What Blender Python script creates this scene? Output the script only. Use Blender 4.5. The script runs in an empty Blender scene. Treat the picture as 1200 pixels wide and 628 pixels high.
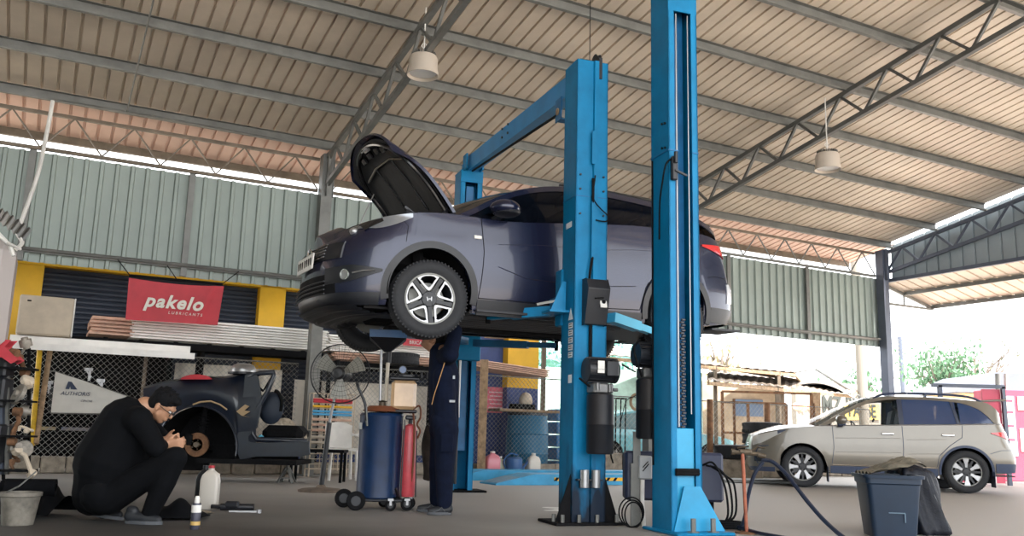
import bpy, math, random
from mathutils import Vector, Matrix, Euler
random.seed(7)
SC = bpy.context.scene
COL = SC.collection
V = Vector
PI = math.pi
R = math.radians

# ---------------------------------------------------------------- camera
FPX, PITCH, ROLL, EYE = 1038.0, R(10.7), R(1.55), 0.70
cF = V((0, math.cos(PITCH), math.sin(PITCH)))
_r0 = V((1, 0, 0)); _u0 = V((0, -math.sin(PITCH), math.cos(PITCH)))
cR = _r0 * math.cos(ROLL) + _u0 * math.sin(ROLL)
cU = _u0 * math.cos(ROLL) - _r0 * math.sin(ROLL)
cam = bpy.data.cameras.new('camera'); camo = bpy.data.objects.new('camera', cam); COL.objects.link(camo)
camo.matrix_world = Matrix(((cR.x, cU.x, -cF.x, 0), (cR.y, cU.y, -cF.y, 0), (cR.z, cU.z, -cF.z, EYE), (0, 0, 0, 1)))
cam.sensor_width = 36; cam.lens = FPX / 1200 * 36; cam.clip_start = .05; cam.clip_end = 400
SC.camera = camo

def ray(px, py):
    d = cF * FPX + cR * (px - 600) - cU * (py - 314)
    return d / d.y
def at(px, py, Y):                       # surveyed point at distance Y
    return V((0, 0, EYE)) + ray(px, py) * Y
WA = R(27.8)
UU = V((math.cos(WA), math.sin(WA), 0)); NN = V((-math.sin(WA), math.cos(WA), 0))
def B(u, n, z):                          # building frame: u along the back wall, n towards it
    p = UU * u + NN * n; p.z = z; return p
def wall(px, py, n):
    d = ray(px, py); return V((0, 0, EYE)) + d * (n / d.dot(NN))
def wu(px, py, n):
    p = wall(px, py, n); return p.dot(UU), n, p.z

# ---------------------------------------------------------------- materials
MATS = {}
def mat(name, col, rough=.6, metal=0., var=.0, scale=6., bump=.0, coat=0., spec=.5, alpha=None, var2=None, trans=0.):
    if name in MATS: return MATS[name]
    m = bpy.data.materials.new(name); m.use_nodes = True
    nt = m.node_tree; b = nt.nodes['Principled BSDF']
    b.inputs['Base Color'].default_value = (*col, 1); b.inputs['Roughness'].default_value = rough
    b.inputs['Metallic'].default_value = metal
    b.inputs['Specular IOR Level'].default_value = spec if rough < .84 else .15
    b.inputs['Coat Weight'].default_value = coat; b.inputs['Coat Roughness'].default_value = .06
    if trans: b.inputs['Transmission Weight'].default_value = trans
    if alpha is not None: b.inputs['Alpha'].default_value = alpha
    if var or bump:
        tc = nt.nodes.new('ShaderNodeTexCoord'); nz = nt.nodes.new('ShaderNodeTexNoise')
        nz.inputs['Scale'].default_value = scale; nz.inputs['Detail'].default_value = 6; nz.inputs['Roughness'].default_value = .62
        nt.links.new(tc.outputs['Object'], nz.inputs['Vector'])
        if var:
            cr = nt.nodes.new('ShaderNodeValToRGB')
            c2 = var2 or tuple(max(0, c * (1 - var)) for c in col)
            c3 = tuple(min(1, c * (1 + var * .5)) for c in col)
            cr.color_ramp.elements[0].position = .33; cr.color_ramp.elements[0].color = (*c2, 1)
            cr.color_ramp.elements[1].position = .62; cr.color_ramp.elements[1].color = (*c3, 1)
            nt.links.new(nz.outputs['Fac'], cr.inputs['Fac']); nt.links.new(cr.outputs['Color'], b.inputs['Base Color'])
        if bump:
            bp = nt.nodes.new('ShaderNodeBump'); bp.inputs['Strength'].default_value = bump; bp.inputs['Distance'].default_value = .02
            nt.links.new(nz.outputs['Fac'], bp.inputs['Height']); nt.links.new(bp.outputs['Normal'], b.inputs['Normal'])
    MATS[name] = m
    return m
def glass(name, tint, dens, rough=.02, spec=.5):
    m = bpy.data.materials.new(name); m.use_nodes = True; nt = m.node_tree
    b = nt.nodes['Principled BSDF']; b.inputs['Base Color'].default_value = (*tint, 1); b.inputs['Roughness'].default_value = rough
    b.inputs['Specular IOR Level'].default_value = spec
    t = nt.nodes.new('ShaderNodeBsdfTransparent'); mx = nt.nodes.new('ShaderNodeMixShader')
    mx.inputs[0].default_value = dens
    nt.links.new(t.outputs[0], mx.inputs[1]); nt.links.new(b.outputs[0], mx.inputs[2])
    nt.links.new(mx.outputs[0], nt.nodes['Material Output'].inputs['Surface'])
    MATS[name] = m; return m

LIFT = mat('lift_blue', (.0, .17, .36), .48, 0, .2, 3, spec=.25)
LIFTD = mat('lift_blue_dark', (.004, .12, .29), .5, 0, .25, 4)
BLK = mat('black_plastic', (.010, .011, .015), .42, 0, .2, 8)
BLKM = mat('black_rough', (.007, .007, .008), .85, 0, .3, 20, .1)
RUB = mat('tyre_rubber', (.011, .012, .015), .72, 0, .25, 30, .1)
STEEL = mat('galvanised_steel', (.17, .17, .158), .48, .35, .22, 4)
STEELB = mat('steel_blue_grey', (.085, .10, .135), .5, .2, .15, 3)
STEELW = mat('steel_brown', (.16, .125, .09), .6, .2, .3, 4)
SILV = mat('silver_metal', (.36, .36, .365), .36, .75)
CHR = mat('chrome', (.75, .76, .78), .12, 1.)
WHT = mat('white_paint', (.72, .7, .66), .5, 0, .12, 5)
SHEET = mat('roof_sheet', (.60, .51, .41), .5, .1, .13, 1.2)
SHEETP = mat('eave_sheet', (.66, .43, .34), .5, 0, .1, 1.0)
CLAD = mat('wall_sheet', (.28, .325, .295), .5, .1, .12, .8)
CLADB = mat('gable_sheet', (.24, .28, .30), .5, .1, .12, .8)
YEL = mat('yellow_paint', (.72, .40, .008), .55, 0, .12, 2)
BLUW = mat('blue_wall_paint', (.035, .06, .19), .6, 0, .2, 2)
SHUT = mat('shutter_slate', (.03, .038, .06), .55, .1, .2, 1.5)
WOOD = mat('weathered_wood', (.33, .22, .13), .75, 0, .4, 12, .2)
WOODP = mat('pinkish_board', (.62, .40, .30), .75, 0, .25, 9)
BEIG = mat('beige_board', (.58, .49, .38), .7, 0, .15, 3)
TARP = mat('dusty_tarp', (.66, .60, .51), .75, 0, .2, 2, .2)
RED = mat('red_cloth', (.50, .025, .04), .55, 0, .12, 4)
REDP = mat('red_paint', (.55, .05, .07), .4, 0, .15, 4, 0, .2)
CONC = mat('block_concrete', (.30, .26, .21), .85, 0, .35, 9, .3)
WIRE = mat('fence_wire', (.36, .36, .34), .5, .4)
RUST = mat('rusty_metal', (.20, .10, .05), .8, .2, .5, 10, .2)
SKIN = mat('skin', (.42, .22, .13), .5, 0, .1, 12)
HAIR = mat('black_hair', (.006, .006, .007), .86, 0, .3, 60, .4)
CLB = mat('black_cloth', (.0024, .0028, .004), .9, 0, .25, 14, .15)
CLN = mat('navy_cloth', (.004, .007, .02), .9, 0, .25, 14, .15)
SHOE = mat('dark_shoe', (.010, .012, .016), .6, 0, .2, 20)

# ---------------------------------------------------------------- mesh builder
class MB:
    def __init__(s): s.v = []; s.f = []
    def add(s, vs, fs):
        o = len(s.v); s.v += [V(p) for p in vs]; s.f += [tuple(i + o for i in f) for f in fs]; return s
    def box(s, c, d, rot=None, M=None):
        c = V(c); h = V(d) / 2
        vs = [V((x * h.x, y * h.y, z * h.z)) for x in (-1, 1) for y in (-1, 1) for z in (-1, 1)]
        if rot is not None:
            E = Euler(rot).to_matrix(); vs = [E @ p for p in vs]
        if M is not None: vs = [M @ p for p in vs]
        return s.add([p + c for p in vs], [(0, 1, 3, 2), (4, 6, 7, 5), (0, 4, 5, 1), (2, 3, 7, 6), (0, 2, 6, 4), (1, 5, 7, 3)])
    def bbox(s, c, d, b=.01, rot=None, M=None):      # bevelled box
        c = V(c); h = V(d) / 2; b = min(b, min(h) * .9); vs = []; 
        for sx in (-1, 1):
            for sy in (-1, 1):
                for sz in (-1, 1):
                    vs += [V((sx * h.x, sy * (h.y - b), sz * (h.z - b))), V((sx * (h.x - b), sy * h.y, sz * (h.z - b))), V((sx * (h.x - b), sy * (h.y - b), sz * h.z))]
        if rot is not None:
            E = Euler(rot).to_matrix(); vs = [E @ p for p in vs]
        if M is not None: vs = [M @ p for p in vs]
        def i(a, bb, cc, k): return ((a * 2 + bb) * 2 + cc) * 3 + k
        fs = [(i(0,0,0,0), i(0,0,1,0), i(0,1,1,0), i(0,1,0,0)), (i(1,0,0,0), i(1,1,0,0), i(1,1,1,0), i(1,0,1,0)),
              (i(0,0,0,1), i(1,0,0,1), i(1,0,1,1), i(0,0,1,1)), (i(0,1,0,1), i(0,1,1,1), i(1,1,1,1), i(1,1,0,1)),
              (i(0,0,0,2), i(0,1,0,2), i(1,1,0,2), i(1,0,0,2)), (i(0,0,1,2), i(1,0,1,2), i(1,1,1,2), i(0,1,1,2))]
        for a in (0, 1):
            for bb in (0, 1):
                fs.append((i(a,bb,0,0), i(a,bb,1,0), i(a,bb,1,1), i(a,bb,0,1)))
                fs.append((i(a,0,bb,0), i(a,1,bb,0), i(a,1,bb,2), i(a,0,bb,2)))
                fs.append((i(0,a,bb,1), i(1,a,bb,1), i(1,a,bb,2), i(0,a,bb,2)))
                for cc in (0, 1): fs.append((i(a,bb,cc,0), i(a,bb,cc,1), i(a,bb,cc,2)))
        return s.add([p + c for p in vs], fs)
    def bar(s, a, b, w, h, up=(0, 0, 1)):            # rectangular bar a->b
        a = V(a); b = V(b); d = (b - a).normalized(); up = V(up)
        x = d.cross(up)
        if x.length < 1e-4: x = d.cross(V((1, 0, 0)))
        x.normalize(); y = x.cross(d)
        vs = [p + x * (i * w / 2) + y * (j * h / 2) for p in (a, b) for i, j in ((-1, -1), (1, -1), (1, 1), (-1, 1))]
        return s.add(vs, [(0, 1, 2, 3), (7, 6, 5, 4), (0, 4, 5, 1), (1, 5, 6, 2), (2, 6, 7, 3), (3, 7, 4, 0)])
    def tube(s, pts, r, n=8, closed=False):
        pts = [V(p) for p in pts]; m = len(pts); rr = r if isinstance(r, (list, tuple)) else [r] * m
        vs = []; x = None
        for i, p in enumerate(pts):
            if closed: d = pts[(i + 1) % m] - pts[i - 1]
            else: d = pts[min(i + 1, m - 1)] - pts[max(i - 1, 0)]
            d.normalize()
            if x is None:
                x = d.cross(V((0, 0, 1)))
                if x.length < 1e-3: x = d.cross(V((1, 0, 0)))
            x = (x - d * x.dot(d)).normalized(); y = d.cross(x)
            for k in range(n):
                t = 2 * PI * k / n; vs.append(p + (x * math.cos(t) + y * math.sin(t)) * rr[i])
        fs = []
        for i in range(m if closed else m - 1):
            j = (i + 1) % m
            for k in range(n): fs.append((i * n + k, i * n + (k + 1) % n, j * n + (k + 1) % n, j * n + k))
        if not closed: fs += [tuple(reversed(range(n))), tuple(range((m - 1) * n, m * n))]
        return s.add(vs, fs)
    def cyl(s, a, b, r, n=20, r2=None): return s.tube([a, b], [r, r if r2 is None else r2], n)
    def lathe(s, prof, c=(0, 0, 0), n=32, axis='z', M=None, arc=None):   # prof: (r, h)
        c = V(c); vs = []; full = arc is None; m = n if full else n + 1
        for k in range(m):
            t = 2 * PI * k / n if full else arc[0] + (arc[1] - arc[0]) * k / n
            for r, h in prof:
                p = V((r * math.cos(t), r * math.sin(t), h))
                if axis == 'y': p = V((p.x, p.z, p.y))
                elif axis == 'x': p = V((p.z, p.x, p.y))
                if M is not None: p = M @ p
                vs.append(p + c)
        L = len(prof); fs = []
        for k in range(n if full else n):
            k2 = (k + 1) % m
            for i in range(L - 1):
                fs.append((k * L + i, k * L + i + 1, k2 * L + i + 1, k2 * L + i))
        return s.add(vs, fs)
    def grid(s, fn, nu, nv, cu=False):
        vs = [fn(i / nu, j / nv) for i in range(nu + 1) for j in range(nv + 1)]; w = nv + 1
        return s.add(vs, [(i * w + j, (i + 1) * w + j, (i + 1) * w + j + 1, i * w + j + 1) for i in range(nu) for j in range(nv)])
    def prism(s, poly, o, ax, ay, ext):              # polygon in plane (ax, ay), extruded by ext
        o = V(o); ax = V(ax); ay = V(ay); ext = V(ext); n = len(poly)
        vs = [o + ax * x + ay * y for x, y in poly]; vs += [p + ext for p in vs]
        fs = [tuple(range(n)), tuple(reversed(range(n, 2 * n)))] + [(i, (i + 1) % n, (i + 1) % n + n, i + n) for i in range(n)]
        return s.add(vs, fs)
    def band(s, a, b, ext):                          # strip between polylines a and b, thickened
        n = len(a); ext = V(ext); vs = [V(p) for p in a] + [V(p) for p in b]; vs += [p + ext for p in vs]; fs = []
        for i in range(n - 1):
            fs += [(i, i + 1, n + i + 1, n + i), (2*n + i, 3*n + i, 3*n + i + 1, 2*n + i + 1),
                   (i, 2*n + i, 2*n + i + 1, i + 1), (n + i, n + i + 1, 3*n + i + 1, 3*n + i)]
        fs += [(0, n, 3*n, 2*n), (n - 1, 3*n - 1, 4*n - 1, 2*n - 1)]
        return s.add(vs, fs)
    def ball(s, c, r, n=16, m=10, M=None):
        c = V(c); r = V(r) if isinstance(r, (tuple, list, Vector)) else V((r, r, r)); vs = []
        for j in range(m + 1):
            ph = PI * j / m - PI / 2
            for k in range(n):
                t = 2 * PI * k / n; p = V((math.cos(ph) * math.cos(t) * r.x, math.cos(ph) * math.sin(t) * r.y, math.sin(ph) * r.z))
                if M is not None: p = M @ p
                vs.append(p + c)
        return s.add(vs, [(j * n + k, j * n + (k + 1) % n, (j + 1) * n + (k + 1) % n, (j + 1) * n + k) for j in range(m) for k in range(n)])
    def caps(s, a, b, r0, r1, n=14):                 # tapered capsule
        a = V(a); b = V(b); d = (b - a); L = d.length or 1e-4; d = d / L; pts = []; rr = []
        for t in (-.999, -.9, -.7, -.4, 0): pts.append(a + d * (t * r0)); rr.append(max(.0005, r0 * math.sqrt(1 - t * t)))
        for t in (0, .4, .7, .9, .999): pts.append(b + d * (t * r1)); rr.append(max(.0005, r1 * math.sqrt(1 - t * t)))
        return s.tube(pts, rr, n)
    def path(s, pts, rad):
        for i in range(len(pts) - 1): s.caps(pts[i], pts[i + 1], rad[i], rad[i + 1])
        return s
    def build(s, name, m, parent=None, label=None, smooth=False, world=False, bevel=0):
        me = bpy.data.meshes.new(name); vs = s.v
        if world and parent is not None:
            inv = INV[parent.name]; vs = [inv @ p for p in vs]
        me.from_pydata([tuple(p) for p in vs], [], s.f); me.materials.append(m)
        if smooth is not False:
            me.shade_smooth() if hasattr(me, 'shade_smooth') else [setattr(p, 'use_smooth', True) for p in me.polygons]
            if smooth is not True: me.set_sharp_from_angle(angle=R(smooth))
        o = bpy.data.objects.new(name, me); COL.objects.link(o)
        if parent is not None: o.parent = parent
        if label: o['label'] = label
        if bevel:
            bm = o.modifiers.new('bevel', 'BEVEL'); bm.width = bevel; bm.segments = 2; bm.limit_method = 'ANGLE'
        return o
INV = {}
def thing(name, label, cat, loc=(0, 0, 0), rz=0., group=None, rot=None):
    o = bpy.data.objects.new(name, None); COL.objects.link(o); o.location = loc
    o.rotation_euler = rot if rot else (0, 0, rz); o.empty_display_size = .1
    INV[o.name] = (Matrix.Translation(V(loc)) @ Euler(rot if rot else (0, 0, rz)).to_matrix().to_4x4()).inverted()
    o['label'] = label; o['category'] = cat
    if group: o['group'] = group
    return o
def solo(o, label, cat, group=None, kind=None):
    o['label'] = label; o['category'] = cat
    if group: o['group'] = group
    if kind: o['kind'] = kind
    return o
def structure(o, label=None):
    o['kind'] = 'structure'
    if label: o['label'] = label
    return o
def dup(root, loc, rz, label=None, group=None):
    r = root.copy(); COL.objects.link(r); r.location = loc; r.rotation_euler = (0, 0, rz)
    if label: r['label'] = label
    if group: r['group'] = group
    for ch in list(root.children):
        c = ch.copy(); COL.objects.link(c); c.parent = r
        for g in ch.children:
            d = g.copy(); COL.objects.link(d); d.parent = c
    return r
def text(name, body, size, o, ax, ay, m, parent, world=True, ext=.002, bold=.0, shear=0., align='CENTER', spacing=1., label=None):
    c = bpy.data.curves.new(name, 'FONT'); c.body = body; c.size = size; c.extrude = ext; c.offset = bold; c.shear = shear
    c.align_x = align; c.align_y = 'CENTER'; c.space_character = spacing; c.materials.append(m)
    ob = bpy.data.objects.new(name, c); COL.objects.link(ob); ob.parent = parent
    ax = V(ax).normalized(); ay = V(ay).normalized(); az = ax.cross(ay)
    M = Matrix(((ax.x, ay.x, az.x, o[0]), (ax.y, ay.y, az.y, o[1]), (ax.z, ay.z, az.z, o[2]), (0, 0, 0, 1)))
    if world and parent is not None: M = INV[parent.name] @ M
    ob.matrix_local = M
    me = bpy.data.meshes.new_from_object(ob.evaluated_get(bpy.context.evaluated_depsgraph_get())); me.name = name
    o2 = bpy.data.objects.new(name, me); COL.objects.link(o2); o2.parent = parent; o2.matrix_local = M
    if not me.materials: me.materials.append(m)
    bpy.data.objects.remove(ob)
    o2.name = name
    if label: o2['label'] = label
    return o2
def curve(pts):                                    # smooth 1-D interpolation, monotone in x
    pts = sorted(pts); xs = [p[0] for p in pts]; ys = [p[1] for p in pts]; n = len(xs)
    d = [(ys[i + 1] - ys[i]) / (xs[i + 1] - xs[i]) for i in range(n - 1)]
    m = [d[0]] + [0 if d[i - 1] * d[i] <= 0 else 2 * d[i - 1] * d[i] / (d[i - 1] + d[i]) for i in range(1, n - 1)] + [d[-1]]
    def f(x):
        if x <= xs[0]: return ys[0]
        if x >= xs[-1]: return ys[-1]
        i = 0
        while x > xs[i + 1]: i += 1
        h = xs[i + 1] - xs[i]; t = (x - xs[i]) / h
        return (2*t**3 - 3*t*t + 1) * ys[i] + (t**3 - 2*t*t + t) * h * m[i] + (-2*t**3 + 3*t*t) * ys[i + 1] + (t**3 - t*t) * h * m[i + 1]
    return f
def crom(pts, k=8):                                # Catmull-Rom through vectors
    pts = [V(p) for p in pts]; out = []
    P = [pts[0] * 2 - pts[1]] + pts + [pts[-1] * 2 - pts[-2]]
    for i in range(1, len(P) - 2):
        for j in range(k):
            t = j / k
            out.append(.5 * ((2 * P[i]) + (P[i+1] - P[i-1]) * t + (2*P[i-1] - 5*P[i] + 4*P[i+1] - P[i+2]) * t*t + (3*P[i] - P[i-1] - 3*P[i+1] + P[i+2]) * t**3))
    out.append(pts[-1]); return out
# ================================================================ THE SETTING
def roofz(n): return 5.30 + .17 * (14.2 - n)
U0, U1 = -9.0, 17.25
NF = -5.0
# ground outside
g = MB(); g.grid(lambda a, b: V((-70 + 190 * a, -30 + 150 * b, -.03)), 2, 2)
gm = mat('outside_ground', (.62, .56, .49), .9, 0, .2, .35, .1)
structure(g.build('floor_outside', gm))
# workshop floor
def floor_mat():
    m = mat('workshop_concrete', (.235, .215, .195), .62, 0, 0, 1); nt = m.node_tree; b = nt.nodes['Principled BSDF']
    tc = nt.nodes.new('ShaderNodeTexCoord')
    n1 = nt.nodes.new('ShaderNodeTexNoise'); n1.inputs['Scale'].default_value = .55; n1.inputs['Detail'].default_value = 7
    n2 = nt.nodes.new('ShaderNodeTexNoise'); n2.inputs['Scale'].default_value = 7; n2.inputs['Detail'].default_value = 8
    mp = nt.nodes.new('ShaderNodeMapping'); mp.inputs['Scale'].default_value = (1, 3.2, 1)
    nt.links.new(tc.outputs['Object'], mp.inputs[0]); nt.links.new(tc.outputs['Object'], n1.inputs['Vector']); nt.links.new(mp.outputs[0], n2.inputs['Vector'])
    r1 = nt.nodes.new('ShaderNodeValToRGB'); r1.color_ramp.elements[0].position = .35; r1.color_ramp.elements[0].color = (.33, .305, .28, 1)
    r1.color_ramp.elements[1].position = .62; r1.color_ramp.elements[1].color = (.60, .56, .52, 1)
    r2 = nt.nodes.new('ShaderNodeValToRGB'); r2.color_ramp.elements[0].position = .36; r2.color_ramp.elements[0].color = (.30, .30, .30, 1)
    r2.color_ramp.elements[1].position = .58; r2.color_ramp.elements[1].color = (1, 1, 1, 1)
    # oil-darkened asphalt patch around the left bay
    sp = nt.nodes.new('ShaderNodeSeparateXYZ'); nt.links.new(tc.outputs['Object'], sp.inputs[0])
    mr = nt.nodes.new('ShaderNodeMapRange'); mr.inputs['From Min'].default_value = -.5; mr.inputs['From Max'].default_value = 2.6
    mr.inputs['To Min'].default_value = .12; mr.inputs['To Max'].default_value = 1.
    ad = nt.nodes.new('ShaderNodeMath'); ad.operation = 'MULTIPLY_ADD'; ad.inputs[1].default_value = 2.2
    nt.links.new(n1.outputs['Fac'], ad.inputs[0]); fx = nt.nodes.new('ShaderNodeMath'); fx.operation = 'MULTIPLY_ADD'; fx.inputs[1].default_value = .6; fy = nt.nodes.new('ShaderNodeMath'); fy.operation = 'MULTIPLY_ADD'; fy.inputs[1].default_value = .8; fy.inputs[2].default_value = -5.6; nt.links.new(sp.outputs['Y'], fy.inputs[0]); nt.links.new(sp.outputs['X'], fx.inputs[0]); nt.links.new(fy.outputs[0], fx.inputs[2]); nt.links.new(fx.outputs[0], ad.inputs[2]); nt.links.new(ad.outputs[0], mr.inputs['Value'])
    m1 = nt.nodes.new('ShaderNodeMix'); m1.data_type = 'RGBA'; m1.blend_type = 'MULTIPLY'; m1.inputs[0].default_value = .7
    nt.links.new(r1.outputs[0], m1.inputs[6]); nt.links.new(r2.outputs[0], m1.inputs[7])
    m2 = nt.nodes.new('ShaderNodeMix'); m2.data_type = 'RGBA'; m2.blend_type = 'MULTIPLY'; m2.inputs[0].default_value = 1
    r2.color_ramp.elements[0].position = .42
    nt.links.new(m1.outputs[2], m2.inputs[6]); nt.links.new(mr.outputs[0], m2.inputs[7])
    nt.links.new(m2.outputs[2], b.inputs['Base Color'])
    bp = nt.nodes.new('ShaderNodeBump'); bp.inputs['Strength'].default_value = .35; bp.inputs['Distance'].default_value = .01
    nt.links.new(n2.outputs['Fac'], bp.inputs['Height']); nt.links.new(bp.outputs[0], b.inputs['Normal'])
    return m
f = MB(); c4 = [B(U0, NF, 0), B(19.5, NF, 0), B(19.5, 14.9, 0), B(U0, 14.9, 0)]
f.add(c4 + [p - V((0, 0, .03)) for p in c4], [(0, 1, 2, 3), (7, 6, 5, 4), (0, 4, 5, 1), (1, 5, 6, 2), (2, 6, 7, 3), (3, 7, 4, 0)])
structure(f.build('floor', floor_mat()))

# ribbed sheets -------------------------------------------------------------
def ribbed(a0, a1, pitch, rw, rd, P0, P1, m, name, th=.004):
    """a: rib axis positions; P0(a, d), P1(a, d): the two ends of the sheet line at offset d"""
    xs = []; a = a0
    while a < a1 - pitch * .5:
        xs += [(a, 0), (a + pitch - rw, 0), (a + pitch - rw * .8, rd), (a + pitch - rw * .2, rd), (a + pitch - .001, 0)]; a += pitch
    b = MB(); n = len(xs)
    b.band([P0(x, d) for x, d in xs], [P1(x, d) for x, d in xs], (P0(0, th) - P0(0, 0)))
    return structure(b.build(name, m))
# the roof: light beige ribbed sheets sloping up away from the back wall
ribbed(U0, U1, .205, .042, .036, lambda a, d: B(a, 13.82, roofz(13.82) + d), lambda a, d: B(a, NF, roofz(NF) + d), SHEET, 'ceiling')
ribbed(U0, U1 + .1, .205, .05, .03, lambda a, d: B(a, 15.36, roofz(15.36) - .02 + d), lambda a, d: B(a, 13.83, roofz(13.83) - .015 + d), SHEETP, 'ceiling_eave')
k = 1
for n_ in [13.75 - 1.185 * i for i in range(16)]:
    b = MB(); z = roofz(n_)
    for (a, c, w, h) in ((0, -.075, .004, .14), (.03, -.147, .06, .005), (.03, -.006, .06, .005), (.058, -.136, .004, .022)):
        b.bar(B(U0, n_ - a, z + c - .01), B(U1, n_ - a, z + c - .01), w, h)
    structure(b.build('trim_%d' % k, STEEL), 'grey steel roof purlin'); k += 1
b = MB(); b.bar(B(U0, 15.1, roofz(15.1) - .08), B(U1 + .1, 15.1, roofz(15.1) - .08), .07, .12); structure(b.build('trim_%d' % k, STEELW)); k += 1
# back wall cladding above the open bays
ribbed(U0, 17.2, .212, .075, -.042, lambda a, d: B(a, 14.2 + d, 2.95), lambda a, d: B(a, 14.2 + d, 4.57), CLAD, 'wall_back')
b = MB()
for u_ in (-2.5, -.42, 1.78, 6.1, 8.3, 12.62, 14.9): b.bar(B(u_, 14.13, 2.95), B(u_, 14.13, 4.57), .09, .05, NN)
structure(b.build('trim_%d' % k, STEEL)); k += 1
b = MB(); b.tube([B(-9, 14.06, 3.115), B(17.1, 14.06, 3.115)], .026, 8); b.bar(B(-9, 14.12, 3.09), B(17.1, 14.12, 3.09), .05, .03)
structure(b.build('trim_%d' % k, STEEL)); k += 1
# unseen left wall, added to block light from that side, and the gable cladding on the right
ribbed(NF, 14.2, .212, .05, .032, lambda a, d: B(U0 - d, a, 0), lambda a, d: B(U0 - d, a, roofz(a) - .02), CLAD, 'wall_left')
ribbed(NF, 14.0, .3, .05, .03, lambda a, d: B(17.42 + d, a, 4.47), lambda a, d: B(17.42 + d, a, roofz(a) - .02), CLADB, 'wall_right')
b = MB(); b.bar(B(17.36, 14.1, 4.5), B(17.36, NF, 4.5), .08, .08); structure(b.build('trim_%d' % k, STEELB)); k += 1
# awning beyond the gable
def awz(u): return 4.50 - .24 * (u - 17.4)
b = MB(); xs = []
a = NF
while a < 14.1: xs += [(a, 0), (a + .24, 0), (a + .25, .03), (a + .29, .03), (a + .299, 0)]; a += .3
b.band([B(17.45, x, awz(17.45) + d) for x, d in xs], [B(19.15, x, awz(19.15) + d) for x, d in xs], (0, 0, .004))
structure(b.build('ceiling_awning', SHEET))
b = MB()
for u_ in (18.1, 19.08): b.bar(B(u_, NF, awz(u_) - .05), B(u_, 14.15, awz(u_) - .05), .05, .08)
for n_ in (14.15, 8, 2, -4):
    b.bar(B(17.45, n_, awz(17.45) - .06), B(19.15, n_, awz(19.15) - .06), .05, .07)
    b.bar(B(17.4, n_, 4.0), B(19.1, n_, 4.0), .045, .05); b.bar(B(18.1, n_, 4.02), B(18.1, n_, awz(18.1) - .06), .035, .035)
structure(b.build('trim_%d' % k, STEEL)); k += 1

# columns --------------------------------------------------------------------
def column(u_, label, m, wedge=False):
    t = thing('steel_column', label, 'column', B(u_, 14.0, 0), WA)
    b = MB(); H = 5.2
    b.box((0, -.095, H/2), (.18, .012, H)).box((0, .095, H/2), (.18, .012, H)).box((0, 0, H/2), (.012, .18, H)).box((-.084, 0, H/2), (.006, .19, H))
    b.build('post', m, t)
    MB().bbox((0, 0, .012), (.34, .34, .024), .005).build('base_plate', STEEL, t)
    b = MB().box((-.02, -.11, 4.85), (.012, .16, .75)).box((.1, -.02, 4.85), (.012, .2, .75)); b.build('truss_bracket', m, t)
    return t
column(3.85, 'grey steel column left of the lifted car, with a white edge', STEEL)
column(10.45, 'grey steel column mostly hidden between the two blue lift posts', STEEL)
c = column(17.2, 'blue grey steel corner column behind the beige car', STEELB)
# trusses across the roof
def truss(u_, label, m, zoff=0.):
    t = thing('roof_truss', label, 'truss', B(u_, 14.0, 0), WA)
    def L(n_, z): return V((0, n_ - 14.0, z))
    tz = lambda n_: roofz(n_) - .19; bz = lambda n_: roofz(n_) - .66
    MB().bar(L(14.0, tz(14.0)), L(NF, tz(NF)), .075, .07).build('top_chord', m, t)
    MB().bar(L(14.0, bz(14.0)), L(NF, bz(NF)), .075, .07).build('bottom_chord', m, t)
    n_ = 13.95
    while n_ > NF + 1:
        MB().bar(L(n_, bz(n_)), L(n_ - .44, tz(n_ - .44)), .04, .04).build('brace', m, t)
        MB().bar(L(n_ - .44, tz(n_ - .44)), L(n_ - .88, bz(n_ - .88)), .04, .04).build('brace', m, t)
        n_ -= .88
    return t
truss(3.85, 'roof truss rising from the column left of the raised bonnet', STEEL)
truss(10.45, 'roof truss crossing the ceiling at upper right, behind the hanging lamp', mat('truss_grey', (.10, .10, .095), .5, .3, .2, 3))
truss(17.3, 'gable truss running in front of the blue grey side cladding', STEELB)
# wall truss, three bays
for (a, c_, lb) in ((-2.8, 3.75, 'slender zigzag truss over the wall sheeting, left bay'), (3.97, 10.32, 'slender zigzag truss behind the lifted car, middle bay'), (10.58, 17.08, 'slender zigzag truss over the wall sheeting, right bay')):
    t = thing('eave_truss', lb, 'truss', B(a, 14.1, 0), WA); Lc = c_ - a; N = 8; st = Lc / N
    MB().bar((0, 0, 5.14), (Lc, 0, 5.14), .045, .05).build('top_chord', STEELW, t)
    MB().bar((0, 0, 4.60), (Lc, 0, 4.60), .05, .05).build('bottom_chord', STEELW if a < 10 else STEEL, t)
    for i in range(N):
        MB().bar((i * st, 0, 4.62), ((i + .5) * st, 0, 5.13), .022, .022).build('brace', STEELW if a < 10 else STEEL, t)
        MB().bar(((i + .5) * st, 0, 5.13), ((i + 1) * st, 0, 4.62), .022, .022).build('brace', STEELW if a < 10 else STEEL, t)

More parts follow.
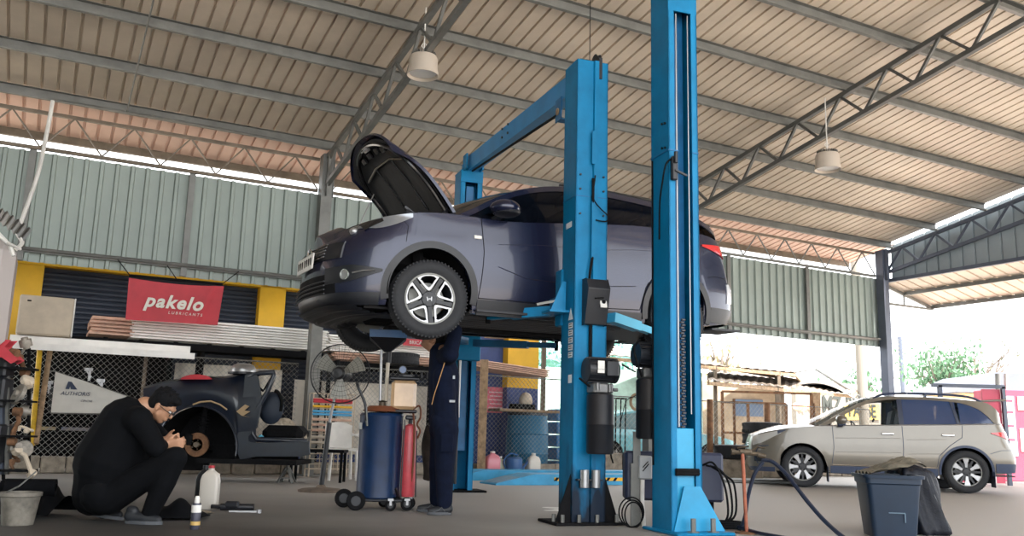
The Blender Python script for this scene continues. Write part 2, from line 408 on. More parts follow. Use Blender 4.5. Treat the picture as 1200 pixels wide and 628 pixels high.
# ================================================================ LAMPS
LED = mat('lamp_diffuser', (.82, .80, .78), .5)
LAMPB = mat('lamp_shell', (.50, .43, .36), .5, .1)
def lamp(top, bot, label):
    t = thing('high_bay_lamp', label, 'lamp', bot)
    b = MB(); b.lathe([(.02, .31), (.09, .31), (.105, .27), (.165, .25), (.18, .22), (.185, .08), (.20, .0), (.195, -.005), (.18, .02), (.17, .06), (.0, .07)], n=32); b.build('shell', LAMPB, t, smooth=35)
    b = MB()
    for i in range(22):
        a = 2 * PI * i / 22; b.box((.13 * math.cos(a), .13 * math.sin(a), .275), (.05, .006, .05), (0, 0, a))
    b.build('heat_sink', STEEL, t)
    MB().lathe([(0, .035), (.172, .035), (.172, .03), (0, .03)], n=32).build('diffuser', LED, t)
    b = MB(); b.tube([(0, 0, .31), (0, 0, .42), V(top) - V(bot)], .009, 6); b.tube([V((.03 * math.cos(a), 0, .40 + .03 * math.sin(a))) for a in [i * PI / 6 for i in range(12)]], .006, 5, True); b.build('hanging_rod', WHT, t)
    return t
lamp(B(3.85, 9.85, 6.1), B(3.85, 9.85, 5.12), 'round hanging lamp above the raised bonnet, left of the two lamps')
lamp(B(10.40, 9.36, 6.03), B(10.40, 9.36, 4.86), 'round hanging lamp below the right-hand truss, above the beige car')
# conduits
b = MB(); b.tube(crom([wall(62, 118, 13.6), wall(54, 160, 13.6), wall(44, 205, 13.6), wall(24, 262, 13.6), wall(20, 272, 13.6), wall(26, 284, 13.6), wall(18, 293, 13.6)], 6), .028, 8)
solo(b.build('conduit_pipe', WHT), 'white bent conduit dropping down the back wall at far left', 'pipe')
b = MB(); b.tube([wall(62, 117, 13.6), wall(75, 119, 13.6), wall(200, 140, 13.65), wall(384, 175, 13.7)], .02, 6)
solo(b.build('conduit_pipe', STEEL), 'thin conduit running along the last purlin beside the eave', 'pipe')
b = MB(); b.tube([B(.72, 13.6, 5.22), B(.72, 6.5, roofz(6.5) - .19)], .012, 5)
solo(b.build('roof_cable', STEEL), 'thin grey cable crossing under the purlins at upper left', 'cable')

# ================================================================ SHOP BUILDING behind the yard
t = thing('shop_building', 'shop front with yellow pillars, blue base and dark roller shutters', 'building', B(0, 15.7, 0), WA)
SD = 4.0
def pier(x0, x1, zt=3.45, proj=.0):
    MB().box(((x0+x1)/2, .2 - proj/2, (1.63+zt)/2), (x1-x0, .4 + proj, zt-1.63)).build('pillar', YEL, t)
    MB().box(((x0+x1)/2, .2 - proj/2, 1.63/2), (x1-x0, .402 + proj, 1.63)).build('pillar_base', BLUW, t)
pier(-1.6, -.1); pier(3.28, 3.73, proj=.02); pier(8.18, 8.88, proj=.12)
MB().box((3.6, .2, 3.36), (10.4, .44, .42)).build('lintel', YEL, t)
MB().box((3.6, 2.1, 3.7), (10.6, 4.3, .26)).build('roof', CONC, t)
for (x0, x1) in ((-.1, 3.28), (3.73, 6.7)):
    b = MB(); z = .3; poly = []
    while z < 3.2: poly += [(0, z), (-.022, z + .03), (-.022, z + .055), (0, z + .08)]; z += .082
    b.band([(x0, .22 + d, zz) for d, zz in poly], [(x1, .22 + d, zz) for d, zz in poly], (0, .004, 0)); b.build('roller_shutter', SHUT, t)
MB().box((7.44, .25, 1.6), (1.48, .3, 3.2)).build('wall', BLUW, t)
SX = wu(581, 475, 15.75)[0]; MB().box((SX, .08, 1.38), (.36, .03, .5)).build('sign_board', mat('pink_sign', (.65, .12, .17), .5, 0, .25, 8), t, 'faded pinkish red notice board')
b = MB()
for i in range(5): b.box((SX, .062, 1.53 - i * .075), (.3 - .05 * (i % 2), .004, .018))
b.build('lettering', mat('pale_letter', (.75, .55, .55), .6), t)
MB().box((3.6, 4.0, 1.75), (10.4, .2, 3.5)).build('back_wall', BLUW, t)

# banner ------------------------------------------------------------------
BN = 13.93
p_tl, p_tr, p_br, p_bl = [wu(x, y, BN) for x, y in ((151, 325.5), (262.5, 335.5), (255, 381), (147, 374.5))]
t = thing('banner', 'red hanging banner with white lettering above the white sheets', 'banner', B((p_tl[0] + p_br[0]) / 2, BN, 2.2), WA)
def ban(a, b_):
    u_ = (p_tl[0] * (1-a) + p_tr[0] * a) * (1-b_) + (p_bl[0] * (1-a) + p_br[0] * a) * b_
    z = (p_tl[2] * (1-a) + p_tr[2] * a) * (1-b_) + (p_bl[2] * (1-a) + p_br[2] * a) * b_
    z -= .03 * math.sin(PI * a) * (1 - b_)
    w = .012 * math.sin(9 * a + 3 * b_) * b_ + .02 * math.exp(-((a - .82 - .15 * (.5 - b_)) / .03) ** 2)
    return B(u_, BN - w - .004, z)
MB().grid(ban, 40, 14).build('cloth', RED, t, smooth=True, world=True)
b = MB()
b.tube([B(p_tl[0], BN + .02, p_tl[2] + .035), B(p_tr[0] - .02, BN + .02, p_tr[2] + .035)], .022, 8); b.build('pole', BLKM, t, world=True)
for (x0, y0, x1, y1) in ((138, 304, 154, 325), (196, 311, 207, 327), (280, 318, 259, 334)): MB().tube([wall(x0, y0, 14.03), wall(x1, y1, BN)], .008, 5).build('rope', BLKM, t, world=True)
wp = mat('banner_letter', (.72, .68, .6), .5)
tc_ = ban(.485, .50) + NN * -.03
text('lettering', 'pakelo', .27, tc_ , UU, (0, 0, 1), wp, t, bold=.0085, shear=.28, spacing=1.14)
text('lettering', 'L U B R I C A N T S', .058, ban(.62, .77) + NN * -.03, UU, (0, 0, 1), wp, t, shear=.2)

# ================================================================ STORAGE along the back line
def stack(u0, u1, z0, z1, n0, n1, m, name, label, cat, k_=6, tilt=0.):
    t = thing(name, label, cat, B(u0, (n0+n1)/2, z0), WA)
    h = (z1 - z0) / k_
    for i in range(k_):
        s = random.uniform(-.03, .03); b = MB(); poly = []; nn = 0; W_ = n1 - n0
        while nn < W_: poly += [(nn, 0), (nn + .06, 0), (nn + .075, h * .5), (nn + .1, h * .5)]; nn += .115
        L = u1 - u0; zz = i * h
        b.band([V((s, -W_/2 + q, zz + d)) for q, d in poly], [V((L + s, -W_/2 + q, zz + d + tilt)) for q, d in poly], (0, 0, h * .45))
        b.build('sheet', m, t)
    return t
SHW = mat('white_sheet', (.88, .86, .82), .45, 0, .1, 3)
stack(1.17, 4.2, 2.0, 2.34, 14.45, 15.3, SHW, 'roofing_sheet_stack', 'stack of long white corrugated sheets below the red banner', 'sheet stack', 8)
stack(.62, 1.22, 2.02, 2.3, 14.5, 15.2, WOODP, 'board_stack', 'short stack of pinkish boards left of the white corrugated sheets', 'board stack', 5)
stack(4.25, 6.9, 2.02, 2.30, 14.55, 15.3, SHW, 'roofing_sheet_stack', 'stack of white sheets behind the oil drainer funnel', 'sheet stack', 7)
stack(4.3, 6.6, 1.88, 2.0, 14.42, 15.0, WOODP, 'board_stack', 'rust coloured boards sticking out under the white sheets behind the funnel', 'board stack', 3)
stack(6.8, 8.5, 1.92, 2.06, 14.45, 15.2, WOODP, 'board_stack', 'pinkish long boards jutting out right of the rear lift post', 'board stack', 4, -.12)
# front white channel beams
t = thing('white_channel_beam', 'long white steel channel with rust spots lying along the fence top', 'beam', B(-.4, 13.95, 1.78), WA)
b = MB(); L = 2.35
b.box((L/2, 0, .09), (L, .15, .006)).box((L/2, -.07, .04), (L, .006, .10)).box((L/2, .07, .03), (L, .006, .07)); b.build('channel', SHW, t)
b = MB(); b.box((L/2 + .05, -.16, -.02), (L, .12, .006)).box((L/2 + .05, -.22, -.06), (L, .006, .09)).box((L/2 + .05, -.10, -.05), (L, .006, .07)); b.build('channel', SHW, t)
# storage rack carrying them
def rack(u0, u1, n0, n1, z, label, m=BLKM):
    t = thing('storage_rack', label, 'rack', B(u0, (n0+n1)/2, 0), WA); L = u1 - u0; W_ = n1 - n0
    for i in range(int(L / 1.35) + 1):
        for y in (-W_/2 + .1, W_/2): MB().bar((min(i * 1.9 + .05, L), y, 0), (min(i * 1.9 + .05, L), y, z), .06, .06).build('leg', m, t)
    for y in (-W_/2, W_/2): MB().bar((0, y, z - .05), (L, y, z - .05), .06, .1).build('rail', m, t)
    b = MB()
    for i in range(int(L / .5) + 1): b.bar((i * .5 + .03, -W_/2, z + .0), (i * .5 + .03, W_/2, z + .0), .06, .03)
    b.build('cross_bars', m, t); return t
rack(.3, 4.15, 14.56, 15.02, 1.97, 'wooden rack under the long white corrugated sheets')
rack(4.4, 6.7, 14.56, 15.15, 1.85, 'wooden rack under the white sheets behind the rear lift post')
b = MB(); b.bbox((0, 0, .27), (.68, .45, .54), .02)
t = thing('storage_box', 'dusty beige box on the white beams in front of the yellow pillar', 'box', B(.0, 14.0, 1.885), WA)
b.build('body', BEIG, t); MB().bbox((.345, 0, .27), (.02, .45, .54), .004).build('edge_panel', WHT, t); MB().box((-.22, -.228, .46), (.05, .01, .02)).build('latch', BLKM, t)

# dirty tarps behind the fence
def tarp(u0, u1, z0, z1, n_, label, m=TARP, ph=0.):
    b = MB(); b.grid(lambda a, c_: B(u0 + (u1-u0) * a, n_ + .03 * math.sin(11 * a + ph + 2 * c_) + .015 * math.sin(31 * a), z0 + (z1-z0) * c_), 30, 6)
    o = b.build('hanging_tarp', m, None, smooth=True); return solo(o, label, 'tarp')
tarp(1.95, 2.93, .35, 1.72, 15.35, 'dusty cream tarp behind the wrecked body, left sheet')
tarp(2.97, 3.7, .35, 1.70, 15.38, 'dusty cream tarp behind the fence, just left of the grey column', ph=2)
tarp(3.9, 6.9, .3, 1.55, 15.32, 'long dusty cream tarp behind the pedestal fan and the oil drainer', ph=4)
# dark tool storage behind the fence at far left
t = thing('tool_cabinet', 'dark open storage shelves behind the fence left of the squatting man', 'cabinet', B(-.6, 15.36, 0), WA)
MB().box((1.2, .3, .92), (2.5, .05, 1.8)).box((1.2, 0, .3), (2.5, .6, .04)).box((-.04, 0, .92), (.04, .6, 1.8)).box((2.44, 0, .92), (.04, .6, 1.8)).build('frame', BLKM, t)
MB().box((1.2, 0, .86), (2.5, .6, .04)).build('shelf', BLKM, t); MB().box((1.2, -.29, .62), (2.5, .04, .05)).build('shelf_edge', mat('yellow_blue_pipe', (.45, .32, .08), .5, 0, .6, 2.2, var2=(.03, .1, .3)), t)
for i, (x, z) in enumerate([(.15, .88), (.5, .88), (.85, .88), (1.2, .88), (1.55, .88)]):
    t = thing('parts_bin', ['black parts bin at the left end of the dark shelf', 'black parts bin second on the dark shelf', 'black parts bin in the middle of the dark shelf', 'black parts bin fourth on the dark shelf', 'black parts bin fifth on the dark shelf'][i], 'bin', B(-.6 + x, 15.28, z + .02), WA)
    MB().bbox((.06, 0, .15), (.27, .35, .3), .01).build('body', BLK, t); MB().box((.06 + .02 * (i % 3), -.18, .2 - .02 * (i % 2)), (.07, .006, .09)).build('paper_label', WHT, t)
for i, (px, py) in enumerate(((57, 448), (104, 433), (118, 446))):
    p = wu(px, py, 15.15); b = MB(); b.box((0, 0, 0), (.12, .03, .05)).box((.02, 0, -.09), (.035, .03, .16)).bar((-.03, 0, -.02), (.05, 0, -.12), .02, .02)
    o = b.build('hanging_tool', SILV); o.location = B(*p); o.rotation_euler = (0, 0, WA)
    solo(o, ['grey metal tool hung left of the white pennant banner', 'grey T-shaped tool hung above the white pennant', 'grey metal tool hung upper right of the white pennant'][i], 'tool')

# chain-link fence ---------------------------------------------------------
def fence(u0, u1, n_, z0, z1, label, pitch=.085, posts=()):
    t = thing('chain_link_fence', label, 'fence', B(u0, n_, 0), WA); L = u1 - u0; H = z1 - z0; b = MB(); r = .0028
    x = -H
    while x < L:
        for sgn in (1, -1):
            a0 = max(0, -x) if True else 0; a1 = min(H, L - x)
            if a1 > a0 + .02:
                if sgn == 1: p, q = (x + a0, 0, z0 + a0), (x + a1, 0, z0 + a1)
                else: p, q = (x + a0, .004, z1 - a0), (x + a1, .004, z1 - a1)
                b.tube([p, q], r, 3)
        x += pitch
    b.build('wire_mesh', WIRE, t)
    for x in posts: MB().cyl((x - u0, .03, 0), (x - u0, .03, z1 + .08), .028, 10).build('post', RUST if x > 10 else STEELW, t)
    b = MB(); b.tube([(0, .02, z1), (L, .02, z1)], .012, 6); b.build('top_rail', STEEL, t)
    return t
fence(-.7, 3.7, 14.32, .22, 1.75, 'chain-link fence behind the squatting man and the wrecked body', posts=(-.65, 1.4))
fence(4.0, 8.9, 14.32, .22, 1.75, 'chain-link fence behind the oil drainer and the blue wall', posts=(6.1,))
fence(8.95, 17.0, 14.32, .3, 1.5, 'chain-link fence beside the tyres at the nose of the beige car', pitch=.11, posts=(9.2, 11.2, 12.9, 15.2))
# kerbs of rough blocks
def kerb(u0, u1, n_, h, label):
    t = thing('block_kerb', label, 'kerb', B(u0, n_, 0), WA); x = 0; L = u1 - u0; rnd = random.Random(int(u0 * 10) + 5)
    while x < L - .05:
        w = min(rnd.uniform(.3, .42), L - x); MB().bbox((x + w/2, rnd.uniform(-.012, .012), h/2), (w - .012, .2, h + rnd.uniform(-.015, .01)), .015).build('block', CONC, t); x += w
kerb(-.9, 3.7, 14.45, .24, 'low block kerb below the left fence')
kerb(4.0, 8.9, 14.45, .2, 'low block kerb below the fence behind the blue ramps')
kerb(8.95, 16.6, 14.45, .42, 'rubble block kerb beyond the nose of the beige car')
# ================================================================ VEHICLES
def hermite_path(ctrl, step=.035):
    pts = crom([V((x, y, 0)) for x, y in ctrl], 10); out = [pts[0]]; acc = 0
    for p in pts[1:]:
        if (p - out[-1]).length >= step: out.append(p)
    out[-1] = pts[-1]; return out

class Body:
    """Car body: x forward from the front axle, y to the car's left, z up."""
    def __init__(s, P):
        s.P = P; ctrl = [(P['xf'] + dx, y) for dx, y in P['nose']] + [(x, P['W']) for x in P['mid']] + [(P['xr'] + dx, y) for dx, y in P['tail']]
        s.pl = hermite_path(ctrl); s.al = [0]
        for a, b in zip(s.pl, s.pl[1:]): s.al.append(s.al[-1] + (b - a).length)
        s.ax = P['axles']; s.g = curve(P['g']); s.zs = curve(P['zs']); s.dxf = curve(P['dxf']); s.dxr = curve(P['dxr']); s.bot = curve(P['bot'])
        s.zr = curve(P['zr'])
    def zb(s, x, y=1):
        z = s.bot(x)
        for xw in s.ax:
            d = abs(x - xw)
            if d < s.P['arch'] and y > .55: z = max(z, s.P['wz'] + math.sqrt(s.P['arch']**2 - d*d))
        return z
    def Sk(s, p, z):
        P = s.P; wf = min(1, max(0, (p.x - (P['xf'] - P['fl'])) / P['fl'])) ** 1.2; wr = min(1, max(0, ((P['xr'] + P['rl']) - p.x) / P['rl'])) ** 1.2
        return V((p.x + wf * s.dxf(z) - wr * s.dxr(z), p.y * s.g(z), z))
    def fine(s):
        if hasattr(s, 'fp'): return s.fp
        s.fp = []
        for a, b in zip(s.pl, s.pl[1:]):
            for k in range(6): s.fp.append(a.lerp(b, k / 6))
        s.fp.append(s.pl[-1]); return s.fp
    def S(s, x, z, side=1, off=0.):
        fp = s.fine(); lo, hi = 0, len(fp) - 1
        while hi - lo > 1:
            m = (lo + hi) // 2
            if s.Sk(fp[m], z).x >= x: lo = m
            else: hi = m
        pa = s.Sk(fp[lo], z); pb = s.Sk(fp[hi], z); t = 0 if abs(pa.x - pb.x) < 1e-6 else (pa.x - x) / (pa.x - pb.x)
        q = pa.lerp(pb, min(1, max(0, t))); d = (pb - pa); nrm = V((-d.y, d.x, 0)); nrm = nrm.normalized() if nrm.length > 1e-7 else V((0, 1, 0))
        if nrm.y < 0 and abs(nrm.y) > .2: nrm = -nrm
        q = q + nrm * off; return V((q.x, q.y * side, q.z))
    # greenhouse side
    def yg(s, x, z):
        zs = s.zs(x); y0 = s.S(x, zs).y - .012; return y0 - s.P['tum'] * max(0, z - zs) - .16 * max(0, z - zs) ** 2
    def G(s, x, z, side=1, off=0.): return V((x, (s.yg(x, z) + off) * side, z))

def build_body(B_, root, M, hood_open=False):
    P = B_.P; paint, clad, gl, gl2 = M['paint'], M['clad'], M['glass'], M['glass2']
    pl = B_.pl; NR = 16; b = MB()
    cowl = P['cowl']
    for side in (1, -1):
        cols = []
        for p in pl:
            za = B_.zb(p.x, p.y); zt = B_.zs(p.x); cols.append([(lambda q: V((q.x, q.y * side, q.z)))(B_.Sk(p, za + (zt - za) * j / NR)) for j in range(NR + 1)])
        n = len(cols); w = NR + 1
        b.add([v for c in cols for v in c], [(i*w+j, (i+1)*w+j, (i+1)*w+j+1, i*w+j+1) if side == 1 else (i*w+j+1, (i+1)*w+j+1, (i+1)*w+j, i*w+j) for i in range(n-1) for j in range(NR)])
        # inward return at the lower edge and the arches
        b.add([v for c in cols for v in (c[0], V((c[0].x, c[0].y - .05 * side if abs(c[0].y) > .1 else c[0].y, c[0].z)))], [(2*i, 2*i+1, 2*i+3, 2*i+2) for i in range(n-1)])
    # shoulder / tail deck below the glass
    rows = []
    for p in pl:
        e = B_.Sk(p, B_.zs(p.x)); zc = P['hoodz'](e.x) if e.x > cowl else e.z
        if hood_open and -.2 < p.x < P['xf'] - .12:
            yi = max(0, e.y - .11); rows.append([e, V((e.x, (e.y + yi)/2, e.z + .006)), V((e.x, yi, e.z)), V((e.x, yi, e.z - .10)), V((e.x, yi - .02 if yi > .02 else 0, e.z - .2))])
        else: rows.append([V((e.x, e.y * (1 - k/4), e.z + (zc - e.z) * (1 - (1 - k/4)**2.2))) for k in range(5)])
    for side in (1, -1):
        b.add([V((v.x, v.y * side, v.z)) for r_ in rows for v in r_], [(i*5+j, (i+1)*5+j, (i+1)*5+j+1, i*5+j+1) for i in range(len(rows)-1) for j in range(4)])
    b.build('body_shell', paint, root, smooth=40)
    # greenhouse frames
    x0, x1 = P['gh']; zr = B_.zr; N = 70; b = MB()
    xs = [x0 + (x1 - x0) * i / N for i in range(N + 1)]
    wt = P['wtop']
    for side in (1, -1):
        a_ = []; c_ = []
        for x in xs:
            lo = max(B_.zs(x), min(wt(x), zr(x) - .02)); hi = max(lo + .001, zr(x)); a_.append(B_.G(x, lo, side)); c_.append(B_.G(x, hi, side))
        b.band(a_, c_, (0, -.02 * side, 0))
        for pi_, (pa, pb) in enumerate(P['pillars']):
            pbm = MB(); K = 6; A = []; C = []
            for j in range(K + 1):
                t = j / K
                def zz(x): return B_.zs(x) - .01 + (max(B_.zs(x), wt(x)) + .015 - B_.zs(x)) * t
                A.append(B_.G(pa(t) if callable(pa) else pa, zz(pa(t) if callable(pa) else pa), side, -.002)); C.append(B_.G(pb(t) if callable(pb) else pb, zz(pb(t) if callable(pb) else pb), side, -.002))
            pbm.band(A, C, (0, -.02 * side, 0)); pbm.build('window_pillar', paint if pi_ == len(P['pillars']) - 1 else M.get('pillar', BLK), root, smooth=40)
    b.build('roof_frame', M.get('frame', paint), root, smooth=40)
    # windows: body-side glass
    for (xa, xb, m_, lbl) in P['windows']:
        for side in (1, -1):
            b = MB(); b.grid(lambda u_, v_: (lambda x: B_.G(x, (B_.zs(x) + .004) + (max(B_.zs(x) + .006, wt(x)) - B_.zs(x)) * v_, side, -.012))(xa(v_) + (xb(v_) - xa(v_)) * u_), 14, 6)
            b.build('side_window', M[m_], root, lbl, smooth=True)
    # top: windscreen, roof, rear window
    def top(xa, xb, name, m_, n=16):
        b = MB()
        def fn(u_, v_):
            x = xa + (xb - xa) * u_; z = zr(x); ye = B_.yg(x, z) * .998; y = ye * (1 - 2 * v_); q = 1 - (y / ye) ** 2
            return V((x + P['bow'](x) * q, y, z + P['crown'](x) * q))
        b.grid(fn, n, 16); b.build(name, m_, root, smooth=50)
    top(x0, P['hdr'], 'windscreen', M['screen']); top(P['hdr'], P['rhdr'], 'roof', paint); top(P['rhdr'], x1, 'rear_window', M['rearglass'])
    # underside
    b = MB(); zf = P['floor']
    b.box(((P['xf'] - .35 + P['xr'] + .3) / 2, 0, zf), (P['xf'] - .35 - P['xr'] - .3, 1.16, .02))
    for x_a, x_b in ((-.42, P['axles'][1] + .42), (P['axles'][1] - .42, P['xr'] + .12)):
        for sy in (-1, 1): b.box(((x_a + x_b)/2, sy * .70, zf), (abs(x_a - x_b), .34, .02))
    for i in range(11): b.box(((-.45 + P['axles'][1] + .5)/2, -.55 + i * .11, zf - .02), (abs(P['axles'][1]) - .9, .022, .03))
    b.build('floor_pan', mat('underbody_grey', (.035, .035, .04), .6, .2), root)
    for xw in B_.ax:
        for sy in (-1, 1):
            b = MB(); Rr = P['arch'] + .012
            b.lathe([(Rr, .44), (Rr, P['W'] * .955), ], c=(xw, 0, P['wz']), axis='y', n=26, arc=(-.12, PI + .12)) if sy == 1 else b.lathe([(Rr, -.44), (Rr, -P['W'] * .955)], c=(xw, 0, P['wz']), axis='y', n=26, arc=(-.12, PI + .12))
            b.lathe([(0, sy * .44), (Rr, sy * .44)], c=(xw, 0, P['wz']), axis='y', n=26, arc=(-.12, PI + .12))
            b.build('wheel_housing', BLKM, root, smooth=40)
    b = MB(); b.tube([(B_.ax[1] + .3, -.2, zf - .05), (-.9, -.15, zf - .05), (-.3, -.1, zf - .03)], .03, 8).tube([(B_.ax[1], -.6, P['wz'] - .05), (B_.ax[1], .6, P['wz'] - .05)], .035, 8)
    b.bbox((B_.ax[1] - .42, 0.1, zf - .07), (.3, .62, .14), .03)
    for sy in (1, -1): b.bar((0, sy * .68, P['wz'] - .04), (-.1, sy * .2, P['wz'] - .0), .07, .04).bar((0, sy * .64, P['wz'] + .02), (.04, sy * .60, P['wz'] + .4), .07, .07)
    b.build('undercarriage', BLKM, root)
    # interior mass
    b = MB(); b.box((P['hdr'] + .25, 0, P['zin'] - .06), (.5, 1.3, .24))
    b.box(((P['hdr'] + P['rhdr'])/2 - .1, 0, P['floor'] + .2), (2.2, 1.4, .05)); b.build('dashboard', BLKM, root)
    for sy in (.36, -.36):
        for xx in (P['seat'], P['seat'] - .85):
            MB().bbox((xx, sy, P['zin'] - .18), (.5, .48, .16), .04).bbox((xx - .27, sy, P['zin'] + .1), (.14, .46, .6), .05, (0, -.2, 0)).bbox((xx - .36, sy, P['zin'] + .5), (.1, .26, .16), .03).build('car_seat', M['seat'], root)

def panel(B_, root, name, m_, fn, nu, nv, off=.006, sides=(1,), label=None, th=True, gh=False):
    r = None
    for side in sides:
        b = MB(); S_ = B_.G if gh else B_.S
        b.grid(lambda a, c: S_(*fn(a, c), side, off), nu, nv)
        if th:       # edge return so the panel has thickness
            w = nv + 1; base = [S_(*fn(i / nu, j / nv), side, off - .02) for i in range(nu + 1) for j in range(nv + 1)]; o = len(b.v); b.v += base
            ring = [i * w for i in range(nu + 1)] + [nu * w + j for j in range(1, nv + 1)] + [i * w + nv for i in range(nu - 1, -1, -1)] + [j for j in range(nv - 1, 0, -1)]
            for q in range(len(ring)):
                a_, c_ = ring[q], ring[(q + 1) % len(ring)]; b.f.append((a_, c_, c_ + o, a_ + o))
        r = b.build(name, m_, root, label, smooth=40)
    return r
def seam(B_, root, pts, name='panel_gap', sides=(1, -1), m=None, r=.004, gh=False, off=.0):
    for side in sides:
        S_ = B_.G if gh else B_.S
        q = []
        for a, c in zip(pts, pts[1:]):
            n = max(2, int(math.hypot(c[0]-a[0], c[1]-a[1]) / .04))
            for i in range(n): q.append((a[0] + (c[0]-a[0]) * i/n, a[1] + (c[1]-a[1]) * i/n))
        q.append(pts[-1]); MB().tube([S_(x, z, side, off) for x, z in q], r, 5).build(name, m or BLKM, root)

def wheel(parent, loc, side, r, rim, width, style, steer=0., name='wheel', spin=0.):
    """tyre, rim with spokes, disc; outer face towards side*y.  The tyre is the part, rim and the rest its sub-parts."""
    b = MB(); w2 = width / 2; rr = rim
    prof = [(rr - .012, -w2 * .82), (rr + .02, -w2 * .95), (rr + (r - rr) * .5, -w2 * 1.03), (r - .03, -w2 * .97), (r - .008, -w2 * .82), (r, -w2 * .6)]
    for g_ in (-.42, -.14, .14, .42): prof += [(r + .001, w2 * (g_ - .08)), (r - .01, w2 * (g_ - .05)), (r - .01, w2 * (g_ + .05)), (r + .001, w2 * (g_ + .08))]
    prof += [(r, w2 * .6), (r - .008, w2 * .82), (r - .03, w2 * .97), (rr + (r - rr) * .5, w2 * 1.03), (rr + .02, w2 * .95), (rr - .012, w2 * .82)]
    b.lathe([(a, h * side) for a, h in prof], n=56, axis='y')
    for i in range(64):      # shoulder blocks
        a = 2 * PI * i / 64
        for sy in (1, -1): b.box(((r - .010) * math.cos(a), sy * w2 * .78, (r - .010) * math.sin(a)), (.016, w2 * .3, .012), (0, -a, 0))
    t = b.build(name, RUB, parent, smooth=35); t.location = loc; t.rotation_euler = (0, spin, steer)
    o = side
    b = MB(); b.lathe([(rr, w2 * .84 * o), (rr - .016, w2 * .8 * o), (rr - .03, w2 * .4 * o), (rr - .05, -w2 * .8 * o), (rr - .01, -w2 * .86 * o)], n=48, axis='y'); b.build('rim_barrel', BLK, t, smooth=40)
    b = MB(); b.lathe([(rr - .001, w2 * .86 * o), (rr - .016, w2 * .845 * o), (rr - .018, w2 * .78 * o)], n=48, axis='y')
    b.build('rim_lip', STEEL, t, smooth=40)
    b = MB(); b.lathe([(.03, -.02 * o), (.15, -.02 * o), (.15, -.035 * o), (.03, -.035 * o)], n=32, axis='y').bbox((.12, -.03, .03), (.1, .06, .16), .01); b.build('brake_disc', STEEL, t, smooth=30)
    yo = w2 * .8 * o
    def pt(rad, a, y): return V((rad * math.cos(a), y, rad * math.sin(a)))
    if style == 'loops':
        b = MB()
        for i in range(5):     # black spokes between the silver loops
            a = PI/2 + PI/5 + 2 * PI * i / 5
            b.band([pt(.03, a - .8, yo * .62), pt(.12, a - .12, yo * .74), pt(rr - .012, a - .10, yo * .9)], [pt(.03, a + .8, yo * .62), pt(.12, a + .12, yo * .74), pt(rr - .012, a + .10, yo * .9)], (0, -.02 * o, 0))
        b.lathe([(0, yo * .78), (.062, yo * .76), (.07, yo * .6)], n=24, axis='y')
        for i in range(5): a = PI/2 + 2 * PI * i / 5; b.cyl(pt(.048, a, yo * .72), pt(.048, a, yo * .84), .009, 8)
        b.build('spoke_base', BLK, t, smooth=30)
        b = MB()
        for i in range(5):
            a = PI/2 + 2 * PI * i / 5; po = []; pi_ = []
            # closed rounded loop: apex near the hub, wide at the rim
            for (ro, ao, ri, ai) in ((.070, 0, .096, 0), (.085, -.24, .105, -.13), (.125, -.38, .132, -.27), (.17, -.45, .170, -.355), (rr - .016, -.49, rr - .040, -.40), (rr - .008, -.36, rr - .028, -.29), (rr - .006, -.15, rr - .025, -.13),
                                     (rr - .006, .15, rr - .025, .13), (rr - .008, .36, rr - .028, .29), (rr - .016, .49, rr - .040, .40), (.17, .45, .170, .355), (.125, .38, .132, .27), (.085, .24, .105, .13), (.070, 0, .096, 0)):
                po.append(pt(ro, a + ao, yo * (.80 + .22 * ro / rr))); pi_.append(pt(ri, a + ai, yo * (.80 + .22 * ri / rr)))
            b.band(po, pi_, (0, -.018 * o, 0))
        b.build('silver_spoke_loops', SILV, t)
        b = MB(); y_ = yo * .8 + .001 * o
        for sx in (-1, 1): b.band([V((sx * .012, y_, -.018)), V((sx * .016, y_, .018))], [V((sx * .019, y_, -.018)), V((sx * .024, y_, .018))], (0, .003 * o, 0))
        b.box((0, y_ + .001 * o, 0), (.026, .004, .007)); b.build('hub_emblem', SILV, t)
    else:
        b = MB(); b.lathe([(0, yo * .8), (.05, yo * .78), (.062, yo * .6)], n=24, axis='y')
        for i in range(6):
            a = PI/2 + 2 * PI * i / 6 + PI/6
            b.band([pt(.045, a - .5, yo * .7), pt(rr - .014, a - .07, yo * .82)], [pt(.045, a + .5, yo * .7), pt(rr - .014, a + .07, yo * .82)], (0, -.02 * o, 0))
            b.cyl(pt(.05, a, yo * .7), pt(.05, a, yo * .8), .008, 6)
        b.build('spoke_base', BLK, t)
        b = MB()
        for i in range(6):
            a = PI/2 + 2 * PI * i / 6
            b.band([pt(.075, a - .26, yo * .85), pt(.14, a - .17, yo * .9), pt(rr - .01, a - .22, yo * .97)], [pt(.075, a + .26, yo * .85), pt(.14, a + .17, yo * .9), pt(rr - .01, a + .22, yo * .97)], (0, -.018 * o, 0))
        b.build('silver_spokes', SILV, t)
    return t

